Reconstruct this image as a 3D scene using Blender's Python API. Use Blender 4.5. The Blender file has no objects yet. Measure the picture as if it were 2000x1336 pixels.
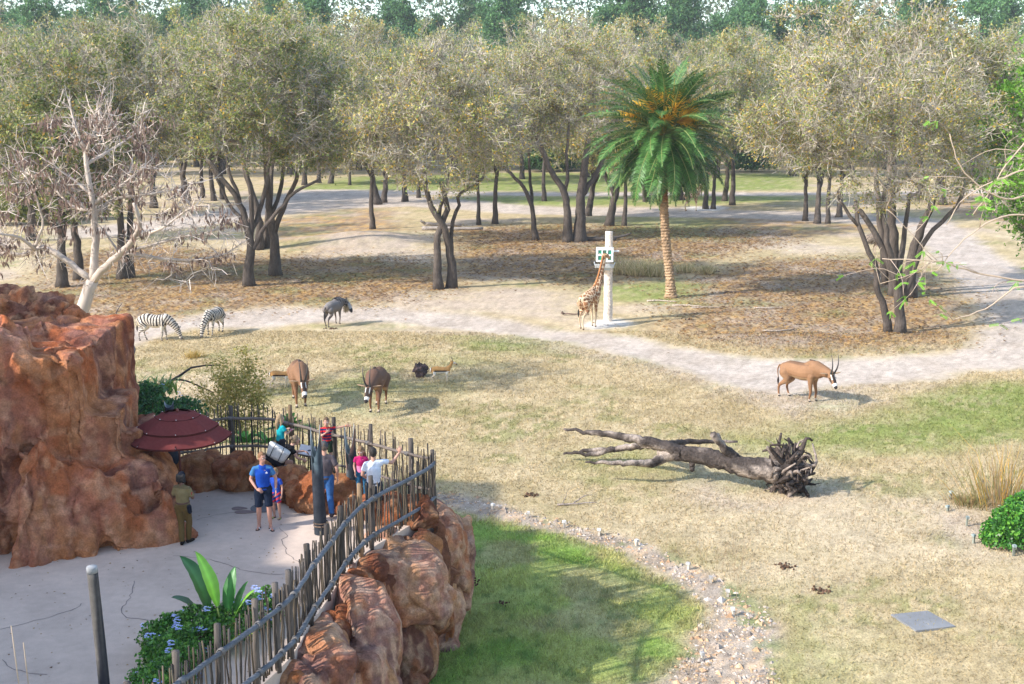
import bpy, math, random
import numpy as np
from mathutils import Vector, Matrix, Euler
from math import radians, sin, cos, pi, atan, atan2, sqrt

# ------------------------------------------------------------------ camera, light, exposure
SC = bpy.context.scene
F, CX, CY, HCAM, YH = 2400.0, 1000.0, 668.0, 11.5, 200.0
PITCH = atan((CY - YH) / F)
cam_data = bpy.data.cameras.new('camera')
cam_data.sensor_width = 36.0
cam_data.lens = 36.0 * F / 2000.0
cam_data.clip_end = 6000.0
cam_data.clip_start = 0.1
cam = bpy.data.objects.new('camera', cam_data)
cam.location = (0, 0, HCAM)
cam.rotation_euler = (pi / 2 - PITCH, 0, 0)
SC.collection.objects.link(cam)
SC.camera = cam

SUN_EL = radians(33.0)
SUN_DIR = Vector((-0.905 * cos(SUN_EL), -0.425 * cos(SUN_EL), sin(SUN_EL))).normalized()   # towards the sun
world = bpy.data.worlds.new('World')
SC.world = world
world.use_nodes = True
wn = world.node_tree
for n in list(wn.nodes):
    wn.nodes.remove(n)
wo = wn.nodes.new('ShaderNodeOutputWorld')
wb = wn.nodes.new('ShaderNodeBackground')
ws = wn.nodes.new('ShaderNodeTexSky')
ws.sky_type = 'NISHITA'
ws.sun_disc = False
ws.sun_elevation = SUN_EL
ws.sun_rotation = atan2(SUN_DIR.x, SUN_DIR.y)
ws.air_density = 1.0
ws.dust_density = 1.0
ws.ozone_density = 1.0
wb.inputs['Strength'].default_value = 0.15
wn.links.new(ws.outputs[0], wb.inputs['Color'])
wn.links.new(wb.outputs[0], wo.inputs['Surface'])
sun_data = bpy.data.lights.new('sun', 'SUN')
sun_data.energy = 2.6
sun_data.angle = radians(0.6)
sun_data.color = (1.0, 0.955, 0.89)
sun = bpy.data.objects.new('sun', sun_data)
sun.rotation_euler = (-SUN_DIR).to_track_quat('-Z', 'Y').to_euler()
sun.location = (-60, -30, 60)
SC.collection.objects.link(sun)
SC.view_settings.view_transform = 'Standard'
SC.view_settings.look = 'None'
SC.view_settings.gamma = 1.0
SC.view_settings.use_curve_mapping = False
SC.view_settings.exposure = 1.42
SC.cycles.use_denoising = True
SC.cycles.max_bounces = 6
SC.cycles.diffuse_bounces = 3
SC.cycles.transparent_max_bounces = 4

# ------------------------------------------------------------------ geometry of the view: a pixel of the 2000 px photo to a place
_cp, _sp = cos(PITCH), sin(PITCH)
def ray(px, py):
    x = (px - CX) / F
    y = -(py - CY) / F
    return Vector((x, _cp + y * _sp, -_sp + y * _cp))
def at(px, py, z=0.0):
    d = ray(px, py)
    return Vector((0, 0, HCAM)) + d * ((z - HCAM) / d.z)
def at_y(px, py, Y):
    d = ray(px, py)
    return Vector((0, 0, HCAM)) + d * (Y / d.y)

RNG = np.random.default_rng(7)
random.seed(7)

# ------------------------------------------------------------------ noise
def _hash(ix, iy, iz, s=0):
    h = (ix.astype(np.int64) * 374761393 + iy.astype(np.int64) * 668265263 + iz.astype(np.int64) * 2147483647 + s * 974634777) & 0xffffffff
    h = ((h ^ (h >> 13)) * 1274126177) & 0xffffffff
    h = ((h ^ (h >> 16)) * 2246822519) & 0xffffffff
    h = h ^ (h >> 15)
    return (h & 0xffffff).astype(np.float64) / 16777215.0
def vnoise(P, s=0):
    P = np.asarray(P, float)
    I = np.floor(P)
    f = P - I
    u = f * f * f * (f * (f * 6 - 15) + 10)
    I = I.astype(np.int64)
    x, y, z = I[:, 0], I[:, 1], I[:, 2]
    r = 0
    for dx in (0, 1):
        wx = u[:, 0] if dx else 1 - u[:, 0]
        for dy in (0, 1):
            wy = u[:, 1] if dy else 1 - u[:, 1]
            for dz in (0, 1):
                wz = u[:, 2] if dz else 1 - u[:, 2]
                r = r + wx * wy * wz * _hash(x + dx, y + dy, z + dz, s)
    return r
def fbm(P, octv=4, s=0, gain=0.5):
    P = np.asarray(P, float)
    a, t, r = 1.0, 0.0, 0.0
    for o in range(octv):
        r = r + a * vnoise(P * (2.0 ** o) + 17.3 * o, s + o)
        t += a
        a *= gain
    return r / t
def voro(P, s=0):
    P = np.asarray(P, float)
    I = np.floor(P).astype(np.int64)
    f1 = np.full(len(P), 9.0); f2 = np.full(len(P), 9.0); cid = np.zeros(len(P))
    for dx in (-1, 0, 1):
        for dy in (-1, 0, 1):
            for dz in (-1, 0, 1):
                x, y, z = I[:, 0] + dx, I[:, 1] + dy, I[:, 2] + dz
                hx, hy, hz = _hash(x, y, z, s), _hash(x, y, z, s + 11), _hash(x, y, z, s + 23)
                d = np.sqrt((x + hx - P[:, 0]) ** 2 + (y + hy - P[:, 1]) ** 2 + (z + hz - P[:, 2]) ** 2)
                nf = d < f1
                f2 = np.where(nf, f1, np.minimum(f2, d))
                cid = np.where(nf, hx, cid)
                f1 = np.where(nf, d, f1)
    return f1, f2, cid
def P2(x, y, s=1.0, z=0.0):
    return np.stack([x * s, y * s, np.full_like(x, z)], 1)
def sstep(a, b, x):
    t = np.clip((x - a) / (b - a), 0, 1)
    return t * t * (3 - 2 * t)

# ------------------------------------------------------------------ mesh building
class MB:
    """Collects verts / faces / colours, makes ONE mesh."""
    def __init__(self):
        self.V, self.Fc, self.C, self.n = [], [], [], 0
    def add(self, V, Fs, col=None):
        V = np.asarray(V, float).reshape(-1, 3)
        if not isinstance(Fs, (list, tuple)):
            Fs = [Fs]
        for f in Fs:
            f = np.asarray(f, np.int64)
            if len(f):
                self.Fc.append(f + self.n)
        if col is None:
            col = (0.5, 0.5, 0.5)
        c = np.asarray(col, float)
        if c.ndim == 1:
            c = np.tile(c[None, :3], (len(V), 1))
        self.C.append(c[:, :3])
        self.V.append(V)
        self.n += len(V)
        return self
    def arrays(self):
        return (np.concatenate(self.V) if self.V else np.zeros((0, 3))), self.Fc, (np.concatenate(self.C) if self.C else np.zeros((0, 3)))
    def mesh(self, name, mat=None, smooth=True, auto=False):
        V, Fc, C = self.arrays()
        return mesh_from(name, V, Fc, C, mat, smooth)
    def build(self, name, mat=None, parent=None, smooth=True, loc=None):
        return link(name, self.mesh(name, mat, smooth), parent, loc)

def mesh_from(name, V, Fc, C=None, mat=None, smooth=True):
    me = bpy.data.meshes.new(name)
    me.vertices.add(len(V))
    me.vertices.foreach_set('co', np.asarray(V, np.float32).ravel())
    li = np.concatenate([np.asarray(f).ravel() for f in Fc]) if Fc else np.zeros(0, int)
    cnt = np.concatenate([np.full(len(f), f.shape[1]) for f in Fc]) if Fc else np.zeros(0, int)
    st = np.concatenate([[0], np.cumsum(cnt)[:-1]]) if len(cnt) else cnt
    me.loops.add(len(li))
    me.loops.foreach_set('vertex_index', li.astype(np.int32))
    me.polygons.add(len(cnt))
    me.polygons.foreach_set('loop_start', st.astype(np.int32))
    me.polygons.foreach_set('loop_total', cnt.astype(np.int32))
    me.update(calc_edges=True)
    me.validate()
    if smooth is True or smooth is False:
        me.polygons.foreach_set('use_smooth', np.full(len(me.polygons), bool(smooth)))
    if C is not None and len(C) == len(me.vertices):
        a = me.color_attributes.new('Col', 'FLOAT_COLOR', 'POINT')
        c4 = np.ones((len(C), 4), np.float32)
        c4[:, :3] = C[:, :3]
        a.data.foreach_set('color', c4.ravel())
    if mat is not None:
        me.materials.append(mat)
    return me

def link(name, me, parent=None, loc=None):
    o = bpy.data.objects.new(name, me)
    SC.collection.objects.link(o)
    if parent is not None:
        o.parent = parent
    if loc is not None:
        o.location = loc
    return o
def tag(o, label=None, cat=None, group=None, kind=None):
    if label: o['label'] = label
    if cat: o['category'] = cat
    if group: o['group'] = group
    if kind: o['kind'] = kind
    return o
def thing(name, label, cat, loc=(0, 0, 0), rz=0.0, group=None, scale=1.0):
    o = bpy.data.objects.new(name, None)
    o.empty_display_size = 0.2
    SC.collection.objects.link(o)
    o.location = loc
    o.rotation_euler = (0, 0, rz)
    o.scale = (scale, scale, scale)
    return tag(o, label, cat, group)
def dup(root, loc=None, rz=None, scale=None, label=None, group=None):
    r = root.copy()
    SC.collection.objects.link(r)
    if loc is not None: r.location = loc
    if rz is not None: r.rotation_euler = (0, 0, rz)
    if scale is not None: r.scale = scale if hasattr(scale, '__len__') else (scale,) * 3
    if label: r['label'] = label
    if group: r['group'] = group
    for ch in list(root.children):
        c = ch.copy(); SC.collection.objects.link(c); c.parent = r
        for g in ch.children:
            d = g.copy(); SC.collection.objects.link(d); d.parent = c
    return r

def frame_of(t):
    t = t / (np.linalg.norm(t) + 1e-12)
    a = np.array([0, 0, 1.0]) if abs(t[2]) < 0.9 else np.array([1.0, 0, 0])
    u = np.cross(t, a); u /= np.linalg.norm(u)
    v = np.cross(t, u)
    return u, v
def tube_arr(path, radii, sides=8, cap=True, flat=None, bump=0.0, rng=None):
    P = np.asarray([tuple(p) for p in path], float)
    n = len(P)
    R = np.full(n, radii, float) if np.isscalar(radii) else np.asarray(radii, float)
    T = np.gradient(P, axis=0)
    T /= (np.linalg.norm(T, axis=1)[:, None] + 1e-12)
    u, v = frame_of(T[0])
    ang = np.arange(sides) * 2 * pi / sides
    V = []
    for i in range(n):
        u = u - T[i] * np.dot(u, T[i]); u /= (np.linalg.norm(u) + 1e-12)
        v = np.cross(T[i], u)
        rr = R[i] * (1 + (bump * rng.uniform(-1, 1, sides) if bump and rng is not None else 0))
        rr = np.broadcast_to(rr, (sides,))
        f = 1.0 if flat is None else flat
        V.append(P[i] + np.outer(np.cos(ang) * rr, u) + np.outer(np.sin(ang) * rr * f, v))
    V = np.concatenate(V)
    i = np.arange(n - 1)[:, None] * sides
    j = np.arange(sides)[None, :]
    k = (j + 1) % sides
    Q = np.stack([i + j, i + k, i + sides + k, i + sides + j], -1).reshape(-1, 4)
    Fs = [Q]
    if cap:
        Fs.append(np.arange(sides)[None, ::-1])
        Fs.append(((n - 1) * sides + np.arange(sides))[None, :])
    return V, Fs
def frusta(A, B, ra, rb, sides=4):
    """many straight frusta at once"""
    A, B = np.asarray(A, float), np.asarray(B, float)
    T = B - A
    L = np.linalg.norm(T, axis=1)[:, None] + 1e-9
    T = T / L
    up = np.where(np.abs(T[:, 2:3]) < 0.9, np.array([[0, 0, 1.0]]), np.array([[1.0, 0, 0]]))
    U = np.cross(T, up); U /= np.linalg.norm(U, axis=1)[:, None]
    W = np.cross(T, U)
    ang = np.arange(sides) * 2 * pi / sides
    c, s = np.cos(ang), np.sin(ang)
    ring = U[:, None, :] * c[None, :, None] + W[:, None, :] * s[None, :, None]
    ra, rb = np.broadcast_to(ra, (len(A),)), np.broadcast_to(rb, (len(A),))
    VA = A[:, None, :] + ring * ra[:, None, None]
    VB = B[:, None, :] + ring * rb[:, None, None]
    V = np.concatenate([VA, VB], 1).reshape(-1, 3)
    base = np.arange(len(A))[:, None] * (2 * sides)
    j = np.arange(sides)[None, :]; k = (j + 1) % sides
    Q = np.stack([base + j, base + k, base + sides + k, base + sides + j], -1).reshape(-1, 4)
    return V, [Q]
def box_arr(c, s, rot=None):
    x, y, z = s[0] / 2, s[1] / 2, s[2] / 2
    V = np.array([(-x, -y, -z), (x, -y, -z), (x, y, -z), (-x, y, -z), (-x, -y, z), (x, -y, z), (x, y, z), (-x, y, z)], float)
    if rot is not None:
        V = V @ np.array(rot).T
    V = V + np.array(c, float)
    Q = np.array([(0, 3, 2, 1), (4, 5, 6, 7), (0, 1, 5, 4), (1, 2, 6, 5), (2, 3, 7, 6), (3, 0, 4, 7)])
    return V, [Q]
def rotm(axis, a):
    return np.array(Matrix.Rotation(a, 3, axis))
_sph = {}
def sphere_arr(c, r, seg=12, ring=8, rot=None):
    key = (seg, ring)
    if key not in _sph:
        V = [(0, 0, 1.0)]
        for i in range(1, ring):
            t = pi * i / ring
            for j in range(seg):
                p = 2 * pi * j / seg
                V.append((sin(t) * cos(p), sin(t) * sin(p), cos(t)))
        V.append((0, 0, -1.0))
        T, Q = [], []
        for j in range(seg):
            T.append((0, 1 + j, 1 + (j + 1) % seg))
            b = 1 + (ring - 2) * seg
            T.append((len(V) - 1, b + (j + 1) % seg, b + j))
        for i in range(ring - 2):
            for j in range(seg):
                a = 1 + i * seg
                Q.append((a + j, a + seg + j, a + seg + (j + 1) % seg, a + (j + 1) % seg))
        _sph[key] = (np.array(V), np.array(T), np.array(Q))
    V, T, Q = _sph[key]
    V = V * np.array((r, r, r) if np.isscalar(r) else r, float)
    if rot is not None:
        V = V @ np.array(rot).T
    return V + np.array(tuple(c), float), [T, Q]
def smooth_path(pts, n=None, step=None):
    """Catmull-Rom through points (any dimension)"""
    P = np.asarray([tuple(p) for p in pts], float)
    if len(P) < 3:
        t = np.linspace(0, 1, n or 8)[:, None]
        return P[0] * (1 - t) + P[-1] * t
    d = np.concatenate([[0], np.cumsum(np.linalg.norm(np.diff(P, axis=0), axis=1))])
    N = n or max(4, int(d[-1] / step))
    E = np.concatenate([[2 * P[0] - P[1]], P, [2 * P[-1] - P[-2]]])
    out = []
    for s in np.linspace(0, d[-1], N):
        i = min(max(np.searchsorted(d, s, side='right') - 1, 0), len(P) - 2)
        t = (s - d[i]) / (d[i + 1] - d[i] + 1e-12)
        a, b, c, e = E[i], E[i + 1], E[i + 2], E[i + 3]
        out.append(0.5 * (2 * b + (c - a) * t + (2 * a - 5 * b + 4 * c - e) * t * t + (3 * b - a - 3 * c + e) * t ** 3))
    return np.array(out)

def remeshed(mb, voxel, smooth_it=3, factor=0.5):
    """one continuous surface round everything in mb -> (V, polys as list of quads/tris)"""
    me = mb.mesh('tmp', None)
    o = bpy.data.objects.new('tmp', me)
    SC.collection.objects.link(o)
    m = o.modifiers.new('r', 'REMESH'); m.mode = 'VOXEL'; m.voxel_size = voxel; m.adaptivity = 0.0
    if smooth_it:
        s = o.modifiers.new('s', 'SMOOTH'); s.factor = factor; s.iterations = smooth_it
    dg = bpy.context.evaluated_depsgraph_get()
    e = o.evaluated_get(dg)
    r = bpy.data.meshes.new_from_object(e)
    V = np.zeros(len(r.vertices) * 3); r.vertices.foreach_get('co', V); V = V.reshape(-1, 3)
    N = np.zeros(len(r.vertices) * 3); r.vertices.foreach_get('normal', N); N = N.reshape(-1, 3)
    lt = np.zeros(len(r.polygons), np.int32); r.polygons.foreach_get('loop_total', lt)
    ls = np.zeros(len(r.polygons), np.int32); r.polygons.foreach_get('loop_start', ls)
    lv = np.zeros(len(r.loops), np.int32); r.loops.foreach_get('vertex_index', lv)
    Fc = []
    for k in np.unique(lt):
        idx = ls[lt == k]
        Fc.append(lv[idx[:, None] + np.arange(k)[None, :]].astype(np.int64))
    bpy.data.objects.remove(o)
    bpy.data.meshes.remove(me); bpy.data.meshes.remove(r)
    return V, Fc, N

# ------------------------------------------------------------------ materials
def srgb(r, g, b):
    def f(c):
        c /= 255.0
        return c / 12.92 if c <= 0.04045 else ((c + 0.055) / 1.055) ** 2.4
    return (f(r), f(g), f(b))
def material(name, color=None, rough=0.9, spec=0.25, noise=(), bump=None, trans=0.0, rand=0.0, metal=0.0, coords='Object', stretch=None, sat=1.0):
    """colour (or the mesh's Col attribute) x value noise, with optional bump, translucency and per-object variation"""
    m = bpy.data.materials.new(name)
    m.use_nodes = True
    nt = m.node_tree
    N, L = nt.nodes, nt.links
    b = N['Principled BSDF']
    out = N['Material Output']
    if color is None:
        a = N.new('ShaderNodeAttribute'); a.attribute_name = 'Col'
        c = a.outputs['Color']
    else:
        a = N.new('ShaderNodeRGB'); a.outputs[0].default_value = (*color, 1)
        c = a.outputs[0]
    tc = N.new('ShaderNodeTexCoord')
    co = tc.outputs[coords]
    if stretch is not None:
        mp = N.new('ShaderNodeMapping'); mp.inputs['Scale'].default_value = stretch
        L.new(co, mp.inputs['Vector']); co = mp.outputs[0]
    val = None
    for sc_, amt in noise:
        t = N.new('ShaderNodeTexNoise'); t.inputs['Scale'].default_value = sc_; t.inputs['Detail'].default_value = 3.0
        L.new(co, t.inputs['Vector'])
        mr = N.new('ShaderNodeMapRange')
        mr.inputs['From Min'].default_value = 0.28; mr.inputs['From Max'].default_value = 0.72
        mr.inputs['To Min'].default_value = 1 - amt; mr.inputs['To Max'].default_value = 1 + amt
        L.new(t.outputs['Fac'], mr.inputs['Value'])
        if val is None:
            val = mr.outputs[0]
        else:
            mm = N.new('ShaderNodeMath'); mm.operation = 'MULTIPLY'
            L.new(val, mm.inputs[0]); L.new(mr.outputs[0], mm.inputs[1]); val = mm.outputs[0]
    if rand:
        oi = N.new('ShaderNodeObjectInfo')
        mr = N.new('ShaderNodeMapRange'); mr.inputs['To Min'].default_value = 1 - rand; mr.inputs['To Max'].default_value = 1 + rand
        L.new(oi.outputs['Random'], mr.inputs['Value'])
        if val is None:
            val = mr.outputs[0]
        else:
            mm = N.new('ShaderNodeMath'); mm.operation = 'MULTIPLY'
            L.new(val, mm.inputs[0]); L.new(mr.outputs[0], mm.inputs[1]); val = mm.outputs[0]
    if val is not None or sat != 1.0:
        hs = N.new('ShaderNodeHueSaturation')
        hs.inputs['Saturation'].default_value = sat
        L.new(c, hs.inputs['Color'])
        if val is not None:
            L.new(val, hs.inputs['Value'])
        c = hs.outputs[0]
    L.new(c, b.inputs['Base Color'])
    b.inputs['Roughness'].default_value = rough
    b.inputs['Specular IOR Level'].default_value = spec
    b.inputs['Metallic'].default_value = metal
    if bump:
        t = N.new('ShaderNodeTexNoise'); t.inputs['Scale'].default_value = bump[0]; t.inputs['Detail'].default_value = 4.0
        L.new(co, t.inputs['Vector'])
        bp = N.new('ShaderNodeBump'); bp.inputs['Strength'].default_value = bump[1]; bp.inputs['Distance'].default_value = bump[2] if len(bump) > 2 else 0.05
        L.new(t.outputs['Fac'], bp.inputs['Height'])
        L.new(bp.outputs[0], b.inputs['Normal'])
    if trans:
        tr = N.new('ShaderNodeBsdfTranslucent')
        L.new(c, tr.inputs['Color'])
        mx = N.new('ShaderNodeMixShader'); mx.inputs[0].default_value = trans
        L.new(b.outputs[0], mx.inputs[1]); L.new(tr.outputs[0], mx.inputs[2])
        L.new(mx.outputs[0], out.inputs['Surface'])
    return m

M = {}
M['ground'] = material('ground_cover', rough=0.95, spec=0.1, noise=((0.9, 0.10), (5, 0.16), (26, 0.30), (80, 0.20)), bump=(22, 0.55, 0.06))
M['blade'] = material('grass_blades', rough=0.8, spec=0.15, trans=0.35)
M['leaf'] = material('tree_leaves', rough=0.65, spec=0.25, trans=0.36, rand=0.16)
M['bark'] = material('oak_bark', rough=0.95, spec=0.1, noise=((3, 0.25), (14, 0.3)), bump=(18, 0.7, 0.05), stretch=(1, 1, 0.3))
M['twig'] = material('grey_twigs', rough=0.95, spec=0.1)
M['rock'] = material('red_rockwork', rough=0.95, spec=0.06, noise=((1.7, 0.16), (7, 0.24), (30, 0.24)), bump=(7, 0.7, 0.08))
def rock_cracks(m):
    # hairline joints and pitted grain on top of the modelled blocks
    nt = m.node_tree; N, L = nt.nodes, nt.links
    b = N['Principled BSDF']
    old = b.inputs['Normal'].links[0].from_node
    tc = N.new('ShaderNodeTexCoord')
    wn_ = N.new('ShaderNodeTexNoise'); wn_.inputs['Scale'].default_value = 2.2; wn_.inputs['Detail'].default_value = 5.0
    L.new(tc.outputs['Object'], wn_.inputs['Vector'])
    ad = N.new('ShaderNodeMixRGB'); ad.blend_type = 'LINEAR_LIGHT'; ad.inputs[0].default_value = 0.35
    L.new(tc.outputs['Object'], ad.inputs[1]); L.new(wn_.outputs['Color'], ad.inputs[2])
    v = N.new('ShaderNodeTexVoronoi'); v.feature = 'DISTANCE_TO_EDGE'; v.inputs['Scale'].default_value = 1.9
    mp = N.new('ShaderNodeMapping'); mp.inputs['Scale'].default_value = (1.0, 1.0, 0.45)
    L.new(ad.outputs[0], mp.inputs[0]); L.new(mp.outputs[0], v.inputs['Vector'])
    mr = N.new('ShaderNodeMapRange'); mr.inputs['From Max'].default_value = 0.035
    L.new(v.outputs['Distance'], mr.inputs['Value'])
    bp = N.new('ShaderNodeBump'); bp.inputs['Strength'].default_value = 0.22; bp.inputs['Distance'].default_value = 0.03
    L.new(mr.outputs[0], bp.inputs['Height']); L.new(old.outputs[0], bp.inputs['Normal'])
    f = N.new('ShaderNodeTexNoise'); f.inputs['Scale'].default_value = 34; f.inputs['Detail'].default_value = 6.0; f.inputs['Roughness'].default_value = 0.7
    L.new(tc.outputs['Object'], f.inputs['Vector'])
    b2 = N.new('ShaderNodeBump'); b2.inputs['Strength'].default_value = 0.75; b2.inputs['Distance'].default_value = 0.03
    L.new(f.outputs['Fac'], b2.inputs['Height']); L.new(bp.outputs[0], b2.inputs['Normal']); L.new(b2.outputs[0], b.inputs['Normal'])
rock_cracks(M['rock'])
M['paving'] = material('concrete_paving', rough=0.9, spec=0.15, noise=((0.35, 0.12), (1.6, 0.08), (7, 0.06), (60, 0.08)), bump=(60, 0.25, 0.01))
M['wood'] = material('weathered_wood', rough=0.9, spec=0.15, noise=((3, 0.22), (25, 0.3)), bump=(30, 0.6, 0.02), stretch=(1, 1, 0.12), rand=0.35)
M['rail'] = material('grey_rail_pole', rough=0.8, spec=0.2, noise=((3, 0.2), (30, 0.2)), bump=(25, 0.4, 0.02))
M['deadwood'] = material('dead_wood', rough=0.95, spec=0.1, noise=((2, 0.2), (12, 0.35), (40, 0.25)), bump=(14, 0.9, 0.06))
M['hide'] = material('animal_hide', rough=0.8, spec=0.2, noise=((12, 0.06), (45, 0.08)))
M['skin'] = material('skin', rough=0.55, spec=0.3, noise=((30, 0.04),))
M['cloth'] = material('cloth', rough=0.95, spec=0.08, noise=((14, 0.10), (60, 0.06)), bump=(22, 0.4, 0.015))
M['hair'] = material('hair', rough=0.6, spec=0.3, noise=((60, 0.25),), bump=(90, 0.6, 0.01))
M['plastic'] = material('painted_surface', rough=0.5, spec=0.35, noise=((8, 0.08),))
M['horn'] = material('horn', rough=0.55, spec=0.35, noise=((30, 0.2),))
M['tusk'] = material('painted_metal_post', rough=0.65, spec=0.06, noise=((2.5, 0.22), (14, 0.15)), bump=(10, 0.15, 0.02))
M['palm_leaf'] = material('palm_fronds', rough=0.45, spec=0.4, trans=0.18)
M['palm_bark'] = material('palm_bark', rough=0.95, spec=0.1, noise=((6, 0.25), (25, 0.3)), bump=(15, 0.6, 0.05))
M['gloss_leaf'] = material('glossy_leaves', rough=0.4, spec=0.4, trans=0.25)
M['stone'] = material('loose_stone', rough=0.9, spec=0.15, noise=((10, 0.2), (40, 0.25)), bump=(30, 0.6, 0.02))
M['dark_rock'] = material('dark_lava_rock', rough=0.95, spec=0.1, noise=((5, 0.3), (25, 0.4)), bump=(22, 0.9, 0.04))
# ------------------------------------------------------------------ terrain
def W(pts, z=0.0):
    return np.array([tuple(at(a, b, z))[:2] for a, b in pts])
def sd_poly(X, Y, poly):
    """signed distance to a polygon, negative inside"""
    d2 = np.full(X.shape, 1e18)
    ins = np.zeros(X.shape, bool)
    n = len(poly)
    for i in range(n):
        ax, ay = poly[i]; bx, by = poly[(i + 1) % n]
        ex, ey = bx - ax, by - ay
        wx, wy = X - ax, Y - ay
        t = np.clip((wx * ex + wy * ey) / (ex * ex + ey * ey + 1e-12), 0, 1)
        d2 = np.minimum(d2, (wx - ex * t) ** 2 + (wy - ey * t) ** 2)
        c = (ay > Y) != (by > Y)
        with np.errstate(divide='ignore', invalid='ignore'):
            xi = ex * (Y - ay) / (by - ay + (by == ay)) + ax
        ins ^= c & (X < xi)
    d = np.sqrt(d2)
    return np.where(ins, -d, d)

MOUND = at(715, 470)
def gz(x, y):
    x = np.atleast_1d(np.asarray(x, float)); y = np.atleast_1d(np.asarray(y, float))
    h = (fbm(P2(x, y, 0.06), 3, 5) - 0.5) * 0.35 * sstep(30, 70, y)
    h = h + 0.85 * np.exp(-(((x - MOUND.x) / 4.2) ** 2 + ((y - MOUND.y) / 5.0) ** 2)) \
          + 0.35 * np.exp(-(((x - MOUND.x + 5.0) / 2.6) ** 2 + ((y - MOUND.y + 2) / 3.0) ** 2))
    return h
def gp(px, py):
    """place on the terrain seen at a pixel"""
    p = at(px, py)
    return Vector((p.x, p.y, float(gz(p.x, p.y)[0])))

ROAD = W([(0, 655), (215, 640), (300, 632), (400, 612), (520, 603), (650, 599), (780, 601), (900, 609), (1000, 621), (1100, 642), (1180, 648), (1240, 655), (1310, 674), (1400, 690),
          (1500, 696), (1620, 698), (1750, 695), (1850, 683), (1900, 662), (1922, 630), (1915, 600), (1880, 565), (1840, 525), (1800, 480), (1770, 448), (1735, 436),
          (1850, 430), (1905, 462), (1965, 505), (2040, 560), (2140, 620), (2140, 700), (2000, 715), (1900, 724), (1800, 738), (1700, 748), (1600, 756), (1540, 765), (1470, 760), (1400, 745),
          (1300, 716), (1200, 688), (1100, 668), (1000, 652), (900, 641), (800, 630), (720, 626), (640, 630), (500, 640), (380, 640), (300, 660), (215, 700), (0, 760)])
TRACK = W([(1850, 430), (1740, 421), (1600, 415), (1450, 411), (1330, 405), (1200, 405), (1080, 404), (1000, 400), (900, 390), (800, 382), (700, 375), (620, 371), (560, 377), (500, 390), (420, 408), (300, 430), (100, 450),
           (100, 470), (300, 453), (420, 440), (520, 421), (600, 410), (700, 405), (800, 403), (900, 410), (1000, 418), (1100, 420), (1250, 424), (1400, 425), (1550, 432), (1650, 437), (1740, 441)])
TRACK2 = W([(560, 372), (700, 371), (860, 374), (1000, 377), (1480, 375), (2000, 370), (2300, 368), (2300, 376), (2000, 378), (1480, 382), (1000, 384), (860, 382), (700, 380), (560, 380)])
GRAVEL = W([(850, 960), (960, 983), (1100, 1020), (1230, 1055), (1320, 1090), (1400, 1130), (1470, 1170), (1508, 1220), (1516, 1270), (1508, 1336), (1480, 1560), (1230, 1560),
            (1300, 1336), (1350, 1260), (1390, 1190), (1340, 1140), (1250, 1092), (1100, 1037), (950, 1006), (860, 988)])
LAWN = W([(850, 995), (950, 1010), (1100, 1042), (1240, 1096), (1330, 1145), (1375, 1190), (1338, 1260), (1285, 1336), (1210, 1600), (500, 1600), (500, 1250), (780, 1250)])
LITTER = [W([(100, 500), (300, 480), (560, 500), (830, 500), (900, 560), (760, 596), (520, 600), (300, 625), (60, 640)]),
          W([(880, 445), (1100, 440), (1500, 450), (1560, 470), (1420, 500), (1300, 540), (1150, 560), (1000, 540), (880, 545)]),
          W([(1330, 545), (1500, 510), (1700, 500), (1830, 540), (1890, 590), (1900, 640), (1850, 670), (1700, 682), (1550, 684), (1380, 664), (1280, 640), (1320, 600)]),
          W([(480, 430), (760, 400), (800, 470), (620, 500), (520, 470)]),
          W([(1330, 410), (1560, 415), (1750, 440), (1560, 470), (1330, 450)]),
          W([(1750, 380), (2000, 380), (2100, 450), (1900, 430)])]
SAND = [W([(560, 505), (640, 470), (700, 455), (780, 462), (880, 500), (860, 520), (700, 500), (600, 520)]),
        W([(1480, 482), (1560, 476), (1690, 484), (1680, 497), (1540, 500)]),
        W([(760, 575), (860, 565), (1000, 560), (1120, 570), (1130, 635), (1000, 615), (880, 604), (760, 598)]),
        W([(650, 640), (900, 650), (1100, 690), (1300, 740), (1440, 775), (1560, 800), (1700, 780), (1820, 745), (1600, 752), (1400, 740), (1200, 690), (1000, 655), (800, 632)]),
        W([(1830, 985), (1900, 975), (1960, 1020), (2050, 1060), (2050, 1110), (1940, 1100), (1850, 1080), (1780, 1040)]),
        W([(1290, 935), (1360, 925), (1500, 970), (1660, 955), (1690, 975), (1560, 995), (1420, 985), (1330, 965)]),
        W([(1480, 790), (1560, 770), (1660, 775), (1640, 800), (1560, 810)])]
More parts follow.
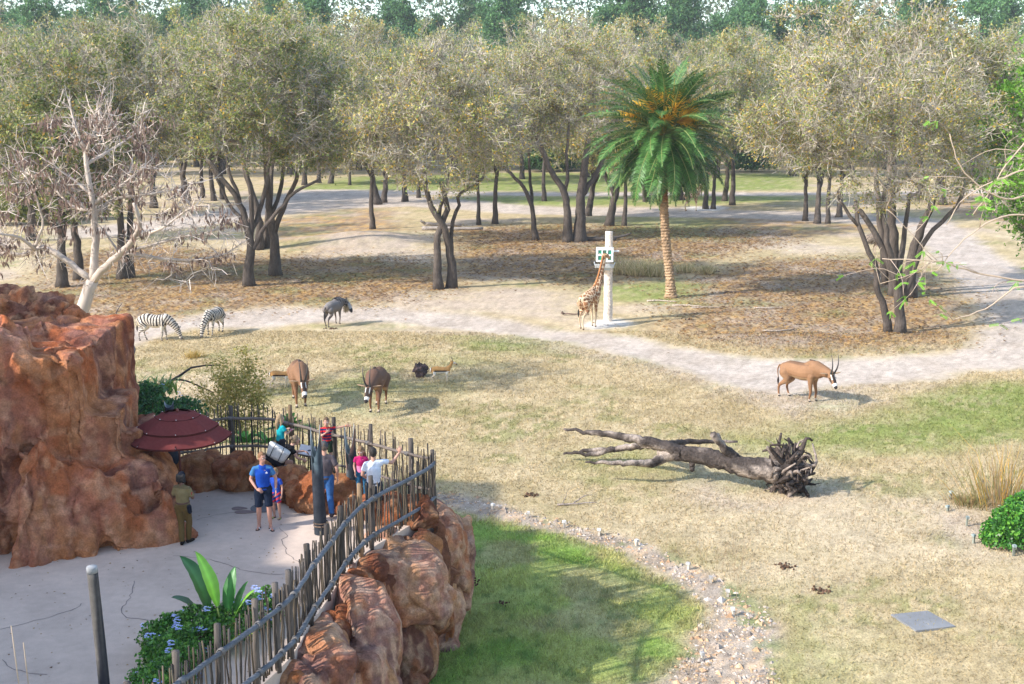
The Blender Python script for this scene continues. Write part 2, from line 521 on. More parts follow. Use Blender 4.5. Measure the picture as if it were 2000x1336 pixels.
GREEN = [(W([(560, 372), (700, 345), (1000, 338), (1550, 340), (1560, 368), (1300, 374), (900, 374)]), 1.0),
         (W([(880, 388), (1000, 386), (1500, 384), (1600, 388), (1400, 400), (1100, 402), (960, 398)]), 1.0),
         (W([(1180, 425), (1300, 418), (1420, 435), (1350, 470), (1220, 462)]), 0.6),
         (W([(1150, 560), (1300, 545), (1380, 560), (1340, 590), (1200, 588)]), 0.9),
         (W([(880, 655), (1040, 652), (1140, 668), (1080, 690), (940, 685)]), 0.75),
         (W([(820, 690), (1000, 700), (960, 730), (840, 720)]), 0.45),
         (W([(1420, 860), (1560, 835), (1750, 800), (1850, 755), (2100, 730), (2100, 850), (1850, 880), (1650, 880), (1500, 890)]), 0.95),
         (W([(1480, 1230), (1530, 1180), (1650, 1250), (1760, 1420), (1480, 1560)]), 0.55),
         (W([(1100, 890), (1240, 870), (1330, 905), (1480, 940), (1420, 955), (1280, 930), (1120, 925)]), 0.6),
         (W([(600, 740), (800, 745), (930, 745), (900, 770), (700, 790), (600, 790)]), 0.35),
         (W([(440, 800), (560, 760), (720, 790), (640, 810)]), 0.25)]
HAY = [W([(640, 790), (720, 782), (790, 800), (770, 815), (680, 812)]), W([(540, 790), (600, 786), (660, 800), (600, 808)]), W([(1560, 785), (1610, 765), (1660, 770), (1640, 795), (1590, 800)])]
CHALK = W([(1128, 632), (1165, 622), (1215, 622), (1245, 630), (1225, 638), (1160, 642)])
CHALK2 = W([(1330, 405), (1400, 402), (1430, 406), (1400, 411), (1350, 412)])

def ground_colour(X, Y):
    wx = X + (fbm(P2(X, Y, 0.55), 3, 1) - 0.5) * 2.2 + (fbm(P2(X, Y, 2.6), 2, 2) - 0.5) * 0.7
    wy = Y + (fbm(P2(X, Y, 0.55), 3, 3) - 0.5) * 2.6 + (fbm(P2(X, Y, 2.6), 2, 4) - 0.5) * 0.8
    n1 = fbm(P2(X, Y, 0.12), 4, 8)
    n2 = fbm(P2(X, Y, 0.7), 4, 9)
    n3 = fbm(P2(X, Y, 3.5), 3, 10)
    n4 = vnoise(P2(X, Y, 9.0), 12)
    K = lambda c: np.array(c)[None, :]
    mix = lambda a, b, t: a * (1 - t[:, None]) + b * t[:, None]
    dry = mix(K((0.51, 0.40, 0.235)), K((0.42, 0.325, 0.175)), sstep(0.3, 0.7, n2 * 0.6 + n3 * 0.4))
    dry = mix(dry, K((0.55, 0.44, 0.29)), sstep(0.56, 0.75, n1) * 0.8)
    dry = mix(dry, K((0.22, 0.235, 0.075)), sstep(0.54, 0.76, fbm(P2(X, Y, 0.33), 4, 21)) * 0.6 * sstep(0.35, 0.6, n3))
    c = dry
    # bare pinkish soil showing through, more with distance from the open meadow
    bare = K((0.47, 0.37, 0.29))
    c = mix(c, bare, sstep(0.55, 0.72, fbm(P2(X, Y, 0.23), 4, 31)) * 0.7 * sstep(60, 75, Y))
    for p in LITTER:
        d = sd_poly(wx, wy, p)
        m = 1 - sstep(-2.5, 1.8, d)
        lit = mix(K((0.36, 0.235, 0.135)), K((0.27, 0.185, 0.12)), sstep(0.35, 0.65, n2))
        lit = mix(lit, K((0.44, 0.26, 0.09)), sstep(0.5, 0.75, n4) * 0.8)
        lit = mix(lit, K((0.40, 0.31, 0.24)), sstep(0.52, 0.66, fbm(P2(X, Y, 0.35), 4, 41)) * 0.8)
        lit = mix(lit, K((0.20, 0.20, 0.07)), sstep(0.55, 0.7, fbm(P2(X, Y, 0.28), 4, 45)) * 0.7)
        c = mix(c, lit, m * (0.55 + 0.45 * sstep(0.3, 0.6, n3)))
    for p, a in GREEN:
        far = sstep(60, 150, float(np.mean(p[:, 1])))
        d = sd_poly(wx, wy, p)
        m = (1 - sstep(-2.0, 1.6 + 2 * far, d)) * a
        g = mix(K((0.17, 0.24, 0.045)), K((0.27, 0.28, 0.09)), sstep(0.35, 0.7, n2 * 0.5 + n3 * 0.5))
        c = mix(c, g, m * (0.45 + 0.55 * sstep(0.3, 0.55, n3 * 0.6 + n2 * 0.4)))
    sand = mix(K((0.53, 0.43, 0.34)), K((0.45, 0.355, 0.27)), sstep(0.35, 0.7, n2 * 0.5 + n3 * 0.5))
    for p in SAND:
        d = sd_poly(wx, wy, p)
        m = 1 - sstep(-1.6, 1.2, d)
        c = mix(c, sand, m * (0.35 + 0.5 * sstep(0.35, 0.6, n3 * 0.5 + n2 * 0.5)))
    for p in HAY:
        d = sd_poly(wx, wy, p)
        c = mix(c, K((0.46, 0.44, 0.26)), (1 - sstep(-1.2, 0.8, d)) * (0.3 + 0.6 * sstep(0.35, 0.6, n3)))
    # lawn
    d_l = sd_poly(wx * 0.35 + X * 0.65, wy * 0.35 + Y * 0.65, LAWN)
    m_l = 1 - sstep(-0.9, 0.5, d_l + (n3 - 0.5) * 1.0)
    lawn = mix(K((0.20, 0.305, 0.06)), K((0.36, 0.39, 0.115)), sstep(0.32, 0.62, n2))
    lawn = mix(lawn, K((0.38, 0.33, 0.16)), sstep(0.50, 0.66, fbm(P2(X, Y, 0.5), 4, 51)) * 0.75)
    lawn = mix(lawn, K((0.05, 0.13, 0.03)), sstep(0.62, 0.8, n3) * 0.5)
    c = mix(c, lawn, m_l)
    # gravel strip
    d_g = sd_poly(wx * 0.3 + X * 0.7, wy * 0.3 + Y * 0.7, GRAVEL)
    m_g = 1 - sstep(-0.25, 0.3, d_g)
    grav = mix(K((0.43, 0.35, 0.275)), K((0.33, 0.26, 0.195)), sstep(0.35, 0.65, n3))
    grav = mix(grav, K((0.58, 0.40, 0.25)), sstep(0.55, 0.8, n4) * 0.7)
    grav = mix(grav, K((0.16, 0.22, 0.06)), sstep(0.58, 0.7, fbm(P2(X, Y, 0.9), 4, 61)) * 0.7)
    c = mix(c, grav, m_g * 0.95)
    # roads of pale sand
    d_r = sd_poly(wx * 0.5 + X * 0.5, wy * 0.5 + Y * 0.5, ROAD)
    d_t = np.minimum(sd_poly(wx * 0.3 + X * 0.7, wy * 0.3 + Y * 0.7, TRACK), sd_poly(X, Y, TRACK2))
    far = sstep(70, 200, Y)
    m_r = 1 - sstep(-0.9, 0.7, d_r)
    m_t = 1 - sstep(-1.5, 1.0, d_t)
    rd = mix(K((0.53, 0.445, 0.37)), K((0.45, 0.37, 0.30)), sstep(0.35, 0.7, n2 * 0.6 + n3 * 0.4))
    # wheel ruts run along the road
    rut = 0.5 + 0.5 * np.sin(d_r * 3.2)
    rd = mix(rd, K((0.40, 0.33, 0.265)), rut * 0.3 * sstep(0.4, 0.6, n2))
    m_rt = np.maximum(m_r, m_t)
    c = mix(c, rd, m_rt * 0.97)
    for p in (CHALK, CHALK2):
        c = mix(c, K((0.66, 0.61, 0.54)), (1 - sstep(-0.5, 0.4, sd_poly(wx * 0.3 + X * 0.7, wy * 0.3 + Y * 0.7, p))))
    c = c * (0.84 + 0.32 * n4[:, None])
    return c, m_l, m_g, m_rt, d_l, d_g

GRID = {}
def lookup(x, y):
    g = GRID
    r = np.clip(np.searchsorted(g['y'], y), 1, len(g['y']) - 1)
    r = np.where(np.abs(g['y'][r - 1] - y) < np.abs(g['y'][r] - y), r - 1, r)
    u = x / (0.47 * np.maximum(y, 9) + 5.0)
    c = np.clip(np.searchsorted(g['ue'], u), 1, len(g['ue']) - 1)
    c = np.where(np.abs(g['ue'][c - 1] - u) < np.abs(g['ue'][c] - u), c - 1, c)
    i = r * g['nx'] + c
    return g['C'][i], g['ml'][i], g['mg'][i], g['mr'][i]
def make_ground():
    NY, NX = 500, 340
    y = 9.0 * np.exp(np.linspace(0, math.log(1000 / 9.0), NY) ** 1.0)
    y = np.concatenate([np.linspace(-160, 8, 16), y])
    u = np.linspace(-1, 1, NX)
    ue = np.concatenate([[-3, -2, -1.5, -1.2], u, [1.2, 1.5, 2, 3]])
    yy = np.maximum(y, 9)
    X = ue[None, :] * (0.47 * yy[:, None] + 5.0)
    X[:16] = X[16:17] * np.where(np.abs(ue) > 1.1, 4.0, 1.0)[None, :]
    Y = np.repeat(y[:, None], len(ue), 1)
    ny, nx = X.shape
    x, yv = X.ravel(), Y.ravel()
    z = gz(x, yv) + (fbm(P2(x, yv, 1.3), 3, 71) - 0.5) * 0.07
    C, m_l, m_g, m_r, _, _ = ground_colour(x, yv)
    z = z - 0.03 * m_r + 0.03 * m_l
    V = np.stack([x, yv, z], 1)
    i = np.arange(ny - 1)[:, None] * nx + np.arange(nx - 1)[None, :]
    Q = np.stack([i, i + 1, i + nx + 1, i + nx], -1).reshape(-1, 4)
    fl = m_l[Q].mean(1); fg = m_g[Q].mean(1); fr = m_r[Q].mean(1)
    cls = np.zeros(len(Q), int)
    cls[fl > 0.5] = 1; cls[fg > 0.5] = 2; cls[fr > 0.5] = 3
    GRID.update(y=y, ue=ue, nx=nx, C=C, ml=m_l, mg=m_g, mr=m_r)
    for k, nm in ((0, 'ground'), (1, 'lawn'), (2, 'gravel_strip'), (3, 'dirt_road')):
        q = Q[cls == k]
        us, inv = np.unique(q, return_inverse=True)
        tag(link(nm, mesh_from(nm, V[us], [inv.reshape(-1, 4)], C[us], M['ground'], True)), kind='structure')
make_ground()

# ---- blades of grass, fallen leaves, pebbles: real geometry near the camera
def blades(name, x, y, z, col, h, w, lean=0.5, rng=RNG):
    n = len(x)
    a = rng.uniform(0, 2 * pi, n)
    l = rng.uniform(0.1, lean, n) * h
    la = rng.uniform(0, 2 * pi, n)
    dx, dy = np.cos(a) * w / 2, np.sin(a) * w / 2
    V = np.zeros((n, 3, 3))
    V[:, 0] = np.stack([x - dx, y - dy, z], 1)
    V[:, 1] = np.stack([x + dx, y + dy, z], 1)
    V[:, 2] = np.stack([x + np.cos(la) * l, y + np.sin(la) * l, z + h], 1)
    T = np.arange(n * 3).reshape(-1, 3)
    mb = MB().add(V.reshape(-1, 3), T, np.repeat(col, 3, 0))
    return tag(mb.build(name, M['blade'], smooth=False), kind='stuff')
def scatter_view(n, ymin, ymax, rng, pw=1.0):
    t = rng.uniform(0, 1, n) ** pw
    y = ymin + (ymax - ymin) * t
    x = rng.uniform(-1, 1, n) * (0.46 * y + 1.5)
    return x, y
def make_grass():
    rng = np.random.default_rng(11)
    x, y = scatter_view(300000, 21.0, 35.0, rng)
    C, m_l, m_g, m_r = lookup(x, y)
    z = gz(x, y)
    k = (m_l > 0.35) & (rng.uniform(0, 1, len(x)) < 0.85)
    n2 = fbm(P2(x, y, 1.1), 3, 81)
    c = C * rng.uniform(0.75, 1.5, len(x))[:, None] * (0.8 + 0.5 * n2)[:, None]
    c = np.where(rng.uniform(0, 1, len(x))[:, None] < 0.2, c * 0.5 + np.array([[0.33, 0.30, 0.11]]) * 0.5, c)
    h = rng.uniform(0.04, 0.14, len(x)) * (0.45 + 1.2 * n2)
    blades('grass', x[k], y[k], z[k], c[k], h[k], 0.022 + 0.01 * n2[k], 1.2, rng)
    # short dry turf
    x, y = scatter_view(270000, 21.0, 62.0, rng, 0.85)
    C, m_l, m_g, m_r = lookup(x, y)
    k = (m_l < 0.3) & (m_r < 0.15) & (rng.uniform(0, 1, len(x)) > m_g * 0.9)
    c = C * rng.uniform(0.74, 1.26, len(x))[:, None]
    c = np.where(rng.uniform(0, 1, len(x))[:, None] < 0.12, c * 0.6 + np.array([[0.10, 0.13, 0.03]]) * 0.5, c)
    h = rng.uniform(0.015, 0.05, len(x)) * (1 + y / 60)
    w = 0.016 + 0.0006 * y
    blades('dry_grass', x[k], y[k], gz(x[k], y[k]), c[k], h[k], w[k], 1.6, rng)
    # fallen leaves under the oaks
    x, y = scatter_view(150000, 56.0, 130.0, rng, 0.8)
    k = np.zeros(len(x), bool)
    for p in LITTER[:3]:
        k |= sd_poly(x + rng.normal(0, 1.5, len(x)), y + rng.normal(0, 2, len(x)), p) < 0
    x, y = x[k], y[k]
    n = len(x)
    a = rng.uniform(0, 2 * pi, n); s = rng.uniform(0.05, 0.11, n) * (0.6 + y / 130)
    z = gz(x, y) + rng.uniform(0.02, 0.06, n)
    t = rng.uniform(-0.5, 0.5, (n, 2))
    V = np.zeros((n, 3, 3))
    for j in range(3):
        aa = a + j * 2.1
        V[:, j] = np.stack([x + np.cos(aa) * s, y + np.sin(aa) * s, z + 0.5 * s * (t[:, 0] * np.cos(aa) + t[:, 1] * np.sin(aa)) + 0.02], 1)
    pal = np.array([(0.36, 0.20, 0.07), (0.26, 0.14, 0.06), (0.46, 0.30, 0.11), (0.17, 0.10, 0.055), (0.42, 0.33, 0.22)])
    c = pal[rng.integers(0, 5, n)] * rng.uniform(0.7, 1.2, n)[:, None]
    tag(MB().add(V.reshape(-1, 3), np.arange(n * 3).reshape(-1, 3), np.repeat(c, 3, 0)).build('fallen_leaves', M['blade'], smooth=False), kind='stuff')
    # a few leaves and crumbs blown over the paving
    n = 420
    x, y = rng.uniform(-9.5, -3.0, n), rng.uniform(16.5, 28, n)
    k = (x < -3.2 - 0.15 * np.abs(y - 21))
    x, y = x[k], y[k]; n = len(x)
    a = rng.uniform(0, 2 * pi, n); s = rng.uniform(0.008, 0.03, n)
    V = np.stack([np.stack([x + np.cos(a + j * 2.1) * s, y + np.sin(a + j * 2.1) * s, np.full(n, 3.006) + 0.006 * (j == 1)], 1) for j in range(3)], 1)
    tag(MB().add(V.reshape(-1, 3), np.arange(n * 3).reshape(-1, 3), np.repeat(pal[rng.integers(0, 5, n)] * 0.8, 3, 0)).build('leaf_litter', M['blade'], smooth=False), kind='stuff')
    # pebbles on the strip
    x, y = scatter_view(60000, 21.0, 36.0, rng)
    d = sd_poly(x, y, GRAVEL)
    k = d < rng.normal(0.05, 0.12, len(x))
    k &= fbm(P2(x, y, 0.9), 3, 91) > 0.42 - 0.2 * rng.uniform(0, 1, len(x))
    x, y = x[k], y[k]
    if len(x) > 9000:
        x, y = x[:9000], y[:9000]
    n = len(x)
    base = np.array([(1, 0, 0), (-0.5, 0.87, 0), (-0.5, -0.87, 0), (0.1, 0.1, 0.8), (0.5, 0.8, 0.2)])
    T = np.array([(0, 4, 3), (4, 1, 3), (1, 2, 3), (2, 0, 3)])
    s = rng.gamma(2.2, 0.013, n) + 0.012
    a = rng.uniform(0, 2 * pi, n)
    ca, sa = np.cos(a), np.sin(a)
    V = np.zeros((n, 5, 3))
    bb = base[None] * rng.uniform(0.6, 1.4, (n, 5, 3))
    V[:, :, 0] = x[:, None] + s[:, None] * (bb[:, :, 0] * ca[:, None] - bb[:, :, 1] * sa[:, None])
    V[:, :, 1] = y[:, None] + s[:, None] * (bb[:, :, 0] * sa[:, None] + bb[:, :, 1] * ca[:, None])
    V[:, :, 2] = (gz(x, y))[:, None] - 0.005 + s[:, None] * bb[:, :, 2] * 0.9
    pal = np.array([(0.52, 0.36, 0.215), (0.45, 0.375, 0.31), (0.54, 0.46, 0.385), (0.33, 0.27, 0.22), (0.50, 0.31, 0.18)])
    c = pal[rng.integers(0, 5, n)] * rng.uniform(0.75, 1.2, n)[:, None]
    F_ = (np.arange(n)[:, None, None] * 5 + T[None]).reshape(-1, 3)
    tag(MB().add(V.reshape(-1, 3), F_, np.repeat(c, 5, 0)).build('gravel', M['stone'], smooth=False), kind='stuff')
make_grass()
# ------------------------------------------------------------------ trees
OAK_PAL = np.array([(0.255, 0.30, 0.085), (0.18, 0.235, 0.075), (0.355, 0.355, 0.115), (0.13, 0.185, 0.06), (0.50, 0.38, 0.13), (0.60, 0.38, 0.05), (0.48, 0.42, 0.28)])
OAK_W = np.array([0.30, 0.22, 0.20, 0.12, 0.07, 0.04, 0.05])
PALE_W = np.array([0.20, 0.08, 0.32, 0.04, 0.14, 0.08, 0.14])
DARK_W = np.array([0.30, 0.30, 0.12, 0.22, 0.03, 0.01, 0.02])

def grow(stems, ells, n_attr, rng, base_r, r_tip=0.014, exp=2.35, droop=0.0, step=0.55):
    """stems: polylines (the first starts at the ground).  Attractors fill the crown ellipsoids; each joins the nearest branch.
    Returns nodes, parents, radii and the indices of the tips."""
    pos, par = [], []
    for s in stems:
        s = np.asarray(s, float)
        p = -1
        if pos:
            d = np.linalg.norm(np.array(pos) - s[0], axis=1)
            p = int(np.argmin(d))
            if d[p] > 0.8: p = -1
        for q in s:
            pos.append(q); par.append(p); p = len(pos) - 1
    nst = len(pos)
    cap = nst + n_attr * 16
    A = np.zeros((cap, 3)); A[:nst] = pos
    PR = np.full(cap, -1); PR[:nst] = par
    # only the upper part of the stems bears branches
    zmin = min(e[0][2] - e[1][2] for e in ells) - 0.5
    ok = np.zeros(cap, bool)
    ok[:nst] = A[:nst, 2] > zmin
    if not ok.any(): ok[nst - 1] = True
    pts = []
    vol = np.array([e[1][0] * e[1][1] * e[1][2] for e in ells]); vol = vol / vol.sum()
    for e, v in zip(ells, vol):
        m = int(n_attr * v) + 1
        d = rng.normal(0, 1, (m, 3)); d /= np.linalg.norm(d, axis=1)[:, None]
        r = rng.uniform(0.12, 1, m) ** 0.5
        # lumpy outline
        lump = 0.62 + 0.66 * vnoise(d * 2.3 + e[0], 3)
        pts.append(np.array(e[0]) + d * (r * lump)[:, None] * np.array(e[1]))
    pts = np.concatenate(pts)
    dd = np.min(np.linalg.norm(pts[:, None, :] - A[None, :nst][:, ok[:nst]][:, ::2], axis=2), axis=1)
    pts = pts[np.argsort(dd)]
    n = nst
    tips = []
    for a in pts:
        dist = np.linalg.norm(A[:n] - a, axis=1) + 0.55 * np.maximum(0, A[:n, 2] - a[2]) + np.where(ok[:n], 0, 50)
        i = int(np.argmin(dist))
        v = a - A[i]
        L = np.linalg.norm(v)
        if L < 0.25: continue
        k = max(1, int(round(L / step)))
        if n + k >= cap: break
        # start along the parent's own direction, then bend towards the point
        pd = A[i] - A[PR[i]] if PR[i] >= 0 else np.array([0, 0, 1.0])
        pd = pd / (np.linalg.norm(pd) + 1e-9)
        mid = A[i] + 0.5 * v + 0.16 * L * pd + rng.normal(0, 0.07 * L, 3) + np.array([0, 0, -droop * L])
        p = i
        for j in range(1, k + 1):
            t = j / k
            q = (1 - t) ** 2 * A[i] + 2 * t * (1 - t) * mid + t * t * a + (rng.normal(0, 0.05 * step, 3) if j < k else 0)
            A[n] = q; PR[n] = p; ok[n] = True; p = n; n += 1
        tips.append(p)
    A, PR = A[:n], PR[:n]
    leafc = np.zeros(n)
    haschild = np.zeros(n, bool); haschild[PR[PR >= 0]] = True
    leafc[~haschild] = 1.0
    for i in range(n - 1, -1, -1):
        if PR[i] >= 0 and PR[i] < i: leafc[PR[i]] += leafc[i]
    R = r_tip * np.maximum(leafc, 1) ** (1 / exp)
    R[:nst] = np.maximum(R[:nst], 0.02)
    return A, PR, R, np.where(~haschild)[0], nst, leafc

def crown_mesh(A, PR, R, tips, rng, n_twig, n_leaf, leaf, pal, w, twig_len=1.0, twig_r=0.011, twig_col=(0.33, 0.29, 0.25), spread=1.0, up=0.35, leaf_in=0.5):
    """thin twigs and single leaves round the branch ends -> two MBs"""
    thin = np.where((R < 0.06) & (PR >= 0))[0]
    # twigs gather in sprays, leaving gaps between them
    pw = 0.22 + sstep(0.42, 0.60, fbm(A[thin] * 0.55 + 3.7, 2, 77))
    src = rng.choice(thin, n_twig, p=pw / pw.sum())
    t = rng.uniform(0, 1, n_twig)[:, None]
    P0 = A[src] * t + A[PR[src]] * (1 - t)
    ctr = A[thin].mean(0)
    out = P0 - ctr; out /= np.linalg.norm(out, axis=1)[:, None] + 1e-9
    D = out * 0.6 + rng.normal(0, 0.75, (n_twig, 3)) + np.array([0, 0, up])
    D /= np.linalg.norm(D, axis=1)[:, None]
    Lg = twig_len * rng.uniform(0.35, 1.15, n_twig)
    P1 = P0 + D * (Lg * 0.55)[:, None]
    D2 = D + rng.normal(0, 0.45, (n_twig, 3)); D2 /= np.linalg.norm(D2, axis=1)[:, None]
    P2_ = P1 + D2 * (Lg * 0.5)[:, None]
    tw = MB()
    c0 = np.array(twig_col)
    for a, b, r0, r1 in ((P0, P1, twig_r, twig_r * 0.75), (P1, P2_, twig_r * 0.75, twig_r * 0.35)):
        wv = np.cross(b - a, rng.normal(0, 1, a.shape)); wv /= np.linalg.norm(wv, axis=1)[:, None] + 1e-9
        V = np.stack([a - wv * r0 * 1.35, a + wv * r0 * 1.35, b + wv * r1 * 1.35, b - wv * r1 * 1.35], 1).reshape(-1, 3)
        tw.add(V, np.arange(len(V)).reshape(-1, 4), np.repeat(c0[None] * rng.uniform(0.55, 1.35, len(a))[:, None], 4, 0))
    lf = MB()
    if n_leaf:
        lw = 0.15 + sstep(0.40, 0.62, fbm(P0 * 0.8 + 11.3, 2, 78))
        k = rng.choice(n_twig, n_leaf, p=lw / lw.sum())
        s = rng.uniform(leaf_in, 1.05, n_leaf)[:, None]
        C = np.where(s < 0.5, P0[k] + (P1[k] - P0[k]) * s * 2, P1[k] + (P2_[k] - P1[k]) * (s - 0.5) * 2) + rng.normal(0, 0.10 * spread, (n_leaf, 3))
        u = rng.normal(0, 1, (n_leaf, 3)); u /= np.linalg.norm(u, axis=1)[:, None]
        v = np.cross(u, rng.normal(0, 1, (n_leaf, 3))); v /= np.linalg.norm(v, axis=1)[:, None] + 1e-9
        sz = leaf * rng.uniform(0.55, 1.3, n_leaf)[:, None]
        V = np.stack([C - u * sz * 0.5 - v * sz * 0.30, C - u * sz * 0.2 + v * sz * 0.42, C + u * sz * 0.62], 1).reshape(-1, 3)
        Q = np.arange(n_leaf * 3).reshape(-1, 3)
        # neighbouring leaves share a colour: clumps
        cl = fbm(C * 0.45 + 31, 2, 5)
        idx = rng.choice(len(pal), n_leaf, p=np.asarray(w) / np.sum(w))
        col = pal[idx] * rng.uniform(0.75, 1.25, n_leaf)[:, None] * (0.75 + 0.5 * cl)[:, None]
        lf.add(V, Q, np.repeat(col, 3, 0))
    return tw, lf

def wood_mesh(A, PR, R, nst, stems_r, rng, bark=(0.115, 0.098, 0.085), pale=(0.25, 0.22, 0.19), r_cut=0.0):
    """thick stems as rounded tubes, branches as tapering pieces"""
    mb = MB()
    o = 0
    for pts, rad in stems_r:
        V, Fs = tube_arr(pts, rad, 10, True, bump=0.06, rng=rng)
        z = V[:, 2]
        t = sstep(5.0, 11.0, z) * 0.8
        col = np.array(bark)[None] * (1 - t[:, None]) + np.array(pale)[None] * t[:, None]
        col = col * (0.75 + 0.5 * vnoise(V * 1.7, 7))[:, None]
        mb.add(V, Fs, col)
    idx = np.arange(nst, len(A))
    idx = idx[PR[idx] >= 0]
    for lo, hi, sd in ((0.09, 9, 7), (0.04, 0.09, 5), (0.0, 0.04, 3)):
        k = idx[(R[idx] >= lo) & (R[idx] < hi)]
        if not len(k): continue
        p = PR[k]
        V, Fs = frusta(A[p], A[k], np.minimum(R[p], R[k] * 1.5), R[k], sd)
        t = 1 - sstep(0.02, 0.14, R[k])
        col = np.array(bark)[None] * (1 - t[:, None]) + np.array(pale)[None] * t[:, None]
        col = np.repeat(col * rng.uniform(0.7, 1.3, len(k))[:, None], 2 * sd, 0)
        mb.add(V, Fs, col)
    return mb

def flare(n, r0, r1, fl=1.6):
    t = np.linspace(0, 1, n)
    return (r0 + (r1 - r0) * t) * (1 + (fl - 1) * np.exp(-t * 9))

def oak_meshes(key, stems, ells, seed, n_attr=420, n_twig=6500, n_leaf=15000, leaf=0.15, w=OAK_W, twig_len=1.1, twig_r=0.0125, twig_col=(0.43, 0.385, 0.31), bark=(0.085, 0.070, 0.060), pale=(0.38, 0.325, 0.275), up=0.35, droop=0.0, pal=OAK_PAL):
    """stems: list of (points, r0, r1) in the tree's own space"""
    rng = np.random.default_rng(seed)
    lines, tubes = [], []
    for pts, r0, r1 in stems:
        P = smooth_path(pts, step=0.5)
        P[1:] += rng.normal(0, 0.035, P[1:].shape)
        lines.append(P)
        tubes.append((P, flare(len(P), r0, r1, 1.55 if P[0][2] < 0.3 else 1.0)))
    A, PR, R, tips, nst, lc = grow(lines, ells, n_attr, rng, 0.3, droop=droop)
    # branches must not be thicker than their stem's end
    R[nst:] = np.minimum(R[nst:], max(s[2] for s in stems) * 0.9)
    R[:nst] = np.maximum(R[:nst], 0.1)
    wood = wood_mesh(A, PR, R, nst, tubes, rng, bark, pale)
    tw, lf = crown_mesh(A, PR, R, tips, rng, n_twig, n_leaf, leaf, pal, w, twig_len, twig_r, twig_col, up=up)
    return (wood.mesh(key + '_trunk', M['bark']), tw.mesh(key + '_twigs', M['twig'], smooth=False), lf.mesh(key + '_foliage', M['leaf'], smooth=False))

def put_tree(meshes, label, loc, rz=0.0, scale=1.0, group=None, name='oak_tree', cat='tree'):
    t = thing(name, label, cat, loc, rz, group)
    t.scale = scale if hasattr(scale, '__len__') else (scale,) * 3
    link('trunk', meshes[0], t)
    tag(link('twigs', meshes[1], t), kind='stuff')
    if len(meshes) > 2 and meshes[2] is not None:
        tag(link('foliage', meshes[2], t), kind='stuff')
    return t

# ---- five general oaks, 16 m tall, used again and again
PROTO = []
_r = np.random.default_rng(3)
_defs = [
    ([([(0, 0, -0.1), (0.1, 0, 2.5), (0.35, 0.1, 5), (0.2, 0.2, 8)], 0.33, 0.18), ([(0.3, 0.1, 4.4), (1.4, 0.3, 6.2), (2.2, 0.2, 8.2)], 0.2, 0.1), ([(0.2, 0, 3.6), (-1.0, -0.3, 5.6), (-1.9, -0.5, 8)], 0.2, 0.1)],
     [((0, 0, 10.8), (6.2, 6.0, 5.6)), ((2.5, -1, 8.2), (4.2, 4.2, 3.2)), ((-3, 1, 8.4), (3.8, 4, 3.4))], OAK_W),
    ([([(0, 0, -0.1), (-0.25, 0, 2.4), (-0.1, 0.1, 4.8), (0.4, 0, 8.5)], 0.30, 0.15), ([(-0.1, 0, 3.8), (-1.5, 0.5, 6), (-2.2, 0.4, 8.6)], 0.2, 0.1)],
     [((0.3, 0, 11.2), (5.4, 5.6, 5.4)), ((-2.5, 0.5, 8.8), (4.0, 3.8, 3.6))], DARK_W),
    ([([(0, 0, -0.1), (0.4, 0, 2.2), (0.9, 0, 4.4), (1.0, 0.1, 7.6)], 0.36, 0.2), ([(0.8, 0, 3.5), (2.4, -0.2, 5.8), (3.2, -0.3, 8)], 0.2, 0.11), ([(0.5, 0, 2.6), (-0.6, 0.2, 5), (-1.6, 0.3, 8)], 0.24, 0.12)],
     [((0.8, 0, 10.4), (6.8, 6.2, 5.2)), ((4, 0, 8.2), (3.6, 4, 3))], PALE_W),
    ([([(0, 0, -0.1), (0.05, 0.1, 3), (-0.2, 0.2, 6), (0.1, 0.2, 9.5)], 0.28, 0.13), ([(0, 0.1, 5), (1.3, 0.6, 7.4), (1.9, 0.8, 9.6)], 0.15, 0.08)],
     [((0, 0, 11.4), (5.0, 5.0, 5.4)), ((1, 1, 8.2), (4.2, 4.0, 3.2))], PALE_W),
    ([([(0, 0, -0.1), (-0.5, 0, 2.5), (-0.7, 0, 4.5), (-0.3, 0, 8)], 0.34, 0.18), ([(-0.6, 0, 3.2), (-2.2, 0.3, 5.4), (-3.2, 0.2, 7.6)], 0.2, 0.1), ([(-0.6, 0, 4.2), (0.9, -0.4, 6.2), (1.8, -0.4, 8.4)], 0.18, 0.1)],
     [((-0.4, 0, 10.6), (6.2, 6.0, 5.4)), ((-3, 0, 8), (3.8, 4, 3.2)), ((2.6, -0.5, 8.4), (3.8, 4, 3.2))], OAK_W),
]
for i, (st, el, w) in enumerate(_defs):
    PROTO.append(oak_meshes('oak%d' % i, st, el, 20 + i, w=w, n_attr=400, n_twig=4800, n_leaf=17500, leaf=0.21, twig_r=0.014))

def oak(px, py, proto, rz, h=16.0, wide=1.0, label=None, group=None):
    p = gp(px, py)
    s = h / 16.2
    return put_tree(PROTO[proto], label, p, rz, (s * wide, s * wide, s), group)

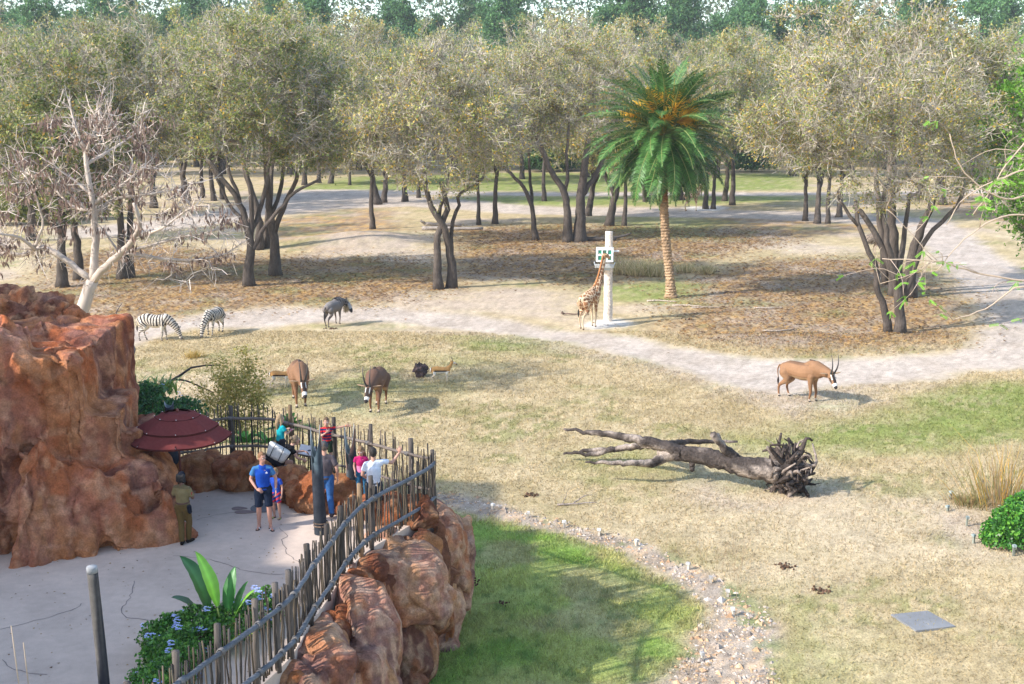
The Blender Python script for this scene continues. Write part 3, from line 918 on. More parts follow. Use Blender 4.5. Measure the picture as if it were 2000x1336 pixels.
# trees of the middle distance: place, kind, turn, height, label
MID = [
    (122, 560, 0, 0.4, 15.0, 1.0, 'oak with dark straight trunk just behind the red rocks'),
    (155, 546, 1, 1.9, 15.5, 1.0, 'slimmer leaning oak beside the straight trunk behind the red rocks'),
    (728, 447, 3, 2.6, 15.5, 0.85, 'oak with thin trunk leaning left beside the sandy mound'),
    (738, 399, 4, 0.0, 17.5, 1.0, 'oak with curved trunk standing on the shady bank by the far track'),
    (750, 396, 1, 3.0, 17.0, 0.95, 'dark thick straight oak next to the curved trunk by the far track'),
    (791, 394, 0, 4.1, 16.5, 0.9, 'dark oak by the far track with short thick trunk'),
    (818, 387, 3, 1.0, 15.5, 0.8, 'small reddish brown oak trunk on the far track edge'),
    (935, 440, 3, 0.7, 14.5, 0.72, 'thinnest bare-stemmed oak right of the crossed trunks'),
    (967, 438, 3, 3.9, 16.0, 0.85, 'slender straight pale oak near the two fallen logs'),
    (1190, 441, 2, 0.2, 17.0, 0.95, 'stout oak behind the feeder post and next to the palm'),
    (1219, 441, 3, 5.0, 15.0, 0.8, 'slim upright oak under the edge of the palm fronds'),
    (1148, 422, 4, 3.3, 16.5, 0.9, 'oak leaning sideways behind the big double trunk'),
    (1063, 394, 3, 2.2, 17.0, 0.8, 'pale slim leaning oak on the far grass between the tracks'),
    (1378, 408, 0, 1.2, 16.0, 0.8, 'oak with chalky ring round its base by the half hidden giraffe'),
    (1393, 408, 3, 3.7, 15.5, 0.8, 'second trunk in the chalky ring by the half hidden giraffe'),
    (1430, 402, 3, 0.1, 18.5, 0.85, 'tall pale oak trunk to the side of the palm fronds'),
    (1415, 394, 1, 2.9, 17.5, 0.85, 'leaning dark oak just behind the tall pale trunk by the palm'),
    (1573, 432, 1, 1.1, 14.5, 0.85, 'dark leaning oak at the edge of the far track, first of three'),
    (1596, 437, 4, 4.4, 15.0, 0.85, 'dark oak forking low like a V beside the far track'),
    (1617, 437, 3, 2.0, 14.5, 0.8, 'straight dark oak beside the V-forked one at the far track'),
    (1638, 425, 1, 4.0, 15.5, 0.9, 'oak standing in the shade just across the far track'),
    (418, 391, 1, 0.5, 17.0, 0.9, 'dark leaning oak behind the many-stemmed oak on the far track'),
    (396, 386, 3, 3.5, 16.5, 0.9, 'thin dark oak left of the many-stemmed oak near the far track'),
    (436, 388, 4, 1.4, 17.0, 0.9, 'dark upright oak close behind the many-stemmed oak'),
    (365, 392, 2, 2.4, 17.0, 1.0, 'bushy oak behind the pod-hung bare tree by the far track'),
    (300, 405, 0, 5.2, 17.0, 1.05, 'broad olive oak behind the bare tree'),
    (205, 420, 4, 0.9, 17.5, 1.05, 'greenish oak far behind the red rocks'),
    (60, 470, 1, 2.8, 16.5, 1.1, 'yellowish low oak over the red rocks at the edge of the picture'),
    (1840, 400, 2, 1.7, 16.5, 1.1, 'pale oak across the bend of the dirt road'),
    (1935, 410, 1, 4.6, 16.0, 1.0, 'oak behind the bright green tree'),
    (595, 362, 0, 0.3, 17.5, 0.9, 'far oak with flared dark foot on the green meadow'),
    (623, 358, 1, 2.0, 17.5, 0.9, 'second far flared oak on the green meadow edge'),
    (646, 359, 4, 3.6, 17.5, 0.9, 'third far flared oak on the green meadow edge'),
    (683, 362, 3, 5.0, 15.0, 0.7, 'thin far oak alone on the green meadow'),
    (905, 362, 2, 1.2, 18.0, 0.9, 'far oak above the green meadow behind the crossed trunks'),
    (925, 352, 1, 4.8, 18.0, 0.9, 'paired dark far oak on the green meadow'),
    (1020, 350, 0, 2.1, 18.0, 0.9, 'far slanting oak on the green meadow before the bushes'),
    (1262, 395, 4, 0.6, 17.0, 0.85, 'oak half hidden behind the left fronds of the palm'),
    (1330, 392, 2, 2.7, 17.5, 0.9, 'oak trunk right behind the palm crown'),
]
for px, py, k, rz, h, wd, lb in MID:
    oak(px, py, k, rz, h, wd, lb, 'oak trees across the savanna')
# the rows far behind: nothing tells these apart
_r = np.random.default_rng(41)
for i in range(54):
    row = i % 3
    px = -60 + (i // 3) * 122 + _r.uniform(-45, 45) + row * 40
    py = (345, 330, 318)[row] + _r.uniform(-5, 5)
    if 640 < px < 1100 and row == 0: py = 333
    oak(px, py, int(_r.integers(0, 5)), _r.uniform(0, 6.3), _r.uniform(21.5, 26.5), _r.uniform(0.8, 1.0), 'hazy grey-green oak in the crowded rows beyond the far track', 'far rows of oaks')

# ---- oaks with trunks of their own
def own_oak(label, px, py, stems_px, ells_px, seed, **kw):
    """stems_px: list of ([(px, py, dy metres behind the foot)...], r0, r1) at the foot's distance; ells_px: (px, py, dy, rx, ry, rz metres)"""
    b = gp(px, py)
    def loc(q):
        p = at_y(q[0], q[1], b.y)
        p = p - b
        return (p.x, (q[2] if len(q) > 2 else 0.0), p.z)
    st = [([loc(q) for q in pts], r0, r1) for pts, r0, r1 in stems_px]
    el = [(np.array(loc((e[0], e[1], e[2]))), np.array(e[3:6])) for e in ells_px]
    st = [([(x, y, z if i or z > 0.6 else -0.12) for i, (x, y, z) in enumerate(pts)], a, c) for pts, a, c in st]
    ms = oak_meshes('own%d' % seed, st, el, seed, **kw)
    return put_tree(ms, label, b, group='oak trees across the savanna')

own_oak('many-stemmed oak with dense olive crown above the zebra pair', 487, 560,
        [([(487, 560), (486, 510), (488, 470), (478, 420), (462, 385), (430, 345), (405, 310)], 0.30, 0.12),
         ([(488, 475), (470, 400), (452, 350), (440, 300)], 0.17, 0.09),
         ([(489, 470), (492, 410), (488, 350, -0.4), (470, 270, -0.6)], 0.18, 0.09),
         ([(489, 462), (505, 410, 0.6), (515, 350, 1), (525, 260, 1)], 0.17, 0.09),
         ([(488, 500), (512, 455), (545, 410), (580, 372), (625, 350)], 0.16, 0.08),
         ([(486, 455), (466, 420), (440, 400, 1), (400, 330, 1.6)], 0.14, 0.07)],
        [(490, 170, 0, 5.2, 5.0, 4.6), (410, 240, -0.5, 3.4, 4, 3.2), (590, 230, 0, 3.2, 4, 3.6), (500, 90, 0, 3.2, 3.6, 2.6)], 61, n_attr=620, n_twig=10000, n_leaf=33000, leaf=0.155)
own_oak('dark oak forking at head height beside the many-stemmed oak', 537, 540,
        [([(538, 541), (537, 480), (530, 440), (526, 400), (520, 330), (515, 260)], 0.34, 0.13),
         ([(536, 455), (548, 415), (565, 385), (582, 340), (600, 270)], 0.2, 0.09),
         ([(528, 420), (545, 370, 0.5), (552, 300, 0.8), (560, 210, 0.8)], 0.15, 0.08)],
        [(570, 170, 0, 4.6, 4.6, 4.4), (630, 250, 0, 2.6, 3.4, 3.0)], 62, n_attr=420, n_twig=7000, n_leaf=20000, leaf=0.16)
own_oak('oak with several dark stems behind the many-stemmed oak', 508, 487,
        [([(505, 487), (506, 440), (500, 400), (480, 340), (465, 250)], 0.3, 0.14), ([(516, 484, 0.8), (520, 420, 0.8), (527, 350, 0.8), (535, 250, 0.6)], 0.26, 0.12)],
        [(450, 130, 0, 6, 5, 5), (560, 120, 0, 5, 5, 4.6)], 63, n_attr=420, n_twig=7000, n_leaf=19000, leaf=0.18)
own_oak('double-trunked oak behind the pod-hung bare tree', 243, 545,
        [([(238, 545), (238, 490), (235, 430), (232, 340), (215, 260)], 0.27, 0.12), ([(250, 541, 0.4), (249, 480, 0.4), (252, 420, 0.3), (262, 330), (290, 240)], 0.25, 0.12)],
        [(225, 170, 0, 5.4, 5, 4.8), (130, 230, 0, 3.6, 4, 4), (310, 200, 0, 3, 4, 4)], 64, n_attr=520, n_twig=9000, n_leaf=18000, leaf=0.16, w=PALE_W)
own_oak('oak with two crossing trunks above the wood chip pile', 868, 564,
        [([(857, 565), (855, 520), (854, 470), (862, 440), (873, 410), (871, 385), (862, 355)], 0.27, 0.15),
         ([(881, 563, 0.5), (880, 520, 0.45), (876, 480, 0.3), (866, 440, -0.2), (850, 415, -0.2), (838, 395), (832, 365), (829, 335)], 0.29, 0.13),
         ([(881, 505, 0.4), (881, 460, 0.5), (886, 425, 0.5), (895, 405, 0.5), (892, 385, 0.4), (905, 372), (925, 362), (945, 345)], 0.15, 0.08),
         ([(862, 440), (858, 410), (872, 380), (880, 330), (900, 250)], 0.12, 0.07)],
        [(860, 215, 0, 5.0, 5.0, 3.6), (760, 265, 0, 3.4, 4, 2.4), (960, 250, 0, 3.4, 4, 2.8), (850, 335, -1, 3.0, 2.8, 1.4), (880, 140, 0, 3.6, 4, 2.4)], 65, n_attr=620, n_twig=11000, n_leaf=25000, leaf=0.145, w=PALE_W)
own_oak('oak with trunk bending over to the left by the fallen logs', 1046, 470,
        [([(1046, 470), (1042, 430), (1036, 395), (1022, 365), (1005, 345), (985, 330)], 0.24, 0.13), ([(1040, 410, 0.3), (1038, 370, 0.4), (1034, 330, 0.3), (1030, 260)], 0.16, 0.08)],
        [(990, 200, 0, 5.2, 5, 4.8), (930, 260, 0, 3.6, 4, 3)], 66, n_attr=480, n_twig=8500, n_leaf=18000, leaf=0.16, w=PALE_W)
own_oak('massive double-trunked oak with pale left trunk beside the feeder post', 1120, 473,
        [([(1110, 473), (1108, 430), (1106, 390), (1096, 365), (1080, 340), (1062, 300), (1040, 240)], 0.36, 0.16),
         ([(1131, 471, 0.3), (1133, 430, 0.3), (1135, 380, 0.3), (1142, 330, 0.2), (1150, 260)], 0.50, 0.22),
         ([(1102, 380), (1110, 350), (1106, 310), (1112, 240)], 0.18, 0.1),
         ([(1134, 385, 0.4), (1160, 350, 0.6), (1180, 310, 0.6), (1195, 250)], 0.24, 0.12)],
        [(1110, 150, 0, 6.4, 5.4, 5.2), (1040, 220, 0, 4, 4, 4), (1180, 190, 0, 3.6, 4, 4)], 67, n_attr=620, n_twig=10500, n_leaf=22000, leaf=0.165, w=PALE_W)
own_oak('multi-stemmed spreading oak nearest to the bend of the dirt road', 1750, 648,
        [([(1757, 648), (1757, 600), (1752, 565), (1740, 530), (1728, 500), (1712, 455), (1690, 425), (1668, 400)], 0.24, 0.12),
         ([(1738, 640, 0.3), (1730, 600, 0.3), (1716, 570, 0.2), (1714, 535, 0), (1700, 500), (1680, 450), (1675, 430), (1672, 390)], 0.17, 0.10),
         ([(1757, 560), (1760, 520, 0.3), (1768, 480, 0.4), (1778, 430, 0.5), (1782, 380, 0.5)], 0.17, 0.09),
         ([(1752, 560), (1738, 500, -0.3), (1724, 440, -0.4), (1722, 400, -0.4), (1730, 360)], 0.18, 0.10),
         ([(1770, 590, 0.2), (1788, 520, 0.2), (1810, 465), (1845, 430), (1870, 400), (1885, 360)], 0.15, 0.09),
         ([(1676, 440), (1655, 410), (1640, 385)], 0.1, 0.06)],
        [(1690, 215, 0, 5.6, 5.4, 2.9), (1560, 265, 0, 3.6, 4, 1.9), (1830, 240, 0, 3.0, 4, 2.4), (1730, 345, -0.6, 3.4, 3, 1.2), (1700, 140, 0.5, 3.6, 4, 1.6), (1800, 370, -0.5, 2.2, 2.4, 0.8), (1655, 365, 0, 1.5, 1.6, 0.9), (1885, 335, 0, 1.6, 1.7, 1.0), (1720, 385, -0.3, 1.6, 1.6, 0.8)],
        68, n_attr=700, n_twig=14000, n_leaf=34000, leaf=0.12, twig_len=0.9, twig_r=0.010, w=np.array([0.24, 0.10, 0.30, 0.03, 0.15, 0.10, 0.08]))
own_oak('dark thick oak close behind the multi-stemmed spreading oak', 1772, 580,
        [([(1776, 580), (1778, 520), (1790, 470), (1815, 410), (1840, 340)], 0.34, 0.15), ([(1756, 577, 0.6), (1752, 500, 0.6), (1748, 440, 0.6), (1745, 360, 0.5), (1740, 260)], 0.36, 0.16),
         ([(1738, 560, 1), (1735, 500, 1), (1728, 430, 1), (1715, 330, 0.8)], 0.25, 0.12)],
        [(1780, 160, 0, 6.2, 5, 4.4), (1880, 190, 0, 4, 4.4, 4), (1660, 130, 1, 4.6, 4.6, 4), (1760, 70, 1, 4, 4, 3)], 69, n_attr=560, n_twig=9500, n_leaf=19000, leaf=0.165, w=PALE_W)

# ---- tall pines against the sky
def pine_meshes(key, seed, H=33.0, bare=0.5):
    rng = np.random.default_rng(seed)
    P = smooth_path([(0, 0, -0.3), (0.2, 0.1, H * 0.3), (-0.1, 0.2, H * 0.7), (0.15, 0, H)], n=18)
    wood = MB()
    V, Fs = tube_arr(P, np.linspace(0.36, 0.05, 18), 8, True, bump=0.05, rng=rng)
    wood.add(V, Fs, np.array((0.17, 0.115, 0.09)) * (0.8 + 0.4 * vnoise(V * 0.8, 2))[:, None])
    lf = MB()
    n = 60
    z = H * (bare + (1 - bare) * rng.uniform(0, 1, n) ** 0.85)
    a = rng.uniform(0, 2 * pi, n)
    L = (1 - (z / H - bare) / (1 - bare) * 0.75) * rng.uniform(2.6, 6.0, n)
    for i in range(n):
        b0 = np.array([np.interp(z[i], P[:, 2], P[:, 0]), np.interp(z[i], P[:, 2], P[:, 1]), z[i]])
        d = np.array([cos(a[i]), sin(a[i]), rng.uniform(-0.05, 0.5)])
        b1 = b0 + d * L[i]
        V, Fs = frusta(b0[None], b1[None], 0.07, 0.02, 4)
        wood.add(V, Fs, (0.15, 0.11, 0.09))
        m = 130
        t = rng.uniform(0.35, 1.1, m)[:, None]
        C = b0 + d * L[i] * t + rng.normal(0, 1, (m, 3)) * np.array([0.75, 0.75, 0.42]) * (0.5 + 0.2 * L[i])
        u = rng.normal(0, 1, (m, 3)) + np.array([0, 0, 0.5]); u /= np.linalg.norm(u, axis=1)[:, None]
        v = np.cross(u, rng.normal(0, 1, (m, 3))); v /= np.linalg.norm(v, axis=1)[:, None]
        sz = rng.uniform(0.35, 0.75, m)[:, None]
        V = np.stack([C - u * sz * 0.5, C + v * sz * 0.22, C + u * sz * 0.6, C - v * sz * 0.22], 1).reshape(-1, 3)
        col = np.array([(0.08, 0.185, 0.07), (0.105, 0.23, 0.078), (0.062, 0.145, 0.06), (0.14, 0.26, 0.085)])[rng.integers(0, 4, m)] * rng.uniform(0.8, 1.25, m)[:, None]
        lf.add(V, np.arange(m * 4).reshape(-1, 4), np.repeat(col, 4, 0))
    return wood.mesh(key + '_trunk', M['bark']), lf.mesh(key + '_needles', M['leaf'], smooth=False)
PINES = [pine_meshes('pine%d' % i, 80 + i, 33 - 2 * i, (0.46, 0.36, 0.28)[i]) for i in range(3)]
def pine(px, py, k, rz, s, label, group):
    t = thing('pine_tree', label, 'tree', gp(px, py), rz, group)
    t.scale = (s,) * 3
    link('trunk', PINES[k][0], t)
    tag(link('needles', PINES[k][1], t), kind='stuff')
_r = np.random.default_rng(52)
for i in range(92):
    px = -40 + i * 23 + _r.uniform(-14, 14)
    dens = 0.95 if (px < 480 or 560 < px < 1050 or 1280 < px < 1560) else 0.7
    if _r.uniform() > dens: continue
    pine(px, 305 + _r.uniform(-10, 10), int(_r.integers(0, 3)), _r.uniform(0, 6.3), _r.uniform(0.82, 1.2), 'tall dark green pine rising behind the oak rows', 'pines on the skyline')
# a continuous belt of scrub and lower trees far behind closes the view
def far_belt():
    rng = np.random.default_rng(91)
    n = 165000
    x = rng.uniform(-330, 330, n)
    y = 285 + rng.uniform(0, 110, n) + 8 * np.sin(x * 0.05)
    top = 36 + 24 * fbm(P2(x, y, 0.045), 3, 6)
    z = rng.uniform(0, 1, n) ** 0.7 * top
    C = np.stack([x, y, z], 1)
    u = rng.normal(0, 1, (n, 3)); u /= np.linalg.norm(u, axis=1)[:, None]
    v = np.cross(u, rng.normal(0, 1, (n, 3))); v /= np.linalg.norm(v, axis=1)[:, None]
    s = rng.uniform(0.35, 0.85, n)[:, None]
    V = np.stack([C - u * s, C + v * s * 0.95, C + u * s], 1).reshape(-1, 3)
    f = fbm(P2(x, y, 0.06), 3, 16)
    c = np.where((f > 0.5)[:, None], np.array([[0.085, 0.165, 0.085]]), np.array([[0.15, 0.19, 0.10]])) * rng.uniform(0.7, 1.3, n)[:, None]
    tag(MB().add(V, np.arange(n * 3).reshape(-1, 3), np.repeat(c, 3, 0)).build('distant_woods', M['leaf'], smooth=False), kind='stuff')
far_belt()
# ------------------------------------------------------------------ raised terrace, red rockwork, stick fence
ZP = 3.0
ROCK_PAL = np.array([(0.40, 0.135, 0.055), (0.45, 0.20, 0.085), (0.29, 0.10, 0.052), (0.15, 0.062, 0.045), (0.54, 0.29, 0.155)])
def rock_colour(V, N, seed, bright=1.0, pale=0.0, tint=(1, 1, 1)):
    a = fbm(V * 0.9, 4, seed); b = fbm(V * np.array([2.2, 2.2, 1.0]), 4, seed + 7); c = fbm(V * 4.5, 3, seed + 13)
    col = ROCK_PAL[1][None] * np.ones((len(V), 1))
    def mx(col, k, t): return col * (1 - t[:, None]) + ROCK_PAL[k][None] * t[:, None]
    col = mx(col, 0, sstep(0.42, 0.6, a))
    col = mx(col, 2, sstep(0.5, 0.68, b) * 0.85)
    col = mx(col, 3, sstep(0.52, 0.66, fbm(V * np.array([1.6, 1.6, 0.5]) + 9, 4, seed + 21)) * 0.8)
    col = mx(col, 4, sstep(0.50, 0.68, c) * 0.65)
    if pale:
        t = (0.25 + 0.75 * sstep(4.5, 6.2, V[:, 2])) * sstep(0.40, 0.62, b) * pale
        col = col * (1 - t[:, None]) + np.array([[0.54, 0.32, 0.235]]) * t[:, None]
    return col * bright * np.array(tint)[None]
def voro_off(P, s=0):
    I = np.floor(P).astype(np.int64)
    f1 = np.full(len(P), 9.0); f2 = np.full(len(P), 9.0); cid = np.zeros(len(P)); off = np.zeros((len(P), 3))
    for dx in (-1, 0, 1):
        for dy in (-1, 0, 1):
            for dz in (-1, 0, 1):
                x, y, z = I[:, 0] + dx, I[:, 1] + dy, I[:, 2] + dz
                h = _hash(x, y, z, s)
                D = P - np.stack([x + h, y + _hash(x, y, z, s + 11), z + _hash(x, y, z, s + 23)], 1)
                d = np.linalg.norm(D, axis=1)
                nf = d < f1
                f2 = np.where(nf, f1, np.minimum(f2, d)); cid = np.where(nf, h, cid); off = np.where(nf[:, None], D, off); f1 = np.where(nf, d, f1)
    return f1, f2, cid, off
def rock_mesh(mb, voxel, seed, amp=0.18, cell=0.9, groove=0.10, stretch=0.6, bright=1.0, pale=0.0, fine=0.05, step=0.14, facet=0.85, tint=(1, 1, 1), smooth=9):
    V, Fc, N = remeshed(mb, voxel, smooth)
    q = V + (np.stack([fbm(V * 0.8, 3, seed + 1), fbm(V * 0.8, 3, seed + 2), fbm(V * 0.8, 3, seed + 3)], 1) - 0.5) * 1.0
    f1, f2, cid, off = voro_off(q * np.array([1, 1, stretch]) / cell, seed)
    e = f2 - f1
    g1, g2, _ = voro(q * np.array([1, 1, stretch * 0.8]) / (cell * 0.42) + 5, seed + 3)
    d = amp * (fbm(V * 0.75, 4, seed + 5) - 0.5) * 2
    d += step * (cid - 0.5) * sstep(0.0, 0.10, e)
    # every block has its own tilted face
    r1 = np.stack([(cid * 17.3) % 1, (cid * 41.7) % 1, (cid * 83.9) % 1], 1) - 0.5
    d += facet * np.einsum('ij,ij->i', off, r1) * cell * sstep(0.0, 0.08, e)
    h1, h2, hid, ho = voro_off(q * np.array([1, 1, stretch * 1.3]) / (cell * 0.38) + 2, seed + 6)
    r2 = np.stack([(hid * 19.3) % 1, (hid * 47.7) % 1, (hid * 73.9) % 1], 1) - 0.5
    d += facet * 0.9 * np.einsum('ij,ij->i', ho, r2) * cell * 0.38 * sstep(0.0, 0.08, h2 - h1)
    d -= groove * np.exp(-e / 0.05)
    d -= groove * 0.45 * np.exp(-(g2 - g1) / 0.06) * sstep(0.4, 0.6, fbm(V * 0.6, 2, seed + 8))
    d += fine * (fbm(V * 3.2, 4, seed + 9) - 0.5) * 2
    V2 = V + N * d[:, None]
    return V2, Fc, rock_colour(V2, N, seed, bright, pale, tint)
import bmesh
def hull_arr(P):
    bm = bmesh.new()
    for p in P: bm.verts.new(p)
    r = bmesh.ops.convex_hull(bm, input=bm.verts)
    dead = {g for k in ('geom_unused', 'geom_interior') for g in r[k] if isinstance(g, bmesh.types.BMVert)}
    if dead: bmesh.ops.delete(bm, geom=list(dead), context='VERTS')
    bmesh.ops.recalc_face_normals(bm, faces=bm.faces)
    bm.verts.ensure_lookup_table(); bm.verts.index_update()
    V = np.array([v.co[:] for v in bm.verts]); T = np.array([[v.index for v in f.verts] for f in bm.faces])
    bm.free()
    return V, [T]
def chunk(rng, c, r, n=13):
    """an angular block: the hull of points strewn over an ellipsoid"""
    d = rng.normal(0, 1, (n, 3)); d /= np.linalg.norm(d, axis=1)[:, None]
    d = d / (np.max(np.abs(d), axis=1)[:, None] ** 0.45)          # a little boxier than round
    return hull_arr(np.array(c) + d * np.array(r) * rng.uniform(0.85, 1.0, (n, 1)))
def rock(name, label, elems, voxel, seed, cat='boulder', group=None, blocks=0, **kw):
    rng = np.random.default_rng(seed + 1000)
    """elems: ('e', centre, radii, turn) ellipsoids and ('b', centre, size, turn) blocks in world space"""
    c0 = np.array(elems[0][1], float); c0 = np.array([c0[0], c0[1], min(e[1][2] - (e[2][2] if e[0] == 'e' else e[2][2] / 2) for e in elems)])
    mb = MB()
    for k, c, s, t in elems:
        R = rotm('Z', t) if np.isscalar(t) else np.array(Euler(t).to_matrix())
        V, Fs = (chunk(rng, (0, 0, 0), s, 26) if blocks else sphere_arr((0, 0, 0), s, 20, 14)) if k == 'e' else box_arr((0, 0, 0), s)
        mb.add(V @ R.T + np.array(c) - c0, Fs)
    if blocks > 1:
        for i in range(blocks):
            k, c, s, t = elems[int(rng.integers(0, len(elems)))]
            h = np.array(s) if k == 'e' else np.array(s) / 2
            d = rng.normal(0, 1, 3); d[1] = -abs(d[1]) if rng.uniform() < .7 else d[1]; d /= np.linalg.norm(d) if k == 'e' else np.max(np.abs(d))
            p = np.array(c) + d * h * 0.86 - c0
            w = rng.uniform(0.34, 0.80)
            V, Fs = chunk(rng, (0, 0, 0), (w, w * rng.uniform(.7, 1.1), w * rng.uniform(1.1, 2.4)), 12)
            mb.add(V @ np.array(Euler((rng.normal(0, .22), rng.normal(0.1, .22), rng.uniform(0, 3))).to_matrix()).T + p, Fs)
    V, Fc, C = rock_mesh(mb, voxel, seed, **kw)
    return tag(link(name, mesh_from(name, V, Fc, C, M['rock'], True), None, tuple(c0)), label, cat, group)

# fence line: the lower rail seen at z = 3.3
FRONT_PX = [(850, 970), (785, 1008), (718, 1047), (672, 1092), (640, 1138), (606, 1185), (568, 1246), (512, 1300), (462, 1340)]
FRONT = np.array([tuple(at(a, b, 3.3))[:2] for a, b in FRONT_PX])
e = FRONT[-1] - FRONT[-2]
FRONT = np.vstack([FRONT, FRONT[-1] + e * 1.5, FRONT[-1] + e * 4.5])
BACK_PX = [(846, 985), (800, 962), (745, 945), (690, 930), (640, 918), (600, 905), (568, 897), (530, 888), (455, 886), (400, 893), (355, 900)]
BACK = np.array([tuple(at(a, b, 3.25))[:2] for a, b in BACK_PX])
CORNER = FRONT[0]
BACK[0] = CORNER
front_c = smooth_path([(p[0], p[1], 0) for p in FRONT], n=160)[:, :2]
back_c = smooth_path([(p[0], p[1], 0) for p in BACK], n=120)[:, :2]

def make_terrace():
    out = [tuple(p) for p in front_c[::-3]] + [tuple(p) for p in back_c[3::4]] + [(-11.5, 29.2), (-15, 30), (-17, 30), (-17, 8), (-6, 8)]
    n = len(out)
    V = np.array([(x, y, ZP) for x, y in out] + [(x, y, -0.4) for x, y in out])
    sides = np.array([(i, i + n, (i + 1) % n + n, (i + 1) % n) for i in range(n)])
    me = mesh_from('terrace', V, [sides, np.arange(n)[None, :]], np.tile([[0.54, 0.425, 0.34]], (2 * n, 1)), M['paving'], False)
    # top normal upward whichever way the outline runs
    import bmesh
    bm = bmesh.new(); bm.from_mesh(me); bmesh.ops.recalc_face_normals(bm, faces=bm.faces); bm.to_mesh(me); bm.free()
    tag(link('paving', me), kind='structure')
make_terrace()
def cracks():
    rng = np.random.default_rng(5)
    mb = MB()
    for pts in ([(340, 1085), (420, 1095), (470, 1112), (520, 1120), (570, 1122)], [(262, 1135), (255, 1165), (240, 1190), (248, 1205), (330, 1215)], [(0, 1230), (60, 1215), (130, 1195), (160, 1180)],
                [(545, 1030), (560, 1045), (552, 1060), (565, 1085), (600, 1110)], [(0, 1290), (40, 1310), (90, 1318)], [(385, 1015), (440, 1003), (500, 1000)]):
        P = smooth_path([at(a, b, ZP) for a, b in pts], step=0.12)
        P[:, :2] += rng.normal(0, 0.02, (len(P), 2))
        T = np.gradient(P, axis=0)[:, :2]; T /= np.linalg.norm(T, axis=1)[:, None]
        w = (0.009 * rng.uniform(0.5, 1.2, len(P)))[:, None]
        nrm = np.stack([-T[:, 1], T[:, 0]], 1) * w
        a = np.column_stack([P[:, :2] + nrm, np.full(len(P), ZP + 0.004)]); b = np.column_stack([P[:, :2] - nrm, np.full(len(P), ZP + 0.004)])
        V = np.concatenate([a, b]); k = np.arange(len(P) - 1); n = len(P)
        mb.add(V, np.stack([k, k + 1, k + 1 + n, k + n], 1), (0.23, 0.19, 0.17))
    tag(mb.build('paving_marking', M['paving'], smooth=False), kind='structure')
cracks()

# the tall outcrop at the left
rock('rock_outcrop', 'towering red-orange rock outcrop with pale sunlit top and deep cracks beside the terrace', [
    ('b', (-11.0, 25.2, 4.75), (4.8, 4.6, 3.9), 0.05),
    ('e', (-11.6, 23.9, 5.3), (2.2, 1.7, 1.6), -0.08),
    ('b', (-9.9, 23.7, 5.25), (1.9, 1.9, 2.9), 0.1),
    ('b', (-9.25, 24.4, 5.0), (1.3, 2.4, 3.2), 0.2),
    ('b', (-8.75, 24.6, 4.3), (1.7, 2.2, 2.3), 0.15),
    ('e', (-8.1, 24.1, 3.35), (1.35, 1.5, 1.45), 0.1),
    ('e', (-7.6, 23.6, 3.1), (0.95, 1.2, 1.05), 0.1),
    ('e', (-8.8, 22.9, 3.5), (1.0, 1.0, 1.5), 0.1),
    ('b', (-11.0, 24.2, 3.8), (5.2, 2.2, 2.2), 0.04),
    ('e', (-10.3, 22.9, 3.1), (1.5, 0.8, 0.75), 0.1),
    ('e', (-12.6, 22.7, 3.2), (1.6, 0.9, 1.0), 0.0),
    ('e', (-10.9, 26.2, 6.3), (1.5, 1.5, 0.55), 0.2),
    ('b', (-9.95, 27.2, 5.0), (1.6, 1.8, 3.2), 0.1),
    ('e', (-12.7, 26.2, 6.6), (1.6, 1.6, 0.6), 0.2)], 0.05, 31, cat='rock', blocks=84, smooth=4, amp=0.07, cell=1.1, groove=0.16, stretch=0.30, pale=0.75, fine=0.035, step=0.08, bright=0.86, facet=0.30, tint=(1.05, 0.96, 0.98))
rock('boulder', 'rounded red boulder at the back of the outcrop top, half dark', [('e', (-12.75, 30.2, 6.2), (1.0, 1.0, 0.85), 0.3), ('b', (-12.9, 30.2, 4.5), (1.6, 1.6, 3.2), 0.3)], 0.05, 41, amp=0.12, cell=0.9, groove=0.06, pale=0.6)
rock('boulder', 'orange boulder with dark cracked top behind the outcrop', [('e', (-11.5, 28.9, 6.35), (1.25, 0.9, 0.72), 0.2), ('b', (-11.4, 29.0, 4.6), (2.2, 1.6, 3.2), 0.3)], 0.05, 42, amp=0.14, cell=0.7, groove=0.08, pale=0.8)

# low rock wall along the back of the terrace
def low(px, py, z, r, label, seed, t=0.0, **kw):
    p = at(px, py, z)
    rock('boulder', label, [('e', (p.x, p.y, z - 0.02), (r[0], r[1], r[2] * .8), t), ('e', (p.x + .15, p.y - 0.12, z - 0.2), (r[0] * .9, r[1] * .9, r[2] * .75), t + 0.5), ('b', (p.x, p.y + 0.1, z - 0.25), (r[0] * 1.3, r[1] * 1.3, r[2] * 1.2), t + 0.15)], 0.04, seed, group='rocks edging the terrace', blocks=1, smooth=4, amp=0.05, cell=0.5, groove=0.05, step=0.04, fine=0.02, facet=0.3, bright=0.72, **kw)
low(395, 915, 3.35, (0.75, 0.6, 0.5), 'dark brown rock under the umbrella at the back of the terrace', 51, 0.2)
low(462, 915, 3.4, (0.62, 0.55, 0.55), 'brown rock with pale ledge below the corner post of the back fence', 52, -0.2)
low(512, 922, 3.35, (0.55, 0.5, 0.5), 'small brown rock behind the man in blue', 53, 0.4)
low(572, 945, 3.35, (0.52, 0.5, 0.62), 'tan rock the crouching woman rests her foot on', 54, 0.1)
low(612, 955, 3.4, (0.66, 0.6, 0.62), 'ochre streaked rock behind the first pointed post', 55, -0.5)
low(668, 962, 3.35, (0.55, 0.5, 0.55), 'purplish rock beside the second pointed post', 56, 0.3)
low(752, 985, 3.3, (0.6, 0.55, 0.42), 'orange rock behind the front fence below the man in the white tee shirt', 57, -0.3)
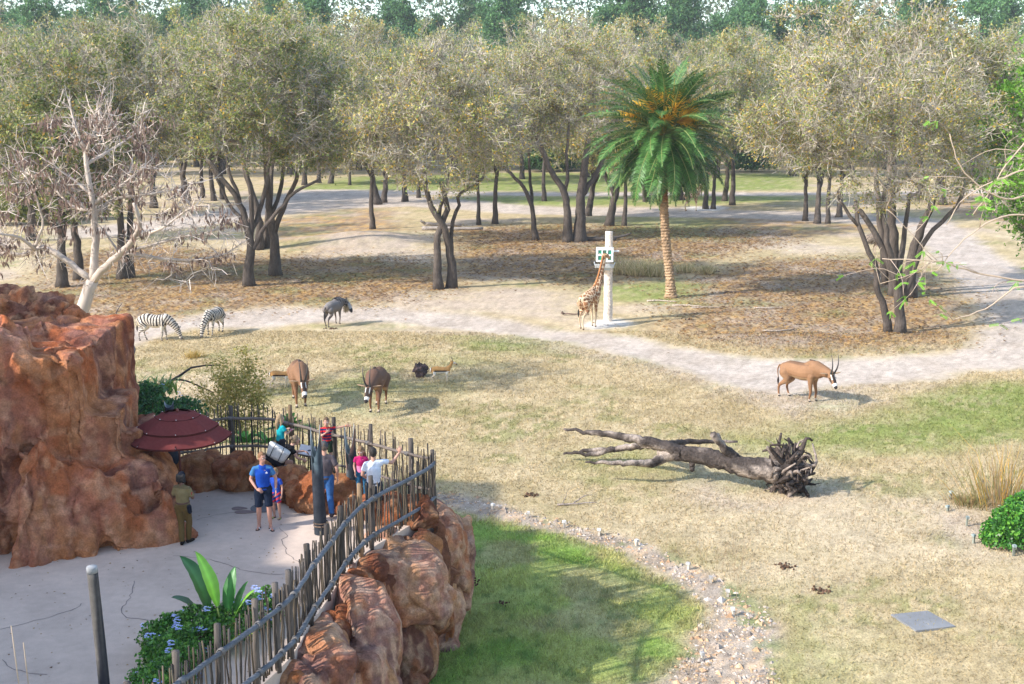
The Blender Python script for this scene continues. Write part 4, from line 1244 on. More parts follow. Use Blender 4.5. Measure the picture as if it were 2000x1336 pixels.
low(806, 990, 3.25, (0.55, 0.45, 0.36), 'orange rock tucked in the corner of the fence', 58, -0.3)

# big boulders outside the fence, down to the lawn
def outer(label, elems, seed, **kw):
    a = dict(blocks=1, smooth=5, amp=0.06, cell=1.1, groove=0.08, stretch=0.7, fine=0.025, step=0.05, pale=0.45, facet=0.25, tint=(0.92, 1.08, 1.3)); a.update(kw)
    rock('boulder', label, elems, 0.054, seed, group='boulders below the front fence', **a)
outer('tall rounded red boulder at the corner of the fence', [('e', (-1.95, 26.0, 1.35), (1.08, 1.5, 1.6), 0.2), ('e', (-2.1, 25.2, 1.95), (0.9, 0.95, 0.95), 0.0), ('e', (-1.7, 26.9, 0.95), (0.9, 0.95, 1.45), 0.0)], 61)
outer('small low red boulder with dried flower heads in front', [('e', (-1.6, 24.9, 0.55), (0.66, 0.75, 1.05), 0.3)], 62, cell=0.8)
outer('wedge-shaped pinkish boulder jutting out towards the lawn', [('e', (-2.3, 23.2, 2.3), (1.1, 1.3, 0.9), (0.1, 0.35, 0.25)), ('e', (-1.95, 22.9, 2.0), (0.85, 1.0, 0.7), (0.1, 0.45, 0.1)), ('e', (-2.5, 23.6, 2.35), (0.6, 0.95, 0.9), 0.0)], 63, pale=0.6)
outer('dark cracked rock under the wedge-shaped boulder', [('e', (-2.25, 23.0, 0.7), (0.85, 1.1, 1.45), 0.1), ('e', (-1.95, 23.2, 0.3), (0.45, 0.6, 1.0), 0.1)], 64, bright=0.7, pale=0.0, cell=0.9, groove=0.12)
outer('broad streaked pink boulder at the bottom edge below the fence', [('e', (-2.7, 20.6, 1.8), (0.85, 1.5, 1.45), 0.2), ('e', (-2.85, 21.3, 2.1), (0.7, 1.0, 1.0), 0.2), ('e', (-2.5, 19.7, 1.1), (0.75, 1.3, 1.5), 0.2)], 65, pale=0.6)
outer('smaller streaked boulder close under the lower rail', [('e', (-3.1, 18.9, 2.2), (0.72, 1.3, 1.05), 0.25), ('e', (-3.3, 17.5, 2.1), (0.75, 1.4, 1.1), 0.25)], 66, pale=0.6, cell=0.9)
outer('dark crevice rock between the fence and the pink boulders', [('e', (-2.7, 22.1, 1.7), (0.55, 1.1, 1.4), 0.1)], 67, bright=0.75, pale=0.0, cell=0.5, groove=0.12)
_n = np.gradient(front_c, axis=0); _n = np.column_stack([-_n[:, 1], _n[:, 0]]); _n /= np.linalg.norm(_n, axis=1)[:, None]
if _n[40, 0] < 0: _n = -_n
led = front_c + _n * 0.22
rock('rock_ledge', 'brown rocky ledge the fence stands on, between the boulders', [('e', (x, y, 1.5), (0.42 + 0.08 * (i % 3), 0.55, 1.52 + 0.1 * (i % 2)), 0.7 * i) for i, (x, y) in enumerate(led[4:150:5])] +
     [('e', (x, y, 1.3), (0.55, 0.45, 1.5), 0.7 * i) for i, (x, y) in enumerate(back_c[4:110:7])], 0.07, 70, cat='rock', blocks=1, smooth=4, facet=0.3, amp=0.1, cell=0.55, groove=0.1, step=0.14, bright=0.72)

# ---- fences
def arclen(P):
    return np.concatenate([[0], np.cumsum(np.linalg.norm(np.diff(P, axis=0), axis=1))])
def on_line(P, s):
    d = arclen(P)
    return np.array([np.interp(s, d, P[:, 0]), np.interp(s, d, P[:, 1])])
def stick_mesh(h, r, seed, taper=0.8, wob=0.02, col=(0.20, 0.165, 0.135), n=7, sides=6, bump=0.05):
    rng = np.random.default_rng(seed)
    z = np.linspace(0, h, n)
    P = np.column_stack([np.cumsum(rng.normal(0, wob, n)) * 0.5, np.cumsum(rng.normal(0, wob, n)) * 0.5, z])
    P[:, :2] -= P[0, :2]
    V, Fs = tube_arr(P, np.linspace(r, r * taper, n) * rng.uniform(0.9, 1.1, n), sides, True, bump=bump, rng=rng)
    return MB().add(V, Fs, np.array(col) * rng.uniform(0.75, 1.2)).mesh('stick', M['wood'])
PICKETS = [stick_mesh(1.18 + 0.03 * (i % 4), 0.0135 + 0.0018 * (i % 3), 100 + i, col=((0.092, 0.074, 0.062), (0.15, 0.115, 0.08), (0.065, 0.057, 0.051))[i % 3]) for i in range(12)]
POSTS = [stick_mesh(1.42, 0.052, 140 + i, 0.92, 0.008, ((0.115, 0.095, 0.083), (0.12, 0.10, 0.085), (0.26, 0.175, 0.105), (0.10, 0.085, 0.075))[i], n=6, sides=10) for i in range(4)]
def lashing_mesh(seed):
    rng = np.random.default_rng(seed)
    mb = MB()
    for k in range(4):
        a = np.linspace(0, 2 * pi, 13)
        P = np.column_stack([(k - 1.5) * 0.022 + rng.normal(0, 0.004, 13), np.cos(a) * 0.056, np.sin(a) * 0.056 + 0.03 * np.cos(a) * (k - 1.5) * 0.4])
        V, Fs = tube_arr(P, 0.010, 6, False)
        mb.add(V, Fs, (0.20, 0.185, 0.175))
    return mb.mesh('lashing', M['rail'])
LASH = [lashing_mesh(i) for i in (1, 2, 3)]
def fence(label, line, s0, s1, pick_gap, posts, rails, base_z, seed, post_label=None, ofs=0.0, top_extra=0.0):
    rng = np.random.default_rng(seed)
    mid = on_line(line, (s0 + s1) / 2)
    root = thing('stick_fence', label, 'fence', (mid[0], mid[1], base_z))
    s = s0
    while s < s1:
        p = on_line(line, s)
        o = link('picket', PICKETS[int(rng.integers(0, 12))], root, (p[0] - mid[0] + rng.normal(0, 0.012), p[1] - mid[1] + rng.normal(0, 0.012), rng.uniform(-0.06, 0.03)))
        o.rotation_euler = (rng.normal(0, 0.018), rng.normal(0, 0.018), rng.uniform(0, 6.3))
        o.scale = (1, 1, rng.uniform(0.93, 1.06) * (1 + top_extra))
        s += pick_gap * rng.uniform(0.7, 1.35)
    for ps in posts:
        p = on_line(line, ps)
        o = link('post', POSTS[int(rng.integers(0, 4))], root, (p[0] - mid[0], p[1] - mid[1], -0.12))
        o.rotation_euler = (rng.normal(0, 0.012), rng.normal(0, 0.012), rng.uniform(0, 6.3))
        o.scale = (1, 1, rng.uniform(0.96, 1.06) * (1 + top_extra))
    knots = [s0] + list(posts) + [s1]
    knots = sorted(set(round(k, 3) for k in knots))
    for rz, rr, side, col in rails:
        for a, b in zip(knots[:-1], knots[1:]):
            if b - a < 0.15: continue
            n = 7
            P = []
            for t in np.linspace(a - 0.05, b + 0.05, n):
                p = on_line(line, t); q = on_line(line, min(t + 0.05, s1)) - on_line(line, max(t - 0.05, s0))
                q = q / (np.linalg.norm(q) + 1e-9)
                P.append((p[0] - mid[0] - q[1] * side, p[1] - mid[1] + q[0] * side, rz + rng.normal(0, 0.006)))
            P[0] = tuple(np.array(P[0]) + (0, 0, 0.01)); 
            V, Fs = tube_arr(smooth_path(P, n=10), rr * rng.uniform(0.92, 1.08), 9, True, bump=0.03, rng=rng)
            MB().add(V, Fs, np.array(col) * rng.uniform(0.85, 1.12)).build('rail', M['rail'], root)
            o = link('lashing', LASH[int(rng.integers(0, 3))], root, tuple(P[-1]))
            d = np.array(P[-1]) - np.array(P[-2])
            o.rotation_euler = (0, -atan2(d[2], np.linalg.norm(d[:2])), atan2(d[1], d[0]))
            o.scale = (1, rr / 0.045, rr / 0.045)
    return root
fl = arclen(front_c); bl = arclen(back_c)
GREY = (0.125, 0.134, 0.15)
def s_of(line, px, py, z):
    p = at(px, py, z); d = np.linalg.norm(line - np.array([p.x, p.y]), axis=1)
    return arclen(line)[int(np.argmin(d))]
fposts = [0.02] + [s_of(front_c, a, b, 3.3) for a, b in ((724, 1043), (704, 1058), (668, 1096), (640, 1138), (606, 1185), (568, 1246), (540, 1272), (500, 1310))]
fposts += [fposts[-1] + 0.95, fposts[-1] + 1.9, fposts[-1] + 2.9]
fence('rustic stick fence with grey pole rails running down from the corner post to the shrub', front_c, 0.05, min(fl[-1], fposts[-1] + 0.3), 0.068, fposts, [(0.22, 0.040, 0.085, GREY), (0.96, 0.040, 0.085, GREY)], 3.08, 201)
bposts = [s_of(back_c, a, b, 3.25) for a, b in ((803, 963), (727, 940), (655, 921), (568, 897), (456, 886))]
fence('dark stick fence round the back of the terrace behind the visitors', back_c, 0.12, bl[-1], 0.078, bposts, [(0.30, 0.03, 0.05, (0.15, 0.12, 0.105)), (0.98, 0.034, 0.05, (0.16, 0.13, 0.11))], 3.15, 202, top_extra=0.02)

# ---- the lodge wing that stands out of frame and shades the terrace
def lodge():
    L = thing('lodge_building', 'tan lodge wing with thatched roofs and balconies shading the terrace', 'building', (-32.0, 4.0, 0))
    for y0, y1, zt in ((-36, 7.0, 17.3), (7.02, 19.5, 16.7)):
        V, Fs = box_arr((0, (y0 + y1) / 2, zt / 2), (11, y1 - y0, zt))
        MB().add(V, Fs, (0.42, 0.30, 0.19)).build('wall', M['paving'], L, smooth=False)
        prof = [(-6.2, zt), (6.0, zt), (5.6, zt + 2.0), (2.5, zt + 2.8), (-4.6, zt + 2.0)]
        n = len(prof)
        V = [(x, y, z) for y in (y0 - (0.4 if y0 < 0 else 0), y1 + (0.4 if y0 > 0 else 0)) for x, z in prof]
        Q = np.array([(i, (i + 1) % n, (i + 1) % n + n, i + n) for i in range(n)])
        MB().add(V, [Q, np.arange(n)[None, ::-1], (np.arange(n) + n)[None, :]], (0.27, 0.21, 0.14)).build('roof', M['wood'], L, smooth=False)
    for k in range(5):
        for j in range(11):
            V, Fs = box_arr((0, 0, 0), (0.12, 1.7, 2.1))
            f = MB().add(V, Fs, (0.05, 0.06, 0.07)).build('window', M['plastic'], L, smooth=False, loc=(5.52, -31 + j * 4.6, 2.2 + k * 3.0))
            V, Fs = box_arr((0.6, 0, -1.0), (1.3, 2.6, 0.14))
            MB().add(V, Fs, (0.20, 0.12, 0.07)).build('balcony', M['wood'], f, smooth=False)
lodge()
# ------------------------------------------------------------------ palm
def frond_mesh(seed, L, droop, n=76, wid=0.68, shade=1.0):
    """one pinnate frond growing along +x, curving down by droop radians over its length"""
    rng = np.random.default_rng(seed)
    t = np.linspace(0, 1, 14)
    ang = -droop * t ** 1.35
    dx = np.cos(ang) * L / 13; dz = np.sin(ang) * L / 13
    P = np.column_stack([np.concatenate([[0], np.cumsum(dx)[:-1]]), 0.05 * np.sin(t * 5 + seed), np.concatenate([[0], np.cumsum(dz)[:-1]])])
    mb = MB()
    V, Fs = tube_arr(P, np.linspace(0.05, 0.012, 14), 5)
    mb.add(V, Fs, (0.27, 0.31, 0.10))
    s = np.linspace(0.12, 1.0, n)
    for side in (-1, 1):
        b = np.column_stack([np.interp(s, t, P[:, k]) for k in range(3)])
        a = np.interp(s, t, ang)
        T = np.column_stack([np.cos(a), np.zeros(n), np.sin(a)])
        Nn = np.column_stack([-np.sin(a), np.zeros(n), np.cos(a)])
        ln = wid * (np.sin(np.clip(s * 1.08, 0, 1) * pi) ** 0.55 + 0.12) * rng.uniform(0.85, 1.1, n)
        d = T * rng.uniform(0.5, 0.8, n)[:, None] + np.array([0, side, 0]) * 1.0 + Nn * rng.uniform(-0.05, 0.45, n)[:, None]
        d /= np.linalg.norm(d, axis=1)[:, None]
        m = b + d * (ln * 0.55)[:, None]
        e = b + d * ln[:, None] - np.array([0, 0, 1]) * (0.16 * ln * (0.4 + s))[:, None]
        w = T * 0.031
        V = np.stack([b - w * 0.6, b + w * 0.6, m - w, m + w, e], 1).reshape(-1, 3)
        k = np.arange(n) * 5
        c = np.array((0.065, 0.160, 0.036)) * shade * rng.uniform(0.55, 1.55, n)[:, None]
        mb.add(V, [np.stack([k, k + 1, k + 3, k + 2], 1), np.stack([k + 2, k + 3, k + 4], 1)], np.repeat(c, 5, 0))
    return mb.mesh('frond', M['palm_leaf'], smooth=False)
def make_palm():
    b = gp(1311, 580)
    T = thing('palm_tree', 'date palm with rough tan trunk, full green fronds and orange flower stalks', 'palm', b)
    top = at_y(1296, 262, b.y) - b
    rng = np.random.default_rng(4)
    P = smooth_path([(0, 0, -0.15), tuple((at_y(1308, 540, b.y) - b)), tuple((at_y(1300, 460, b.y) - b)), tuple((at_y(1296, 380, b.y) - b)), tuple(top)], n=110)
    z = P[:, 2]
    R = 0.235 + 0.15 * np.exp(-z / 0.45) + 0.05 * (np.arange(110) % 2) + 0.09 * sstep(6.2, 8.2, z)
    V, Fs = tube_arr(P, R, 16, True, bump=0.10, rng=rng)
    C = np.array((0.33, 0.225, 0.14)) * (0.72 + 0.5 * vnoise(V * 3, 4))[:, None]
    C = np.where((V[:, 2] > 5.8)[:, None], C * np.array([0.8, 0.6, 0.45]), C)
    MB().add(V, Fs, C).build('trunk', M['palm_bark'], T, smooth=False)
    variants = [frond_mesh(300 + i, 4.75 + 0.25 * (i % 3), d, shade=(1.0, 0.85, 1.15)[i % 3]) for i, d in enumerate((0.5, 0.75, 0.95, 1.15, 1.35, 1.55, 0.35, 0.6))]
    n = 140
    for i in range(n):
        u = (i + 0.5) / n
        el = radians(84) - u ** 0.82 * radians(146)       # straight up to hanging
        az = i * 2.39996 + rng.normal(0, 0.12)
        k = int(rng.integers(0, 3)) + (0 if u < 0.25 else 1 if u < 0.6 else 3)
        if u > 0.72: k = int(rng.choice([0, 6, 7]))
        o = link('frond', variants[k], T, (top.x + 0.25 * cos(az), top.y + 0.25 * sin(az), top.z + 0.55 * (1 - 2 * u)))
        o.rotation_euler = Euler((rng.normal(0, 0.25), -el, az), 'XYZ')
        s = rng.uniform(0.9, 1.06) * (0.82 if u > 0.75 else 1.0) * (0.86 + 0.14 * min(1, u * 4))
        o.scale = (s, s, s)
    # orange flower stalks
    for i in range(14):
        az = -pi / 2 + rng.normal(0, 0.95); el = rng.uniform(0.15, 1.1)
        mb = MB()
        d = np.array([cos(az) * cos(el), sin(az) * cos(el), sin(el)])
        c = np.array([top.x, top.y, top.z + 0.35]) + d * 1.45
        tips = c + d * rng.uniform(0.4, 1.15, 70)[:, None] + rng.normal(0, 0.25, (70, 3)) + np.array([0, 0, -0.12])
        V, Fs = frusta(np.tile(c, (70, 1)) + rng.normal(0, 0.06, (70, 3)), tips, 0.022, 0.016, 3)
        mb.add(V, Fs, np.repeat(np.array([(0.78, 0.44, 0.035), (0.86, 0.56, 0.07)])[rng.integers(0, 2, 70)], 6, 0))
        V, Fs = frusta(np.array([[top.x, top.y, top.z + 0.1]]), c[None], 0.05, 0.04, 5)
        mb.add(V, Fs, (0.6, 0.33, 0.05))
        mb.build('flower_stalk', M['gloss_leaf'], T, smooth=False)
    # dead brown frond bases hanging under the crown
    mb = MB()
    m = 170
    a = rng.uniform(0, 2 * pi, m)
    A = np.column_stack([top.x + 0.35 * np.cos(a), top.y + 0.35 * np.sin(a), np.full(m, top.z - 0.7) - rng.uniform(0, 1.1, m)])
    B = A + np.column_stack([np.cos(a) * rng.uniform(0.2, 1.1, m), np.sin(a) * rng.uniform(0.2, 1.1, m), -rng.uniform(0.2, 1.1, m)])
    V, Fs = frusta(A, B, 0.04, 0.015, 3); mb.add(V, Fs, (0.27, 0.17, 0.09))
    mb.build('dead_frond_skirt', M['palm_bark'], T, smooth=False)
make_palm()

# ------------------------------------------------------------------ bare tree with seed pods at the left
def bare_tree():
    rng = np.random.default_rng(77)
    Y = 45.0
    b = at_y(152, 700, Y); b.z = float(gz(b.x, b.y)[0])
    def loc(px, py, dy=0.0):
        q = at_y(px, py, Y) - b
        return np.array((q.x, dy, q.z))
    limbs = [([(150, 700), (152, 640), (165, 590), (182, 548)], 0.270, 0.221),
             ([(182, 548), (185, 500), (186, 450), (180, 390), (170, 330), (166, 290)], 0.160, 0.072),
             ([(166, 290), (150, 260), (135, 225), (128, 190)], 0.065, 0.010), ([(168, 300), (185, 265), (210, 225), (230, 190)], 0.058, 0.010), ([(170, 320), (205, 290), (250, 250)], 0.072, 0.010),
             ([(182, 548), (210, 520), (245, 492), (280, 460), (295, 430), (290, 390)], 0.160, 0.068),
             ([(245, 492), (300, 505), (360, 510), (430, 500), (480, 470)], 0.094, 0.010), ([(245, 494), (290, 480), (350, 465), (420, 450), (470, 420)], 0.072, 0.010), ([(235, 498), (205, 450), (190, 430)], 0.058, 0.010),
             ([(177, 545), (140, 522), (105, 500), (65, 488), (20, 505), (-30, 490)], 0.136, 0.060), ([(70, 488), (50, 460), (25, 450), (-20, 440)], 0.072, 0.010), ([(65, 488), (90, 430), (70, 350), (50, 310)], 0.058, 0.010),
             ([(183, 400), (220, 372), (260, 345), (300, 310)], 0.086, 0.010), ([(183, 410), (140, 410), (100, 390), (60, 350)], 0.079, 0.010), ([(178, 380), (140, 350), (100, 320), (70, 300)], 0.065, 0.010),
             ([(185, 420), (220, 390), (300, 380), (370, 360), (420, 350)], 0.072, 0.010), ([(280, 460), (330, 440), (390, 400), (440, 390)], 0.058, 0.010)]
    stems = []
    for pts, r0, r1 in limbs:
        dy0 = rng.normal(0, 1.3) if len(stems) > 1 else 0
        stems.append(([tuple(loc(p[0], p[1], dy0 * i / len(pts))) for i, p in enumerate(pts)], r0, r1))
    lines, tubes = [], []
    for pts, r0, r1 in stems:
        P = smooth_path(pts, step=0.3); P[1:] += rng.normal(0, 0.015, P[1:].shape)
        lines.append(P); tubes.append((P, np.linspace(r0, r1, len(P))))
    T = thing('bare_tree', 'pale leafless tree hung with brown seed pods leaning out behind the red rocks', 'tree', b)
    ells = [(loc(180, 290), np.array((2.7, 2.2, 2.3))), (loc(60, 380), np.array((2.6, 2, 2.2))), (loc(360, 430), np.array((2.6, 1.8, 1.5))), (loc(300, 360), np.array((2.2, 1.8, 1.2))), (loc(350, 520), np.array((2.4, 1.6, 0.9))), (loc(30, 480), np.array((1.6, 1.4, 1.2)))]
    A, PR, R, tips, nst, lc = grow(lines, ells, 340, rng, 0.3, r_tip=0.012, droop=-0.05, step=0.35)
    R[nst:] = np.clip(R[nst:], 0.015, 0.06)
    wood_mesh(A, PR, R, nst, tubes, rng, bark=(0.47, 0.40, 0.34), pale=(0.55, 0.47, 0.40)).build('trunk', M['twig'], T)
    tw, _ = crown_mesh(A, PR, R, tips, rng, 1900, 0, 0.1, OAK_PAL, OAK_W, 0.9, 0.010, (0.54, 0.46, 0.40), up=0.3)
    tag(tw.build('twigs', M['twig'], T, smooth=False), kind='stuff')
    # pods in hanging bunches
    m = 200
    c = A[rng.choice(np.where(R < 0.03)[0], m)]
    c = c[c[:, 2] > 1.5]
    n = len(c) * 13
    C = np.repeat(c, 13, 0) + rng.normal(0, 1, (n, 3)) * np.array([0.20, 0.20, 0.10])
    L = rng.uniform(0.16, 0.34, n)[:, None]
    a = rng.uniform(0, 2 * pi, n)
    w = np.column_stack([np.cos(a), np.sin(a), np.zeros(n)]) * 0.04
    dn = np.column_stack([rng.normal(0, 0.25, n), rng.normal(0, 0.25, n), -np.ones(n)]) * L
    V = np.stack([C, C + dn * 0.5 + w, C + dn, C + dn * 0.5 - w], 1).reshape(-1, 3)
    col = np.array([(0.24, 0.16, 0.125), (0.17, 0.115, 0.095), (0.34, 0.24, 0.19)])[rng.integers(0, 3, n)]
    tag(MB().add(V, np.arange(n * 4).reshape(-1, 4), np.repeat(col, 4, 0)).build('seed_pods', M['leaf'], T, smooth=False), kind='stuff')
bare_tree()

# ------------------------------------------------------------------ leafy tree at the right edge and the sprays of the tree out of frame
def side_tree():
    ms = oak_meshes('bright', [([(0, 0, -0.1), (0.2, 0, 3), (-0.2, 0.2, 6), (0.1, 0, 9)], 0.25, 0.1)], [((-0.2, 0, 8.2), (3.6, 3.8, 4.4)), ((-1.4, 0, 5.2), (2.4, 2.6, 2.2))], 71, n_attr=380, n_twig=5000, n_leaf=26000, leaf=0.19,
                    pal=np.array([(0.20, 0.42, 0.055), (0.15, 0.33, 0.05), (0.29, 0.50, 0.07)]), w=np.array([0.4, 0.35, 0.25]))
    p = at(2052, 590)
    t = put_tree(ms, 'bright green leafy tree cut off by the picture edge', (p.x, p.y, 0), 0.5, 1.22, name='leafy_tree')
def branch_tree():
    rng = np.random.default_rng(88)
    Y = 30.0
    b = Vector((17.2, Y, 0))
    T = thing('feathery_tree', 'tree reaching in with thin bare branches and small feathery bright green leaves', 'tree', b)
    def loc(px, py, dy=0): 
        q = at_y(px, py, Y) - b
        return np.array((q.x, dy, q.z))
    P0 = [(0, 0, -0.1), (0.1, 0, 3), (-0.2, 0, 6.5), (0, 0, 9.5)]
    mains = [[loc(2130, 560), loc(2000, 548), loc(1900, 532), loc(1830, 510), loc(1730, 510, .3)], [loc(2130, 300), loc(2010, 330), loc(1950, 350), loc(1880, 390), loc(1850, 440)],
             [loc(2120, 430), loc(2000, 420), loc(1940, 430), loc(1880, 470), loc(1830, 530)], [loc(2120, 620), loc(2000, 560), loc(1930, 600), loc(1860, 625)],
             [loc(1740, 410, .4), loc(1790, 460, .4), loc(1840, 515, .3)], [loc(1730, 560, .5), loc(1790, 540, .4), loc(1830, 512, .3)], [loc(2100, 380), loc(1960, 388), loc(1880, 330), loc(1855, 260)], [loc(2080, 250), loc(1985, 300), loc(1930, 380), loc(1900, 420)]]
    wood = MB()
    P = smooth_path(P0, n=16); V, Fs = tube_arr(P, np.linspace(0.28, 0.12, 16), 9); wood.add(V, Fs, (0.30, 0.25, 0.20))
    ends = []
    for i, m in enumerate(mains):
        st = np.array([0.05, 0, 5 + 0.4 * i])
        pts = ([st] if m[0][0] > -4 else []) + m
        P = smooth_path(pts, step=0.2); P[1:] += rng.normal(0, 0.012, P[1:].shape)
        V, Fs = tube_arr(P, np.linspace(0.05, 0.012, len(P)) if m[0][0] > -4 else 0.010, 5); wood.add(V, Fs, (0.46, 0.36, 0.27))
        k = np.where(P[:, 0] < -3.2)[0]
        for j in rng.choice(k, min(len(k), 6), replace=False):
            d = rng.normal(0, 1, 3) + np.array([-0.7, 0, 0.1]); d /= np.linalg.norm(d)
            L = rng.uniform(0.5, 1.5)
            q = smooth_path([P[j], P[j] + d * L * 0.5 + rng.normal(0, 0.08, 3), P[j] + d * L + np.array([0, 0, -0.15 * L])], n=7)
            V, Fs = tube_arr(q, np.linspace(0.011, 0.004, 7), 4); wood.add(V, Fs, (0.48, 0.37, 0.29))
            ends += [q[-1], q[4]]
    wood.build('trunk', M['twig'], T)
    lf = MB()
    ends = np.array(ends)
    ends = ends[rng.uniform(0, 1, len(ends)) < 0.75]
    for e in ends:
        for f in range(rng.integers(2, 5)):
            d = rng.normal(0, 1, 3) * np.array([1, 1, 0.4]) + np.array([-0.2, 0, -0.45]); d /= np.linalg.norm(d)
            L = rng.uniform(0.12, 0.26)
            m = 12
            t = np.linspace(0.1, 1, m)
            base = e + d * L * t[:, None] + np.array([0, 0, -0.10]) * (t ** 2)[:, None] * L
            sd = np.cross(d, rng.normal(0, 1, 3)); sd /= np.linalg.norm(sd)
            for s in (-1, 1):
                tip = base + sd * s * 0.034 + d * 0.01
                w = d * 0.011
                V = np.stack([base, (base + tip) / 2 + w, tip, (base + tip) / 2 - w], 1).reshape(-1, 3)
                c = np.array((0.20, 0.42, 0.05)) * rng.uniform(0.75, 1.3)
                lf.add(V, np.arange(m * 4).reshape(-1, 4), c)
    tag(lf.build('foliage', M['leaf'], T, smooth=False), kind='stuff')
side_tree()
branch_tree()

# ------------------------------------------------------------------ shrubs, tufts, border plants
def leafy(name, label, cat, loc, ells, n, size, pal, seed, twigs=0, group=None, upright=0.0, flowers=None, stalks=None, mat='gloss_leaf', narrow=0.34):
    rng = np.random.default_rng(seed)
    T = thing(name, label, cat, loc, group=group)
    lf = MB()
    vol = np.array([e[1][0] * e[1][1] * e[1][2] for e in ells]) ** 0.7; vol /= vol.sum()
    for e, v in zip(ells, vol):
        m = int(n * v)
        d = rng.normal(0, 1, (m, 3)); d /= np.linalg.norm(d, axis=1)[:, None]
        d[:, 2] = np.where(d[:, 2] < -0.5, -d[:, 2], d[:, 2])
        lump = 0.72 + 0.5 * vnoise(d * 2.4 + seed, 5)
        C = np.array(e[0]) + d * (rng.uniform(0.25, 1, m) ** 0.4 * lump)[:, None] * np.array(e[1])
        C = C[C[:, 2] > 0.0]; m = len(C)
        u = rng.normal(0, 1, (m, 3)) + np.array([0, 0, upright]); u /= np.linalg.norm(u, axis=1)[:, None]
        w = np.cross(u, rng.normal(0, 1, (m, 3))); w /= np.linalg.norm(w, axis=1)[:, None]
        s = size * rng.uniform(0.6, 1.3, m)[:, None]
        V = np.stack([C - u * s * 0.5, C + w * s * narrow, C + u * s * 0.5, C - w * s * narrow], 1).reshape(-1, 3)
        lf.add(V, np.arange(m * 4).reshape(-1, 4), np.repeat(np.array(pal)[rng.integers(0, len(pal), m)] * rng.uniform(0.75, 1.25, m)[:, None], 4, 0))
    tag(lf.build('foliage', M[mat], T, smooth=False), kind='stuff')
    st = MB()
    k = 26
    A = rng.normal(0, 0.12, (k, 3)) * np.array([1, 1, 0]); e = ells[0]
    B = np.array(e[0]) + rng.normal(0, 0.5, (k, 3)) * np.array(e[1])
    V, Fs = frusta(A + np.array([e[0][0], e[0][1], 0]), B, 0.014, 0.007, 4); st.add(V, Fs, (0.16, 0.13, 0.07))
    st.build('stems', M['twig'], T)
    if flowers:
        cnt, fcol, fs = flowers
        rngf = np.random.default_rng(seed + 1)
        fm = []
        for vi in range(3):
            mb = MB()
            for j in range(9):
                c = rngf.normal(0, 1, 3); c = c / np.linalg.norm(c) * fs; c[2] = abs(c[2])
                for q in range(5):
                    a0 = q * 2 * pi / 5
                    u = np.array([cos(a0), sin(a0), 0.25]) * fs * 0.45
                    w = np.array([-sin(a0), cos(a0), 0]) * fs * 0.2
                    mb.add([c, c + u * 0.6 + w, c + u, c + u * 0.6 - w], np.array([[0, 1, 2, 3]]), np.array(fcol) * rngf.uniform(0.85, 1.1))
            fm.append(mb.mesh('flower_head', M['gloss_leaf'], smooth=False))
        for i in range(cnt):
            e = ells[int(rngf.integers(0, len(ells)))]
            d = rngf.normal(0, 1, 3) + np.array([0, -0.5, 0.5]); d /= np.linalg.norm(d)
            link('flower_head', fm[i % 3], T, tuple(np.array(e[0]) + d * np.array(e[1]) * 1.0))
    return T
GREENS = [(0.07, 0.20, 0.03), (0.10, 0.27, 0.04), (0.16, 0.34, 0.05), (0.05, 0.14, 0.03)]
BLUE = (0.52, 0.60, 0.92)
p = at(392, 1262, ZP)
leafy('plumbago_shrub', 'bright green shrub dotted with pale blue flowers behind the front fence', 'shrub', (p.x, p.y, ZP),
      [((-0.1, -0.1, 0.2), (0.65, 0.5, 0.5)), ((-0.5, -0.2, 0.15), (0.45, 0.5, 0.45)), ((0.35, 0.3, 0.2), (0.5, 0.5, 0.4)), ((0.8, 0.9, 0.2), (0.35, 0.5, 0.38)), ((-0.2, -0.9, 0.2), (0.5, 0.7, 0.45)), ((-0.15, -2.0, 0.2), (0.5, 0.8, 0.45))], 15000, 0.062, GREENS, 401, flowers=(52, BLUE, 0.058), upright=0.5)
def big_leaf(L, W, fold, col, rng, curve=0.5):
    t = np.linspace(0, 1, 14)
    ang = radians(80) - curve * t ** 1.5
    x = np.cumsum(np.cos(ang)) * L / 14; z = np.cumsum(np.sin(ang)) * L / 14
    w = W * np.sin(np.clip(t * 0.97 + 0.03, 0, 1) * pi) ** 0.65 * (1 - 0.35 * t)
    m = MB()
    V, c = [], []
    for i in range(14):
        for s in (-1, -0.5, 0, 0.5, 1):
            V.append((x[i] - abs(s) * w[i] * 0.25 * fold + rng.normal(0, 0.004), s * w[i], z[i] + abs(s) * w[i] * fold * 0.4))
            c.append(np.array(col) * (1.5 if s == 0 else 1.0) * (1 + 0.08 * (i % 2)))
    Q = [(i * 5 + j, i * 5 + j + 1, i * 5 + 6 + j, i * 5 + 5 + j) for i in range(13) for j in range(4)]
    m.add(V, np.array(Q), np.array(c))
    return m
